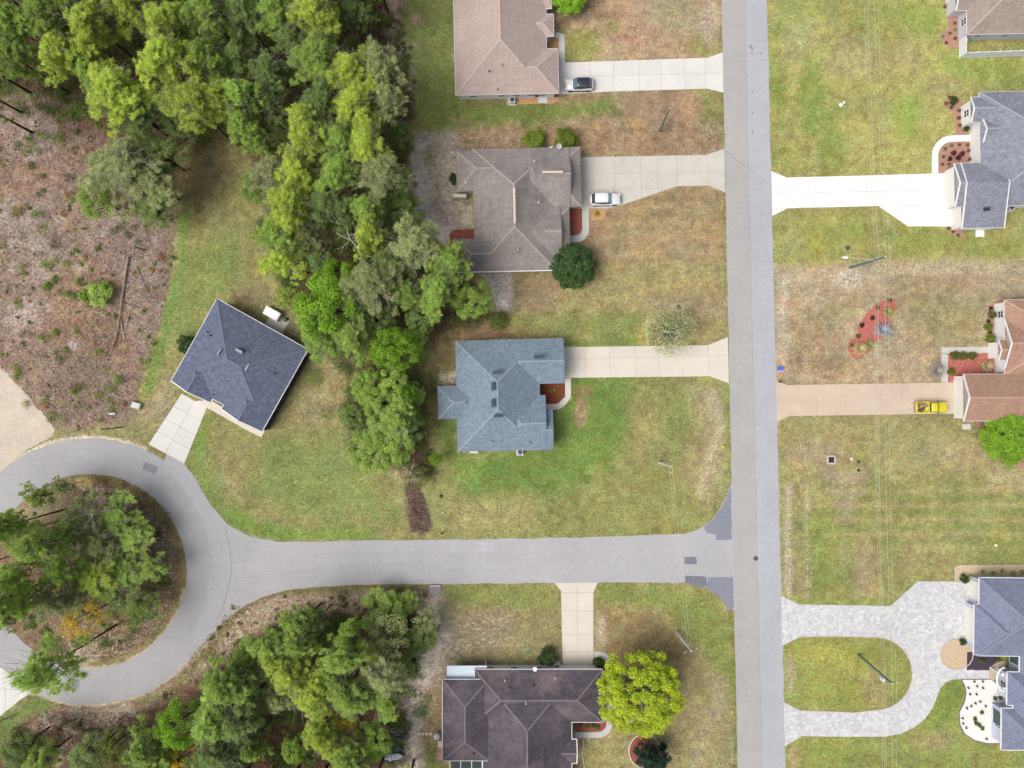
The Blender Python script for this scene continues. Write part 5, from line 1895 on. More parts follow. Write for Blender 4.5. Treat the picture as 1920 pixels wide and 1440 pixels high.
# single garden trees
plant('bigleaf', 1203, 1302, 176, 8.5, 'lime', 'broadleaf_tree', 'large round yellow-lime tree beside the plum-roofed house', 'tree', None, 0.72)
plant('dense', 1074, 500, 92, 4.6, 'deep', 'broadleaf_tree', 'dark green round tree at the corner of the grey-brown house', 'tree', None, 0.6)
plant('dense', 1066, -6, 72, 4.5, 'bright', 'broadleaf_tree', 'bright green round tree cut by the top edge beside the pink-brown roof', 'tree', None, 0.6)
plant('dense', 1896, 812, 126, 3.6, 'bright', 'broadleaf_tree', 'broad bright green bush-like tree below the brown-roofed house', 'tree', None, 0.6)
plant('sparse', 1256, 618, 112, 6.0, 'grey', 'broadleaf_tree', 'sparse grey-twigged tree overhanging the drive of the blue-roofed house', 'tree', None, 0.7)
plant('spruce0', 1222, 1425, 78, 6.0, 'bluedeep', 'conifer', 'dark blue-green conifer on the round red bed below the lime tree', 'tree', None, 0.6)
plant('bushy1', 818, 860, 28, 4.5, 'bright', 'broadleaf_tree', 'small bright green tree standing alone at the south end of the narrow belt', 'tree', None, 0.6)
plant('scraggy', 782, 895, 54, 4.0, 'olive', 'broadleaf_tree', 'scraggy olive tree with pale bare limbs above the brush strip', 'tree', None, 0.7)
plant('thin1', 80, 1256, 140, 20, 'green', 'pine_tree', 'leaning pine with open crown over the south-west curve of the turning circle', 'tree', None, 0.85)
plant('pine2', -8, 1128, 90, 21, 'green', 'pine_tree', 'tall pine at the left edge of the picture leaning over the turning circle', 'tree', None, 0.85)
plant('pine3', -4, 990, 80, 18, 'green', 'pine_tree', 'tall pine cut by the left edge at the north of the island', 'tree', None, 0.85)

# hedges and shrubs
HG = [(1003, 263, 46, 1.9, 'shrub', 'left of two clipped round shrubs above the grey-brown roof', 0.6),
      (1062, 262, 46, 1.9, 'shrub', 'right of two clipped round shrubs above the grey-brown roof', 0.6),
      (350, 645, 38, 2.0, 'deep', 'dark round shrub at the west wall of the slate-roofed house', 0.6),
      (1026, 1232, 34, 2.0, 'deep', 'dark round shrub left of the drive of the plum-roofed house', 0.6),
      (1121, 1242, 18, 1.4, 'deep', 'small dark shrub in the bed right of the plum-roofed house drive', 0.6),
      (852, 336, 22, 1.8, 'deep', 'narrow dark shrub at the west wall of the grey-brown house', 0.5),
      (1808, 1086, 17, 1.2, 'deep', 'dark green shrub at the north corner of the steel-blue house', 0.5),
      (1805, 1204, 13, 1.0, 'deep', 'dark green shrub by the garage of the steel-blue house', 0.5),
      (187, 549, 50, 2.2, 'green', 'low green clump in the middle of the west brush', 0.5),
      (160, 556, 24, 1.6, 'bright', 'small bright shrub touching the green clump in the west brush', 0.5),
      (933, 604, 34, 1.6, 'olive', 'feathery olive shrub above the blue roof', 0.5),
      (1860, 590, 15, 1.1, 'olive', 'uppermost round olive shrub by the brown-roofed house', 0.5),
      (1854, 613, 15, 1.1, 'shrub', 'middle round shrub by the brown-roofed house', 0.5),
      (1857, 634, 17, 1.1, 'shrub', 'lowest of the three round shrubs by the brown-roofed house', 0.5),
      (1791, 667, 18, 0.9, 'olive', 'left clipped shrub in the red bed along the grey walk', 0.5),
      (1808, 667, 16, 0.9, 'olive', 'middle clipped shrub in the red bed along the grey walk', 0.5),
      (1824, 667, 16, 0.9, 'olive', 'right clipped shrub in the red bed along the grey walk', 0.5),
      (1784, 697, 14, 0.9, 'shrub', 'round shrub at the low corner of the red bed by the tan drive', 0.5),
      (1788, 188, 16, 1.2, 'deep', 'dark shrub in the pink bed north-west of the grey-roofed house', 0.5),
      (1812, 242, 10, 1.0, 'deep', 'small dark shrub beside the entry of the grey-roofed house', 0.5)]
for (x, y, d, ht, c, lab, zf) in HG:
    plant(R.choice(['hedge', 'hedge2']), x, y, d * 1.18, ht, c, 'shrub', lab, 'shrub', None, zf)
MAR = [(1788, 287, 11), (1804, 288, 11), (1781, 298, 10), (1797, 296, 12)]
for i, (x, y, d) in enumerate(MAR):
    plant('hedge', x, y, d, 0.8, 'maroon', 'shrub', '%s maroon shrub in the pink bed inside the curved white walk' % ['upper left', 'upper right', 'lower left', 'lower right'][i], 'shrub', 'maroon shrubs in the curved bed', 0.5)
SMALL = []
for (x, y) in [(1772, 279), (1784, 273), (1799, 271), (1814, 272), (1769, 294), (1767, 308), (1779, 308), (1818, 298), (1816, 282)]:
    SMALL.append((x, y, 7, 'olive', 'little olive plant in the bed inside the curved white walk', 'little plants in the curved bed'))
for (x, y) in [(1772, 12), (1779, 26), (1789, 28), (1790, 43), (1791, 56), (1791, 72), (1781, 62), (1768, 68), (1774, 80)]:
    SMALL.append((x, y, 7, R.choice(['olive', 'dark']), 'little plant in the bed beside the taupe-roofed house', 'little plants by the taupe house'))
for (x, y) in [(1780, 182), (1774, 194), (1784, 201), (1798, 207), (1798, 221), (1800, 235)]:
    SMALL.append((x, y, 8, R.choice(['olive', 'deep']), 'little plant in the strip bed of the grey-roofed house', 'little plants in the strip bed'))
for (x, y) in [(1779, 428), (1787, 435), (1796, 441)]:
    SMALL.append((x, y, 7, 'olive', 'little plant in the bed below the long white drive', 'little plants below the white drive'))
for (x, y) in [(1827, 1278), (1843, 1278), (1816, 1290), (1819, 1302), (1813, 1328), (1821, 1324), (1806, 1357), (1812, 1365), (1850, 1386), (1843, 1290), (1831, 1302), (1838, 1316), (1805, 1347), (1829, 1319), (1832, 1287), (1848, 1324)]:
    SMALL.append((x, y, 4.4, 'bluedeep', 'tiny dark plant on the white gravel', 'tiny plants on the white gravel'))
for (x, y) in [(1866, 1310), (1876, 1309), (1841, 1336), (1828, 1348), (1836, 1360), (1842, 1366), (1830, 1356)]:
    SMALL.append((x, y, 9, 'olive', 'low olive plant on the white gravel', 'olive plants on the white gravel'))
for (x, y) in [(1838, 1238), (1845, 1240), (1872, 1236)]:
    SMALL.append((x, y, 10, 'olive', 'low plant in the black gravel bed', 'plants in the black gravel bed'))
for (x, y) in [(1842, 1072), (1862, 1074), (1880, 1070), (1900, 1075), (1820, 1080), (1917, 1072)]:
    SMALL.append((x, y, 9, 'green', 'low plant in the sand bed north of the steel-blue house', 'plants in the sand bed'))
for (x, y) in [(1668, 563), (1645, 577), (1636, 596), (1616, 610), (1609, 630), (1598, 648)]:
    SMALL.append((x, y, 11, R.choice(['olive', 'maroon']), 'low dark plant on the long red mulch bed', 'plants on the long red bed'))
for (x, y) in [(1088, 1360), (1100, 1362), (1112, 1361), (1120, 1364)]:
    SMALL.append((x, y, 11, 'olive', 'low plant in the bed by the entry of the plum-roofed house', 'plants in the plum house bed'))
for (x, y) in [(1033, 733), (1040, 731)]:
    SMALL.append((x, y, 7, 'bright', 'little bright plant in the brown mulch bed of the blue-roofed house', 'plants in the brown bed'))
SMALL.append((1076, 417, 5, 'dry', 'tiny dry plant in the red bed of the grey-brown house', None))
SMALL.append((1118, 400, 12, 'gold', 'yellow straw-like plant beside the white car', None))
for (x, y) in [(1858, 578), (1853, 602), (1856, 623)]:
    SMALL.append((x, y, 9, 'maroon', 'little maroon plant among the round shrubs of the brown-roofed house', 'maroon plants by the brown house'))
cnt = {}
tot = {}
for q_ in SMALL:
    tot[q_[4]] = tot.get(q_[4], 0) + 1
SMALL.sort(key=lambda q_: q_[0])
for (x, y, d, c, lab, grp) in SMALL:
    cnt[lab] = cnt.get(lab, 0) + 1
    if tot[lab] > 1:
        k_ = cnt[lab] - 1
        lab = lab + ', ' + ('%s from the left' % (ORD + ['sixteenth'])[k_])
    plant(R.choice(['hedge', 'hedge2']), x, y, d, 0.45, c, 'garden_plant', lab, 'plant', grp, 0.5)


# sago palms / spiky plants
def spiky(px, py, r_, ht, col, lab, n_=34, trunk=True):
    x, y, _ = P(px, py)
    t = thing('palm_plant', lab, 'palm', (x, y, 0))
    if trunk:
        b = MB(); b.tube([(x, y, 0), (x, y, ht)], [0.14, 0.11], 7); b.build('trunk', M_bark, t)
    b = MB()
    for k in range(n_):
        az = 2.399 * k
        el = 0.9 - 1.1 * (k / n_)
        L = r_ * R.uniform(0.8, 1.1)
        p0 = Vector((x, y, ht))
        d = Vector((math.cos(az) * math.cos(el), math.sin(az) * math.cos(el), math.sin(el)))
        p1 = p0 + d * L * 0.55
        p2 = p0 + d * L + Vector((0, 0, -0.22 * L))
        s_ = Vector((-math.sin(az), math.cos(az), 0)) * 0.055 * (r_ / 1.5 + 0.4)
        b.add([p0 - s_ * .4, p0 + s_ * .4, p1 + s_, p1 - s_, p2], [(0, 1, 2, 3), (3, 2, 4)])
    b.build('fronds', col, t)
    return t


M_fr1 = mat('frond_grey', C(160, 152, 144), 0.8, 0.2, 2)
M_fr2 = mat('frond_green', C(150, 160, 88), 0.7, 0.2, 2)
M_fr3 = mat('frond_tan', C(196, 176, 128), 0.8, 0.2, 2)
M_fr4 = mat('frond_bluegrey', C(160, 166, 172), 0.7, 0.25, 2)
spiky(1750, 696, 1.5, 0.9, M_fr1, 'dry grey spiky palm beside the tan drive', 60)
spiky(1846, 687, 1.25, 0.5, M_fr3, 'tan spiky palm in the red bed by the brown-roofed house', 46)
spiky(1608, 654, 1.4, 0.6, M_fr3, 'pale green spiky palm at the south end of the long red bed', 40)
spiky(1626, 646, 1.0, 0.6, M_fr2, 'small green spiky palm beside the pale one on the long red bed', 30)
spiky(1650, 618, 1.6, 0.5, M_fr4, 'blue-grey spiky plant in the middle of the long red bed', 34)
spiky(1662, 622, 1.2, 0.5, M_fr4, 'smaller blue-grey spiky plant on the edge of the long red bed', 26)
spiky(1662, 585, 1.1, 0.5, M_fr2, 'green spiky palm at the north end of the long red bed', 30)
spiky(938, 602, 1.5, 0.5, M_fr2, 'arching green grass clump north of the blue-roofed house', 46, False)


# dead trees
def deadtree(px, py, ht, lab, seed, m, L=2.4, zt=None, kids=4, depth=2, rad=0.12):
    x, y, _ = P(px, py, ht)
    t = thing('dead_tree', lab, 'dead tree', (x, y, 0))
    b = MB(); b.tube([(x, y, 0), (x + .1, y, ht * .5), (x, y, ht)], [0.2, 0.16, 0.1], 7); b.build('trunk', M_barkp, t)
    rs = np.random.RandomState(seed)
    b = MB(); ends = []
    for k in range(6):
        az = k * 1.05 + rs.normal(0, .2)
        branches_np(b, rs, (x, y, ht * (0.85 + 0.025 * k)), (math.cos(az), math.sin(az), 0.35), L * rs.uniform(.7, 1.1), rad * .6, depth, ends, 0.6, 4, kids)
    b.build('branches', m, t)


M_dead = mat('dead_wood', C(206, 196, 184), 0.95, 0.15, 4)
M_deadg = mat('dead_grey', C(150, 142, 138), 0.95, 0.2, 4)
deadtree(655, 447, 11, 'bare pale dead tree in a dark gap of the wood left of the sandy yard', 5, M_dead, 2.0, kids=3, depth=1)
deadtree(548, 204, 12, 'small bleached dead snag in the middle of the north wood', 6, M_dead, 0.9, kids=3, depth=2)
deadtree(250, 462, 3.0, 'grey bare dead treetop lying over the west brush', 7, M_deadg, 3.0, kids=5, depth=2, rad=0.07)
deadtree(770, 885, 3.5, 'pale bare little tree beside the scraggy olive tree', 8, M_dead, 1.5, kids=3, depth=1)
deadtree(820, 1185, 3.0, 'grey leafless thicket tree at the east edge of the south wood', 9, M_deadg, 2.2, kids=5, depth=2, rad=0.06)
deadtree(440, 1415, 8, 'bare grey dead treetop at the bottom of the south wood', 10, M_dead, 2.8, kids=3, depth=1)
deadtree(172, 965, 11, 'bare silver dead crown on the island of the turning circle', 11, M_deadg, 2.2, kids=5, depth=2, rad=0.07)


def logp(pts, r0, r1, lab, m=None, twigs=0, seed=1):
    w3 = [P(*p) for p in pts]
    t = thing('fallen_log', lab, 'log', (w3[0][0], w3[0][1], 0))
    n_ = len(w3)
    b = MB(); b.tube([(p[0], p[1], r0 + 0.08 + 0.03 * i) for i, p in enumerate(w3)], [r0 + (r1 - r0) * i / (n_ - 1) for i in range(n_)], 7)
    b.build('trunk', m or M_barkp, t)
    if twigs:
        rs = np.random.RandomState(seed); b = MB(); ends = []
        for k in range(twigs):
            i = rs.randint(n_ // 2, n_)
            az = rs.uniform(0, 6.28)
            branches_np(b, rs, (w3[i][0], w3[i][1], 0.25), (math.cos(az), math.sin(az), 0.2), rs.uniform(0.8, 2.2), 0.035, 1, ends, 0.5, 3, 3)
        b.build('branches', m or M_barkp, t)


M_log = mat('log_tan', C(176, 156, 134), 0.95, 0.15, 3)
logp([(242, 482), (236, 520), (230, 565), (222, 620), (210, 664)], 0.17, 0.07, 'long pale fallen trunk lying north to south across the west brush', M_log, 9, 3)
logp([(256, 500), (270, 530), (284, 562)], 0.07, 0.04, 'thin fallen branch right of the long pale trunk', M_deadg, 3, 4)
logp([(228, 566), (250, 574), (272, 580)], 0.06, 0.03, 'thin dark branch crossing from the long pale trunk', M_bark, 2, 5)
logp([(228, 605), (234, 635)], 0.08, 0.06, 'short pale log end beside the long trunk', M_dead)
logp([(243, 590), (234, 622)], 0.06, 0.04, 'slender white stick beside the long trunk', M_dead)
logp([(206, 776), (218, 775)], 0.14, 0.14, 'short white log at the south edge of the west brush', M_white)
logp([(322, 276), (345, 264), (375, 250)], 0.15, 0.10, 'grey log at the north tip of the grassy clearing', M_bark)
logp([(210, 1362), (240, 1335)], 0.09, 0.06, 'thin dark pole lying in the scrub south of the turning circle', M_barkd)
logp([(-20, 1358), (15, 1346), (32, 1338)], 0.09, 0.06, 'dark fallen branch near the south-west drive', M_barkd)
logp([(430, 1420), (500, 1370), (520, 1355)], 0.20, 0.12, 'thick dark fallen trunk at the bottom of the south wood', M_barkd, 5, 8)
logp([(40, 1432), (90, 1420)], 0.12, 0.08, 'dark fallen trunk in the bottom left corner', M_barkd)
logp([(475, 1402), (490, 1410)], 0.10, 0.10, 'short orange-cut log in the south wood', mat('cut_wood', C(196, 150, 110)))

# ------------------------------------------------------------------ undergrowth and grass as uncounted stuff
def inpoly(poly, X, Y):
    ins = np.zeros(X.shape, bool)
    n_ = len(poly)
    for i in range(n_):
        x0, y0 = poly[i]; x1, y1 = poly[(i + 1) % n_]
        if y0 != y1:
            ins ^= ((y0 > Y) != (y1 > Y)) & (X < (x1 - x0) * (Y - y0) / (y1 - y0) + x0)
    return ins


def scatter(poly, n_, rs):
    xs = [p[0] for p in poly]; ys_ = [p[1] for p in poly]
    X = rs.uniform(min(xs), max(xs), n_ * 3)
    Y = rs.uniform(min(ys_), max(ys_), n_ * 3)
    k = inpoly(poly, X, Y)
    return X[k][:n_], Y[k][:n_]


M_attr = attr_mat('litter')
BRUSH = [([(-60, 200), (60, 185), (190, 250), (240, 290), (325, 410), (325, 480), (310, 560), (296, 620), (262, 720), (245, 785), (160, 808), (105, 795), (45, 735), (0, 690), (-60, 640)], 15000, [(204, 184, 176), (168, 138, 126), (220, 204, 198), (140, 112, 98), (192, 154, 130), (120, 100, 86)]),
         ([(760, 905), (783, 902), (808, 985), (798, 997), (770, 993)], 1300, [(150, 124, 112), (110, 88, 80), (176, 152, 140)]),
         ([(80, 1335), (260, 1335), (250, 1385), (100, 1400), (0, 1420), (20, 1370)], 3500, [(186, 160, 140), (150, 118, 98), (120, 92, 76), (206, 190, 176)]),
         ([(430, 1140), (560, 1112), (800, 1106), (810, 1190), (560, 1190), (400, 1260), (280, 1330), (330, 1270)], 3600, [(200, 170, 140), (150, 116, 94), (222, 202, 176), (170, 130, 100)]),
         ([(60, 1200), (240, 1170), (330, 1060), (320, 960), (240, 900), (170, 895), (330, 1000), (345, 1080), (300, 1190), (200, 1240), (90, 1225)], 3000, [(186, 160, 138), (140, 108, 88), (120, 90, 74)]),
         ([(770, 250), (855, 255), (880, 380), (850, 440), (790, 420), (765, 330)], 2200, [(226, 212, 200), (170, 142, 124), (206, 190, 176)]),
         ([(-60, -60), (700, -60), (760, 200), (760, 420), (930, 590), (800, 640), (800, 880), (720, 880), (650, 800), (620, 650), (540, 560), (500, 400), (460, 290), (340, 270), (300, 300), (200, 250), (-60, 190)], 16000, [(120, 86, 66), (90, 64, 50), (150, 110, 86), (104, 84, 66), (150, 132, 116)]),
         ([(560, 1160), (800, 1150), (760, 1440), (200, 1440), (380, 1290)], 7000, [(126, 88, 66), (96, 66, 52), (150, 112, 88), (160, 142, 126)])]
vsl, csl = [], []
rs = np.random.RandomState(3)
for poly, n_, cols in BRUSH:
    X, Y_ = scatter(poly, n_, rs)
    m_ = len(X)
    wx, wy = (X - 960) / S, (720 - Y_) / S
    p = np.stack([wx, wy, rs.uniform(0.03, 0.3, m_)], -1)
    d = rs.normal(0, 1, (m_, 3)); d[:, 2] = np.abs(d[:, 2]) * 0.35
    d /= np.linalg.norm(d, axis=1)[:, None]
    s_ = np.cross(d, rs.normal(0, 1, (m_, 3))); s_ /= np.linalg.norm(s_, axis=1)[:, None]
    L = rs.uniform(0.25, 0.9, (m_, 1))
    tri = np.stack([p - s_ * 0.035, p + s_ * 0.035, p + d * L], 1).reshape(-1, 3)
    tri[:, 2] = np.maximum(tri[:, 2], 0.02)
    cc = np.array([clin(c) for c in cols])[rs.randint(0, len(cols), m_)] * rs.uniform(0.75, 1.15, (m_, 1))
    vsl.append(tri); csl.append(np.repeat(np.concatenate([cc, np.ones((m_, 1))], 1), 3, 0))
me = np_mesh('brush_litter', np.concatenate(vsl), 3, [M_attr], np.concatenate(csl))
tag(link(bpy.data.objects.new('brush_litter', me)), 'tangle of dry twigs and litter over the brush and woodland floor', 'undergrowth', kind='stuff')

# low green undergrowth clumps
vsl, csl = [], []
UND = [(BRUSH[0][0], 240, (0.12, 1.15), [(122, 150, 56), (96, 118, 56), (140, 156, 74), (176, 140, 96)]),
       (BRUSH[6][0], 700, (0.5, 2.0), [(104, 136, 60), (124, 156, 66), (90, 116, 60), (134, 130, 80)]),
       (BRUSH[7][0], 240, (0.4, 1.8), [(104, 136, 60), (124, 156, 66), (90, 116, 60)]),
       (BRUSH[3][0], 50, (0.2, 0.6), [(128, 130, 66), (104, 110, 60)]),
       (ell(CX, CY, 150), 80, (0.3, 1.2), [(84, 112, 50), (104, 130, 56), (120, 116, 66)]),
       ([(725, 20), (765, 30), (770, 240), (760, 250), (735, 120)], 30, (0.3, 0.9), [(90, 110, 56), (120, 116, 76)]),
       ([(0, 1370), (240, 1340), (240, 1440), (0, 1440)], 50, (0.3, 1.2), [(84, 104, 50), (110, 116, 66), (120, 96, 70)])]
for poly, n_, rg, cols in UND:
    X, Y_ = scatter(poly, n_, rs)
    for x, y in zip(X, Y_):
        r_ = rg[0] + (rg[1] - rg[0]) * rs.uniform() ** (3.0 if poly is BRUSH[0][0] else 1.2)
        nb = 1 + int(rs.uniform(0, 4))
        cs_ = [((x - 960) / S + rs.normal(0, r_ * 0.9), (720 - y) / S + rs.normal(0, r_ * 0.6), r_ * 0.35) for _ in range(nb)]
        q = leaves(rs, cs_, int((60 + 130 * r_ * r_) / nb ** 0.6), r_ * (0.8 if nb > 1 else 1), 0.085)
        q[:, 2] = np.abs(q[:, 2]) + 0.02
        c = clin(cols[rs.randint(len(cols))]) * rs.uniform(0.8, 1.2)
        k_ = len(q) // 4
        cc = np.repeat(np.concatenate([np.tile(c, (k_, 1)) * rs.uniform(0.6, 1.3, (k_, 1)), np.ones((k_, 1))], 1), 4, 0)
        vsl.append(q); csl.append(cc)
me = np_mesh('undergrowth', np.concatenate(vsl), 4, [M_attr], np.concatenate(csl))
tag(link(bpy.data.objects.new('undergrowth', me)), 'low leafy undergrowth scattered under the pines and in the brush', 'undergrowth', kind='stuff')

# turf tufts, coloured like the turf they grow in
N_ = 230000
wx = rs.uniform(-80, 80, N_); wy = rs.uniform(-60, 60, N_)
ppx, ppy = wx * S + 960, 720 - wy * S
keep = ~((ppx > xl(0) - 2 + ppy * 30 / 1440) & (ppx < xr(0) + 3 + ppy * 35 / 1440))
rr_ = np.hypot(ppx - CX, ppy - CY)
keep &= ~((rr_ > RI - 2) & (rr_ < RO + 3))
HARD = [side, pav + isl[::-1]]
for o in bpy.data.objects:
    pass
HARD += [[(1048, 118), (1327, 108.5), (1355, 98), (1356.5, 174), (1327, 166.5), (1048, 177)], [(1089, 295), (1325, 290.5), (1358, 279), (1360, 361), (1328, 348), (1270, 349.5), (1205, 371), (1163, 386), (1140, 391), (1089, 391)],
         [(1056, 651), (1328, 647), (1364.5, 632), (1366.5, 719), (1331, 705.5), (1056, 708.5)], [(341, 738), (388, 764), (346, 869), (279, 833)],
         [(1446, 321), (1475, 333), (1775, 325), (1812, 326), (1812, 425), (1702, 424.5), (1647, 386.5), (1476, 391), (1448, 405)],
         [(1455, 713), (1476, 722), (1796, 717), (1830, 717), (1830, 775), (1480, 780), (1457, 791)], [(1040, 1093), (1121, 1092), (1112.5, 1110), (1112.5, 1262), (1055.5, 1262), (1052, 1108)],
         [(-60, 1210), (0, 1240), (66, 1296), (38, 1312), (0, 1343), (-60, 1390)], [(-60, 600), (0, 685), (60, 752), (104, 806), (60, 838), (0, 888), (-60, 930)],
         rect(1042, 60, 1060, 120), rect(1066, 388, 1107, 476), rect(1010, 706, 1073, 772), rect(1745, 250, 1840, 328), rect(1763, 650, 1880, 718), [(1796, 1270), (1884, 1270), (1884, 1396), (1800, 1396), (1796, 1340)],
         ell(1793, 1227, 34), rect(1810, 1215, 1870, 1260), ell(1208, 1408, 31), rect(1076, 1350, 1150, 1385), rect(1112, 1218, 1150, 1345), rect(944, 176, 1050, 198), rect(1585, 560, 1686, 676),
         [(360, 745), (388, 760), (500, 815), (490, 824), (380, 768)], rect(1788, 1056, 1990, 1090)]
for pl in HARD:
    keep &= ~inpoly(pl, ppx, ppy)
wx, wy = wx[keep], wy[keep]
m_ = len(wx)
cc = gcol(wx, wy)
spk = SP[np.clip(np.searchsorted(gy, wy), 0, len(gy) - 1), np.clip(np.searchsorted(gx, wx), 0, len(gx) - 1)]
p = np.stack([wx, wy, np.full(m_, 0.005)], -1)
az = rs.uniform(0, 6.28, m_)
d = np.stack([np.cos(az), np.sin(az), rs.uniform(0.3, 1.4, m_)], -1)
d /= np.linalg.norm(d, axis=1)[:, None]
s_ = np.stack([-np.sin(az), np.cos(az), np.zeros(m_)], -1)
L = rs.uniform(0.09, 0.22, (m_, 1))
tri = np.stack([p - s_ * 0.055, p + s_ * 0.055, p + d * L], 1).reshape(-1, 3)
green = rs.uniform(0, 1, (m_, 1))
tint = np.where(green > 0.5, np.array([[0.82, 1.02, 0.7]]), np.array([[1.25, 1.15, 1.1]]))
tint = np.where(green > 0.93, np.array([[1.9, 1.85, 2.1]]), tint)
cc = np.clip(cc * tint * rs.uniform(0.7, 1.25, (m_, 1)), 0.01, 0.8)
me = np_mesh('grass', tri, 3, [M_attr], np.repeat(np.concatenate([cc, np.ones((m_, 1))], 1), 3, 0))
tag(link(bpy.data.objects.new('grass', me)), 'short patchy grass of the lawns and verges', 'grass', kind='stuff')


# ------------------------------------------------------------------ vehicles
def loft(stations, m, name, root, smooth=True):
    """stations: (x, halfwidth_bottom, halfwidth_top, z0, z1, round) closed cross sections"""
    b = MB()
    vs = []
    for (x, wb, wt, z0, z1) in stations:
        r_ = min(0.09, (z1 - z0) * 0.3)
        vs += [(x, -wb, z0), (x, -wb, z0 + (z1 - z0) * 0.55), (x, -wt, z1 - r_), (x, -wt + r_ * 1.3, z1), (x, 0, z1 + 0.02), (x, wt - r_ * 1.3, z1), (x, wt, z1 - r_), (x, wb, z0 + (z1 - z0) * 0.55), (x, wb, z0)]
    n_ = 9
    fs = []
    for i in range(len(stations) - 1):
        for k in range(n_ - 1):
            fs.append((i * n_ + k, (i + 1) * n_ + k, (i + 1) * n_ + k + 1, i * n_ + k + 1))
        fs.append((i * n_ + n_ - 1, (i + 1) * n_ + n_ - 1, (i + 1) * n_, i * n_))
    fs.append(tuple(range(n_)))
    fs.append(tuple((len(stations) - 1) * n_ + k for k in range(n_ - 1, -1, -1)))
    b.add(vs, fs)
    o = b.build(name, m, root, local=True, smooth=smooth)
    return o


M_tyre = mat('tyre', C(46, 46, 48), 0.8)
M_rim = mat('rim', C(170, 172, 176), 0.3, metal=0.7)
M_lampw = glass_mat('headlamp', (0.7, 0.72, 0.75, 1))
M_lampr = glass_mat('taillamp', (0.45, 0.02, 0.02, 1))
M_cglass = glass_mat('car_glass', (0.035, 0.05, 0.07, 1), 0.05)
M_tglass = glass_mat('car_glass_green', (0.14, 0.30, 0.30, 1), 0.05)
M_bglass = glass_mat('car_glass_blue', (0.07, 0.12, 0.16, 1), 0.05)
M_trim = mat('trim_black', C(42, 42, 46), 0.6)


def wheels(root, L, wb_, W, r_=0.35):
    for sx in (-1, 1):
        for sy in (-1, 1):
            b = MB()
            cx_, cy_ = sx * wb_ / 2, sy * (W / 2 - 0.11)
            n_ = 16
            vs = []
            for yy in (-0.11, 0.11):
                for k in range(n_):
                    t = 2 * math.pi * k / n_
                    vs.append((cx_ + r_ * math.cos(t), cy_ + yy, r_ + r_ * math.sin(t)))
            b.add(vs, [(k, (k + 1) % n_, (k + 1) % n_ + n_, k + n_) for k in range(n_)] + [tuple(range(n_)), tuple(range(2 * n_ - 1, n_ - 1, -1))])
            o = b.build('wheel', M_tyre, root, local=True)
            b = MB()
            yy = sy * 0.115
            vs = [(cx_ + r_ * 0.62 * math.cos(2 * math.pi * k / n_), cy_ + yy, r_ + r_ * 0.62 * math.sin(2 * math.pi * k / n_)) for k in range(n_)]
            b.add(vs, [tuple(range(n_)), tuple(range(n_ - 1, -1, -1))])
            b.build('rim', M_rim, o, local=True)


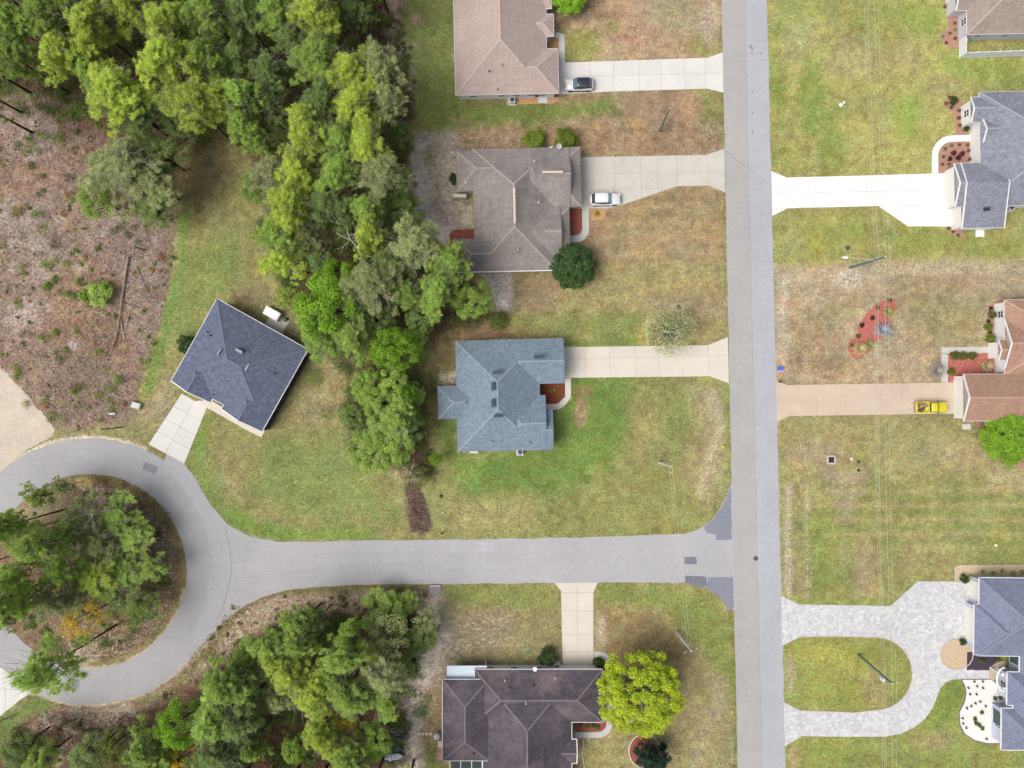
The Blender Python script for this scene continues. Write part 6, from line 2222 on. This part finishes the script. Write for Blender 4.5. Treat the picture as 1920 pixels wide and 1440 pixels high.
def suv(name, label, px, py, rz, L, W, body, roofm, glassm, rails=None):
    x, y, _ = P(px, py, 0.8)
    t = thing(name, label, 'car', (x, y, 0), rz)
    h = L / 2
    w_ = W / 2
    loft([(-h, w_ * 0.80, w_ * 0.72, 0.42, 0.86), (-h + 0.12, w_ * 0.93, w_ * 0.84, 0.30, 1.0), (-h + 0.5, w_, w_ * 0.93, 0.25, 1.06), (-0.6, w_, w_ * 0.94, 0.25, 1.04), (0.7, w_, w_ * 0.94, 0.25, 1.02),
          (1.0, w_, w_ * 0.92, 0.25, 1.0), (h - 0.7, w_ * 0.97, w_ * 0.86, 0.26, 0.93), (h - 0.25, w_ * 0.88, w_ * 0.74, 0.30, 0.84), (h, w_ * 0.66, w_ * 0.55, 0.40, 0.66)], body, 'body', t)
    # greenhouse: windows
    zr = 1.58
    tw = w_ * 0.74
    g = MB()
    xb0, xb1, xf1, xf0 = -h + 0.20, -h + 0.72, 0.35, 0.98
    bw = w_ * 0.90
    zb = 0.98
    # windscreen
    g.add([(xf0, -bw * 0.92, zb), (xf0, bw * 0.92, zb), (xf1, tw, zr), (xf1, -tw, zr)], [(0, 1, 2, 3)]); g.build('windscreen', glassm, t, local=True)
    g = MB(); g.add([(xb0, bw * 0.88, zb), (xb0, -bw * 0.88, zb), (xb1, -tw * 0.95, zr), (xb1, tw * 0.95, zr)], [(0, 1, 2, 3)]); g.build('rear_window', M_cglass, t, local=True)
    for s_ in (-1, 1):
        xs_ = [xb0, -0.55, 0.2, xf0]
        xt_ = [xb1, -0.55, 0.15, xf1]
        for k in range(3):
            g = MB()
            q = [(xs_[k] + 0.03, s_ * bw * (0.88 if k == 0 else 1), zb), (xs_[k + 1] - 0.03, s_ * bw * (0.92 if k == 2 else 1), zb), (xt_[k + 1] - 0.03, s_ * tw, zr), (xt_[k] + 0.03, s_ * tw, zr)]
            g.add(q, [(0, 1, 2, 3)] if s_ < 0 else [(3, 2, 1, 0)])
            g.build('side_window', M_cglass, t, local=True)
    b = MB()
    # pillars shell slightly inside the glass
    b.add([(xb0 + .05, -bw * .86, zb - .02), (xf0 - .05, -bw * .9, zb - .02), (xf0 - .05, bw * .9, zb - .02), (xb0 + .05, bw * .86, zb - .02), (xb1 + .03, -tw + .02, zr - .01), (xf1 - .03, -tw + .02, zr - .01), (xf1 - .03, tw - .02, zr - .01), (xb1 + .03, tw - .02, zr - .01)],
          [(0, 1, 5, 4), (2, 3, 7, 6), (1, 2, 6, 5), (3, 0, 4, 7)])
    b.build('pillars', M_trim, t, local=True)
    loft([(xb1 - 0.02, tw * 0.9, tw * 0.86, zr - 0.03, zr + 0.02), (xb1 + 0.2, tw + 0.03, tw, zr - 0.02, zr + 0.06), (0, tw + 0.03, tw, zr - 0.02, zr + 0.08), (xf1 - 0.1, tw + 0.02, tw * 0.96, zr - 0.02, zr + 0.06), (xf1 + 0.04, tw * 0.92, tw * 0.86, zr - 0.03, zr + 0.02)], roofm, 'roof_panel', t)
    for s_ in (-1, 1):
        b = MB(); b.box((xf1 + 0.42, s_ * (w_ + 0.09), 1.05), (0.13, 0.2, 0.14)); b.build('wing_mirror', body, t, local=True)
        b = MB(); b.box((h - 0.22, s_ * w_ * 0.66, 0.76), (0.26, 0.3, 0.14), rz=-s_ * 0.5, ry=0.5); b.build('headlight', M_lampw, t, local=True)
        b = MB(); b.box((-h + 0.08, s_ * w_ * 0.76, 0.86), (0.1, 0.26, 0.26), rz=s_ * 0.3); b.build('taillight', M_lampr, t, local=True)
        b = MB(); b.tube([(xb1 + 0.1, s_ * tw * 0.93, zr + 0.1), (xf1 - 0.15, s_ * tw * 0.93, zr + 0.1)], 0.022, 5); b.build('roof_rail', rails or M_rim, t, local=True)
    b = MB(); b.box((h - 0.02, 0, 0.42), (0.06, W * 0.6, 0.2)); b.build('grille', M_trim, t, local=True)
    for s_ in (-1, 1):   # dark cladding along the sills
        b = MB(); b.box((0, s_ * (w_ + 0.005), 0.33), (L * 0.78, 0.04, 0.18)); b.build('sill_cladding', M_trim, t, local=True)
    wheels(t, L, L * 0.59, W)
    return t


M_silver = paint_mat('paint_silver', C(226, 222, 228))
M_wpaint = paint_mat('paint_white', C(240, 240, 246))
M_black = paint_mat('paint_black', (0.012, 0.015, 0.03, 1))
M_yel = paint_mat('paint_yellow', C(226, 210, 44, 1.5), 0.3)
suv('parked_car', 'silver-white SUV with black roof parked by the pink-brown house', 1086, 158, math.radians(181), 4.25, 1.82, M_silver, M_black, M_bglass)
suv('parked_car', 'white SUV parked beside the grey-brown house', 1135, 373, math.radians(1), 4.6, 1.84, M_wpaint, M_wpaint, M_tglass, M_silver)

# yellow pickup
x, y, _ = P(1747, 763.5, 0.7)
t = thing('pickup_truck', 'yellow pickup with junk in its bed parked on the tan drive', 'pickup truck', (x, y, 0), math.radians(0.5))
L, W = 4.7, 1.68
h, w_ = L / 2, W / 2
loft([(-0.45, w_ * 0.98, w_ * 0.92, 0.35, 0.98), (0.1, w_ * 0.98, w_ * 0.92, 0.32, 1.0), (0.9, w_ * 0.98, w_ * 0.92, 0.32, 0.98), (1.1, w_ * 0.97, w_ * 0.90, 0.32, 0.96), (h - 0.4, w_ * 0.94, w_ * 0.86, 0.34, 0.9), (h - 0.08, w_ * 0.9, w_ * 0.8, 0.36, 0.82), (h, w_ * 0.86, w_ * 0.76, 0.4, 0.7)], M_yel, 'body', t)
bd = MB()
bd.box((-1.42, w_ - 0.06, 0.72), (1.9, 0.1, 0.5)); bd.box((-1.42, -w_ + 0.06, 0.72), (1.9, 0.1, 0.5)); bd.box((-h + 0.05, 0, 0.72), (0.08, W - 0.24, 0.5))
bd.box((-1.42, 0, 0.5), (1.9, W - 0.22, 0.06)); bd.box((-0.5, 0, 0.72), (0.06, W - 0.24, 0.5))
bed_o = bd.build('truck_bed', M_yel, t, local=True)
b = MB(); b.add([(0.95, -w_ * .84, 0.99), (0.95, w_ * .84, 0.99), (0.5, w_ * .7, 1.42), (0.5, -w_ * .7, 1.42)], [(0, 1, 2, 3)]); b.build('windscreen', M_cglass, t, local=True)
b = MB(); b.add([(-0.46, w_ * .84, 0.99), (-0.46, -w_ * .84, 0.99), (-0.36, -w_ * .72, 1.42), (-0.36, w_ * .72, 1.42)], [(0, 1, 2, 3)]); b.build('rear_window', M_cglass, t, local=True)
for s_ in (-1, 1):
    b = MB(); q = [(-0.42, s_ * w_ * .86, 0.99), (0.9, s_ * w_ * .86, 0.99), (0.46, s_ * w_ * .72, 1.42), (-0.34, s_ * w_ * .72, 1.42)]
    b.add(q, [(0, 1, 2, 3)] if s_ < 0 else [(3, 2, 1, 0)]); b.build('side_window', M_cglass, t, local=True)
    b = MB(); b.box((0.75, s_ * (w_ + 0.08), 1.0), (0.12, 0.18, 0.14)); b.build('wing_mirror', M_trim, t, local=True)
    b = MB(); b.box((h - 0.02, s_ * w_ * .68, 0.68), (0.06, 0.24, 0.16)); b.build('headlight', M_lampw, t, local=True)
    b = MB(); b.box((-h, s_ * w_ * .82, 0.72), (0.05, 0.16, 0.3)); b.build('taillight', M_lampr, t, local=True)
loft([(-0.42, w_ * .70, w_ * .66, 1.38, 1.43), (-0.3, w_ * .76, w_ * .72, 1.38, 1.47), (0.4, w_ * .76, w_ * .72, 1.38, 1.47), (0.55, w_ * .70, w_ * .66, 1.37, 1.42)], M_yel, 'roof_panel', t)
b = MB(); b.box((-h - 0.08, 0, 0.5), (0.12, W * 0.95, 0.14)); b.build('rear_bumper', M_rim, t, local=True)
b = MB(); b.box((h + 0.04, 0, 0.46), (0.1, W * 0.9, 0.14)); b.build('front_bumper', M_trim, t, local=True)
wheels(t, L, 2.95, W, 0.34)
# load in the bed: things resting in it
for i, (dx, dy, sx_, sy_, sz_, c) in enumerate([(-1.9, 0.3, .5, .5, .3, (128, 104, 90)), (-1.4, -0.3, .6, .45, .3, (96, 84, 80)), (-1.0, 0.25, .5, .6, .35, (150, 128, 116)), (-1.75, -0.4, .45, .4, .25, (110, 88, 74)), (-1.3, 0.35, .35, .35, .25, (170, 150, 140))]):
    o = MB(); o.box((x + dx, y + dy, 0.66), (sx_, sy_, sz_), R.uniform(0, 1))
    o = o.build('junk_box', mat('junk%d' % i, C(*c), 0.9, 0.3, 6))
    tag(o, ['brown carton at the tailgate end of the yellow pickup bed', 'dark carton in the middle of the pickup bed, south side', 'pale carton behind the cab in the pickup bed', 'small brown carton in the south tail corner of the pickup bed', 'light carton in the middle of the pickup bed, north side'][i], 'carton', 'junk in the pickup bed')

# ------------------------------------------------------------------ power poles and wires
M_pole_g = mat('pole_concrete', C(206, 208, 210), 0.85, 0.06)
M_pole_d = mat('pole_green_grey', C(104, 122, 122), 0.85, 0.1)
M_pole_w = mat('pole_wood', C(118, 112, 112), 0.9, 0.15)
M_wire = mat('wire_aluminium', C(206, 202, 182), 0.6, 0.0)
M_wired = mat('wire_dark', C(96, 100, 112), 0.7, 0.0)


def pole(px, py, ht, label, m, lean=(0, 0), arm=None, transformer=False, lamp=None, r_=0.15):
    x, y, _ = P(px, py)
    t = thing('power_pole', label, 'power pole', (x, y, 0), 0, 'power poles')
    tx, ty = x + lean[0], y + lean[1]
    b = MB(); b.tube([(x, y, 0), (tx, ty, ht)], [r_ * 1.25, r_ * 0.75], 9); b.build('pole', m, t)
    if arm is not None:
        b = MB(); dx, dy = math.cos(arm), math.sin(arm)
        b.tube([(tx - dx * 0.9, ty - dy * 0.9, ht - 0.45), (tx + dx * 0.9, ty + dy * 0.9, ht - 0.45)], 0.06, 4)
        ao = b.build('crossarm', M_pole_w, t)
        for s_ in (-0.85, 0.85):
            b = MB(); b.lathe((tx + dx * s_, ty + dy * s_, ht - 0.4), [(0.05, 0), (0.08, 0.08), (0.05, 0.16), (0.07, 0.2), (0.03, 0.26)], 8); b.build('insulator', M_white, ao)
    b = MB(); b.lathe((tx, ty, ht), [(0.05, 0), (0.09, 0.08), (0.05, 0.16), (0.07, 0.22), (0.03, 0.28)], 8); b.build('insulator', M_white, t)
    if transformer:
        b = MB(); b.lathe((tx - 0.42, ty - 0.1, ht - 1.9), [(0.24, 0), (0.29, 0.05), (0.29, 0.85), (0.24, 0.93), (0.08, 0.98), (0.05, 1.15)], 14); b.build('transformer', mat('transformer_white', C(232, 234, 240), 0.5), t)
    if lamp is not None:
        lx, ly, _ = P(lamp[0], lamp[1], ht - 2.2)
        z = ht - 2.2
        b = MB(); b.tube([(tx, ty, z - 0.3), ((tx + lx) / 2, (ty + ly) / 2, z + 0.05), (lx, ly, z)], [0.045, 0.035, 0.03], 6); ao = b.build('lamp_arm', M_pole_g, t)
        b = MB(); b.box((lx - 0.1, ly, z), (0.75, 0.3, 0.15)); b.build('lamp_head', mat('lamp_white', C(240, 240, 240)), ao)
    return (tx, ty, ht)


pA = pole(1594, 502, 9.6, 'dark power pole with street lamp arm, behind the tan dry lawn north edge', M_pole_d, (0.25, -0.1), 0.05, False, (1586, 483))
pB = pole(1610, 1228, 9.6, 'dark power pole with white transformer on the lawn inside the paver loop', M_pole_d, (-0.1, -0.25), 0.0, True)
pC = pole(1236, 867, 8.4, 'pale concrete power pole on the lawn of the blue-roofed house', M_pole_g, (0.0, 0.35), 1.57)
pD = pole(1268, 1184, 8.4, 'pale concrete power pole near the lime tree', M_pole_g, (0.15, 0.2), 0.3)
pE = pole(1236, 246, 8.6, 'green-grey power pole between the two upper drives on the west side', M_pole_d, (-0.3, 0.1), None)
pF = pole(1572, -300, 9.6, 'power pole beyond the top edge of the picture', M_pole_d, (0, 0), 0.05)
pG = pole(1628, 2000, 9.6, 'power pole beyond the bottom edge of the picture', M_pole_d, (0, 0), 0.0)
pH = pole(228, 801, 5.6, 'short black pole at the south edge of the west brush', mat('pole_black', C(66, 64, 70)), (0, 0), None, r_=0.08)


def wire(a_, b_, sag, lab, grp, m=M_wire, r_=0.015):
    b = MB()
    a_, b_ = Vector(a_), Vector(b_)
    pts = []
    for i in range(21):
        t = i / 20
        p = a_.lerp(b_, t)
        p.z -= sag * 4 * t * (1 - t)
        pts.append(p)
    b.tube(pts, r_, 4)
    tag(b.build('power_wire', m), lab, 'wire', grp)


names = ['top wire', 'upper wire', 'third wire down', 'lower wire', 'lowest wire']
for (p, q, span) in ((pF, pA, 'of the east line, north of the lamp-arm pole'), (pA, pB, 'of the east line, between the lamp-arm pole and the transformer pole'), (pB, pG, 'of the east line, south of the transformer pole')):
    for i, (dz, dx) in enumerate([(0.25, 0), (-0.2, -0.85), (-0.2, 0.75), (-1.7, 0.1), (-2.5, 0.0)]):
        wire((p[0] + dx, p[1], p[2] + dz), (q[0] + dx, q[1], q[2] + dz), 0.9 if span != 'x' else 0, '%s %s' % (names[i], span), 'wires of the east line')
for i, (dz, dx) in enumerate([(0.25, 0), (-0.9, -0.15)]):
    wire((pC[0] + dx, pC[1], pC[2] + dz), (pD[0] + dx, pD[1], pD[2] + dz), 0.5, '%s wire between the two pale poles' % ['upper', 'lower'][i], 'wires between the pale poles', r_=0.017)
    wire((pD[0] + dx, pD[1], pD[2] + dz), (pB[0], pB[1], pB[2] + dz - 0.8), 0.8, '%s wire crossing the road to the transformer pole' % ['upper', 'lower'][i], 'wires crossing at the paver loop', r_=0.010)
wire((pE[0], pE[1], pE[2] + 0.1), (pA[0], pA[1], pA[2] - 2.0), 0.8, 'single dark wire crossing the main road from the green-grey pole', None, M_wired, 0.014)

# ------------------------------------------------------------------ small things
def ac_unit(px, py, lab, rz=0):
    x, y, _ = P(px, py)
    t = thing('air_conditioner', lab, 'air conditioner', (x, y, 0), rz)
    b = MB(); b.box((0, 0, 0.05), (1.1, 1.1, 0.1)); b.build('pad', M_walk, t, local=True)
    b = MB(); b.box((0, 0, 0.48), (0.82, 0.82, 0.76)); b.build('casing', mat('ac_grey', C(214, 216, 220), 0.5), t, local=True)
    b = MB(); b.lathe((0, 0, 0.86), [(0.33, 0), (0.33, 0.03), (0.27, 0.035)], 16); g = b.build('fan_guard', mat('ac_dark', C(60, 62, 70)), t, local=True)
    b = MB(); b.lathe((0, 0, 0.89), [(0.09, 0), (0.09, 0.03)], 10); b.build('fan_hub', M_rim, g, local=True)


ac_unit(960.5, 191, 'white air conditioner on a pad below the pink-brown roof')
ac_unit(975, 847, 'white air conditioner below the south eave of the blue roof')
ac_unit(1890, 391, 'air conditioner in the south corner of the grey-roofed house')
ac_unit(1044, 1247, 'air conditioner left of the plum-roofed house drive')


def padbox(px, py, w_, d_, h_, name, lab, cat, c, rz=0.0, part='lid'):
    x, y, _ = P(px, py)
    t = thing(name, lab, cat, (x, y, 0), rz)
    b = MB(); b.box((0, 0, h_ / 2), (w_, d_, h_)); b.build('base', mat(name + '_c%d_%d' % (c[0], c[2]), C(*c), 0.7, 0.05), t, local=True)
    b = MB(); b.box((0, 0, h_ + 0.025), (w_ * 0.82, d_ * 0.82, 0.05)); b.build(part, mat(name + '_l%d_%d' % (c[0], c[2]), C(min(255, c[0] + 10), min(255, c[1] + 10), min(255, c[2] + 10)), 0.6, 0.05), t, local=True)
    return t


padbox(1812, 800, 1.3, 0.85, 0.08, 'stepping_pad', 'small pale concrete pad below the garage of the brown-roofed house', 'pad', (206, 202, 198))
padbox(1837, 437, 1.3, 1.2, 0.1, 'stepping_pad', 'white concrete pad south of the grey-roofed house', 'pad', (240, 240, 238))
padbox(1018, 187, 1.4, 1.1, 0.1, 'stepping_pad', 'grey concrete step at the side door of the pink-brown house', 'pad', (206, 206, 206))
padbox(889, 846, 1.3, 0.5, 0.5, 'utility_box', 'white box below the south-west eave of the blue roof', 'utility box', (222, 222, 222))
padbox(258, 760, 1.3, 0.9, 0.6, 'utility_box', 'pale green-grey utility box at the corner of the west brush', 'utility box', (198, 202, 190), -0.3)
padbox(520, 606, 3.0, 2.4, 0.1, 'patio_slab', 'grey patio slab behind the slate-roofed house', 'patio', (200, 198, 192), math.radians(-29.2))
sh = padbox(514, 589, 2.4, 1.3, 1.2, 'storage_box', 'white storage box standing on the patio behind the slate-roofed house', 'storage box', (240, 240, 240), math.radians(-29.2))
padbox(536, 600, 0.5, 0.5, 0.5, 'planter', 'dark round planter on the east corner of the patio slab', 'planter', (70, 84, 64), 0.3)
padbox(863, 372, 2.0, 0.5, 1.6, 'utility_box', 'pale meter cabinet under the west wing of the grey-brown roof', 'utility box', (206, 206, 186))
padbox(827, 1412, 1.3, 2.2, 0.08, 'brick_patio', 'small red-brown patio left of the plum-roofed house', 'patio', (166, 112, 104))
padbox(826, 1399, 0.9, 1.6, 0.07, 'stepping_pad', 'pale concrete pad left of the plum-roofed house', 'pad', (206, 200, 190))
for i, px_ in enumerate([786, 793, 800, 807]):
    x, y, _ = P(px_, 1376); b = MB(); b.box((x, y, 0.03), (0.38, 0.38, 0.06), R.uniform(-.2, .2))
    tag(b.build('stepping_stone', M_conc3), '%s from the left of four pale stepping stones by the plum-roofed house' % ORD[i], 'stepping stone', 'stepping stones')
# water softener / propane dome
x, y, _ = P(820, 1376)
t = thing('propane_tank', 'upright white tank by the west wall of the plum-roofed house', 'tank', (x, y, 0))
b = MB(); b.lathe((x, y, 0), [(0.3, 0), (0.42, 0.12), (0.44, 0.9), (0.36, 1.1), (0.12, 1.18)], 16); b.build('body', mat('tank_white', C(216, 224, 236), 0.4), t, smooth=False)
b = MB(); b.lathe((x, y, 1.17), [(0.1, 0), (0.1, 0.1)], 10); b.build('valve', M_rim, t)
# satellite dish on the grey-brown roof
x, y, _ = P(1048, 275, 3.2)
t = thing('satellite_dish', 'white satellite dish on the north eave of the grey-brown roof', 'satellite dish', (x, y, 2.7))
b = MB(); b.tube([(x, y - 0.2, 2.8), (x, y, 3.3)], 0.03, 6); b.build('mast', M_rim, t)
b = MB()
vs = [(x, y, 3.25)]
for k in range(16):
    t_ = 2 * math.pi * k / 16
    vs.append((x + 0.42 * math.cos(t_), y + 0.36 * math.sin(t_), 3.42 + 0.22 * math.sin(t_)))
b.add(vs, [(0, k + 1, (k + 1) % 16 + 1) for k in range(16)] + [(0, (k + 1) % 16 + 1, k + 1) for k in range(16)]); b.build('dish', M_white, t)
x2, y2, _ = P(1035, 277, 3.0)
t = thing('antenna', 'small white roof antenna left of the satellite dish', 'antenna', (x2, y2, 2.7))
b = MB(); b.tube([(x2, y2 - .2, 2.7), (x2, y2, 3.3)], 0.04, 5); b.build('mast', M_white, t)
b = MB(); b.box((x2 - .15, y2, 3.3), (0.5, 0.12, 0.1), 0.4); b.build('head', M_white, t)
x2, y2, _ = P(1003, 1254, 3.2)
t = thing('satellite_dish', 'white satellite dish on the north eave of the plum roof', 'satellite dish', (x2, y2, 2.7))
b = MB(); b.tube([(x2, y2 - 0.2, 2.8), (x2, y2, 3.3)], 0.03, 6); b.build('mast', M_rim, t)
b = MB(); b.lathe((x2, y2, 3.25), [(0.05, 0), (0.3, 0.06), (0.34, 0.12)], 14); b.build('dish', M_white, t)


def mailbox(px, py, lab, c):
    x, y, _ = P(px, py)
    t = thing('mailbox', lab, 'mailbox', (x, y, 0), 0, 'mailboxes')
    b = MB(); b.box((x, y, 0.5), (0.1, 0.1, 1.0)); b.build('post', M_pole_w, t)
    b = MB(); b.box((x - 0.05, y, 1.08), (0.5, 0.22, 0.2)); b.box((x - 0.05, y, 1.2), (0.5, 0.14, 0.06)); b.build('box', mat('mailbox_%d%d' % (c[0], c[2]), C(*c), 0.5), t)


mailbox(1459, 716, 'dark mailbox at the mouth of the tan drive', (92, 60, 50))
mailbox(831, 997, 'black mailbox on the north verge of the side road', (50, 50, 52))
# blue recycling bin
x, y, _ = P(1462, 691)
t = thing('recycling_bin', 'blue recycling bin lying at the east verge of the main road', 'bin', (x, y, 0))
b = MB(); b.box((x, y, 0.25), (0.62, 0.5, 0.46)); b.build('body', mat('bin_blue', C(56, 92, 196, 1.3), 0.5), t)
b = MB(); b.box((x, y, 0.5), (0.7, 0.58, 0.06)); b.build('lid', mat('bin_lid', C(66, 104, 214, 1.3), 0.5), t)
# yellow-capped hydrant
for (px_, py_, lab, c) in [(1355, 837, 'yellow hydrant on the verge of the blue-roofed house lawn', (226, 214, 96)), (1333, 947, 'small green sign post at the road corner', None), (1312, 1128, 'orange marker post on the south corner lawn', (214, 120, 70))]:
    x, y, _ = P(px_, py_)
    if c is None:
        t = thing('street_sign', 'green street name sign at the junction corner', 'street sign', (x, y, 0))
        b = MB(); b.tube([(x, y, 0), (x, y, 2.3)], 0.03, 6); b.build('post', M_rim, t)
        b = MB(); b.box((x, y, 2.35), (0.04, 1.0, 0.2)); b.build('blade', mat('sign_green', C(60, 120, 86), 0.5), t)
        b = MB(); b.box((x, y, 2.55), (0.8, 0.04, 0.2)); b.build('blade', mat('sign_green', C(60, 120, 86), 0.5), t)
    elif c[1] > 200:
        t = thing('fire_hydrant', lab, 'hydrant', (x, y, 0))
        b = MB(); b.lathe((x, y, 0), [(0.18, 0), (0.18, 0.05), (0.12, 0.07), (0.12, 0.5), (0.16, 0.52), (0.15, 0.6), (0.05, 0.7)], 12); b.build('barrel', mat('hydrant_yellow', C(*c)), t)
        b = MB(); b.box((x, y, 0.4), (0.42, 0.12, 0.12)); b.build('outlets', mat('hydrant_yellow', C(*c)), t)
    else:
        t = thing('marker_post', lab, 'marker', (x, y, 0))
        b = MB(); b.tube([(x, y, 0), (x, y, 0.9)], 0.05, 6); b.build('post', mat('marker_orange', C(*c)), t)
        b = MB(); b.box((x, y, 0.9), (0.12, 0.12, 0.1)); b.build('cap', M_white, t)
# stone square planter on the lot south of the tan drive
x, y, _ = P(1558, 862)
t = thing('stone_ring', 'square white stone border with dark centre on the lot south of the tan drive', 'fire pit', (x, y, 0))
for k in range(12):
    sd_, i = divmod(k, 3)
    o_ = (-0.42 + 0.42 * i)
    q = [(o_, 0.55), (0.55, -o_), (-o_, -0.55), (-0.55, o_)][sd_]
    b = MB(); b.box((x + q[0], y + q[1], 0.1), (0.36 if sd_ % 2 == 0 else 0.22, 0.22 if sd_ % 2 == 0 else 0.36, 0.2)); b.build('stone', M_conc3, t)
b = MB(); b.box((x, y, 0.05), (0.8, 0.8, 0.08)); b.build('centre', mat('soot', C(62, 50, 48), 0.95), t)
# scattered items
def blob_thing(px, py, s_, name, lab, cat, c, h_=0.25):
    x, y, _ = P(px, py)
    rs_ = np.random.RandomState(int(px))
    b = MB()
    prof = [(s_ * 0.9, 0), (s_, h_ * 0.4), (s_ * 0.7, h_ * 0.85), (s_ * 0.2, h_)]
    b.lathe((x, y, 0), prof, 9)
    b.v = [(v[0] + rs_.normal(0, s_ * .12), v[1] + rs_.normal(0, s_ * .12), v[2]) for v in b.v]
    tag(b.build(name, mat('%s_%d' % (name, c[0]), C(*c), 0.8, 0.1)), lab, cat)


for a_ in [(1577, 197, 0.3, 'white_rock', 'white rock on the big north-east lawn', 'rock', (236, 236, 232)), (1582, 192, 0.22, 'white_rock', 'smaller white rock touching the one on the north-east lawn', 'rock', (236, 236, 232)),
           (1590, 465, 0.28, 'valve_cover', 'dark valve cover on the lawn north of the lamp-arm pole', 'valve cover', (70, 60, 70), 0.08), (1867, 1022, 0.25, 'pale_rock', 'pale rock on the lawn above the steel-blue house', 'rock', (230, 222, 186)),
           (1597, 860, 0.3, 'pale_rock', 'pale rock near the square stone border', 'rock', (214, 208, 176)), (1609, 866, 0.25, 'dark_stump', 'dark stump east of the square stone border, upper one', 'stump', (66, 84, 66)),
           (1609, 882, 0.25, 'dark_stump', 'dark stump east of the square stone border, lower one', 'stump', (66, 96, 84)), (1272, 577, 0.35, 'dark_stump', 'dark burnt stump beyond the sparse grey tree', 'stump', (70, 56, 56)),
           (827, 930, 0.28, 'dark_stump', 'dark green stump on the lawn east of the brush strip', 'stump', (70, 92, 66)), (831, 961, 0.15, 'white_rock', 'small white rock above the black mailbox', 'rock', (232, 232, 230)),
           (768, 167, 0.35, 'pale_rock', 'pale rubble lump at the wood edge left of the pink-brown house', 'rock', (196, 196, 200)), (1282, 1372, 0.1, 'pale_rock', 'tiny pale stone near the lime tree', 'rock', (214, 206, 190))]:
    blob_thing(*a_)

# parked craft and lumber beside the south wood
def boat(px, py, L, W, rz, lab, hull, inner):
    x, y, _ = P(px, py)
    t = thing('small_boat', lab, 'boat', (x, y, 0), rz)
    st = [(-L / 2, 0.25), (-L * 0.3, 0.9), (0, 1.0), (L * 0.3, 0.8), (L * 0.45, 0.35), (L / 2, 0.03)]
    b = MB(); vs = []
    for (sx, k) in st:
        wv = W / 2 * k
        vs += [(sx, -wv, 0.6), (sx, -wv * 0.6, 0.15), (sx, wv * 0.6, 0.15), (sx, wv, 0.6)]
    fs = []
    for i in range(len(st) - 1):
        for k in range(3):
            fs.append((i * 4 + k, i * 4 + k + 1, (i + 1) * 4 + k + 1, (i + 1) * 4 + k))
    b.add(vs, fs); b.build('hull', hull, t, local=True)
    b = MB(); vs = []
    for (sx, k) in st:
        vs += [(sx * .96, -W / 2 * k * .9, 0.5), (sx * .96, W / 2 * k * .9, 0.5)]
    b.add(vs, [(2 * i, 2 * i + 1, 2 * i + 3, 2 * i + 2) for i in range(len(st) - 1)]); b.build('cover', inner, t, local=True)
    b = MB(); b.box((-L * .1, 0, 0.58), (0.25, W * .9, 0.05)); b.build('thwart', M_rim, t, local=True)


M_hull = mat('hull_dark', C(54, 62, 84), 0.5)
boat(737, 1402, 3.2, 1.0, 0.02, 'upper of two dark small boats beside the south wood', M_hull, mat('boat_in', C(66, 72, 90), 0.6, 0.2, 3))
boat(737, 1416, 3.4, 1.2, 0.04, 'lower of two small boats, dark hull with silver cover, beside the south wood', M_hull, mat('boat_silver', C(166, 176, 190), 0.5, 0.2, 3))
rr = random.Random(5)
t = thing('junk_pile', 'pile of dark scrap and boards above the two small boats', 'scrap pile', P(728, 1372))
x, y, _ = P(728, 1372)
for k in range(46):
    b = MB(); b.box((x + rr.uniform(-2.4, 2.4), y + rr.uniform(-1.2, 1.2), rr.uniform(0.1, 0.5)), (rr.uniform(0.3, 1.4), rr.uniform(0.15, 0.5), rr.uniform(0.06, 0.3)), rr.uniform(-0.4, 0.4), rr.uniform(-.2, .2))
    b.build('board', mat('scrap%d' % (k % 5), C(*[(96, 80, 84), (140, 130, 130), (70, 62, 72), (150, 116, 100), (116, 104, 112)][k % 5]), 0.9, 0.2, 4), t)
t = thing('wooden_pallet', 'brown wooden pallets lying at the top of the scrap yard', 'pallet', P(745, 1342))
x, y, _ = P(745, 1342)
for k in range(6):
    b = MB(); b.box((x, y + 0.85 - 0.34 * k, 0.14), (2.6, 0.2, 0.04)); b.build('board', mat('pallet_wood', C(150, 100, 72), 0.9, 0.15, 3), t)
for k in range(3):
    b = MB(); b.box((x - 1.1 + 1.1 * k, y, 0.07), (0.12, 2.0, 0.1)); b.build('bearer', mat('pallet_wood', C(150, 100, 72)), t)

# garden hose edging snake by the plum house
b = MB(); pts = [P(1093, 1385), P(1094, 1398), P(1092, 1412), P(1094, 1428), P(1097, 1445)]
b.tube([(p[0], p[1], 0.05) for p in pts], 0.07, 6); tag(b.build('garden_edging', M_conc3), 'thin white kerb running south from the walk of the plum-roofed house', 'edging')

# rooftops: downspouts as parts, white side gutters on the grey house: small planter posts
for (px_, py_, lab) in [(1006, 180, 'left'), (1042, 180, 'right')]:
    x, y, _ = P(px_, py_, 1.2)
    t = thing('hose_reel', '%s dark coiled hose hanging on the south wall of the pink-brown house' % lab, 'hose', (x, y, 0))
    b = MB(); pts = [(x + 0.28 * math.cos(k * math.pi / 6), y, 1.2 + 0.28 * math.sin(k * math.pi / 6)) for k in range(13)]
    b.tube(pts, 0.06, 6); b.build('hose', mat('hose_dark', C(86, 62, 52), 0.8), t)
    b = MB(); b.box((x, y + 0.06, 1.2), (0.2, 0.08, 0.2)); b.build('bracket', M_trim, t)
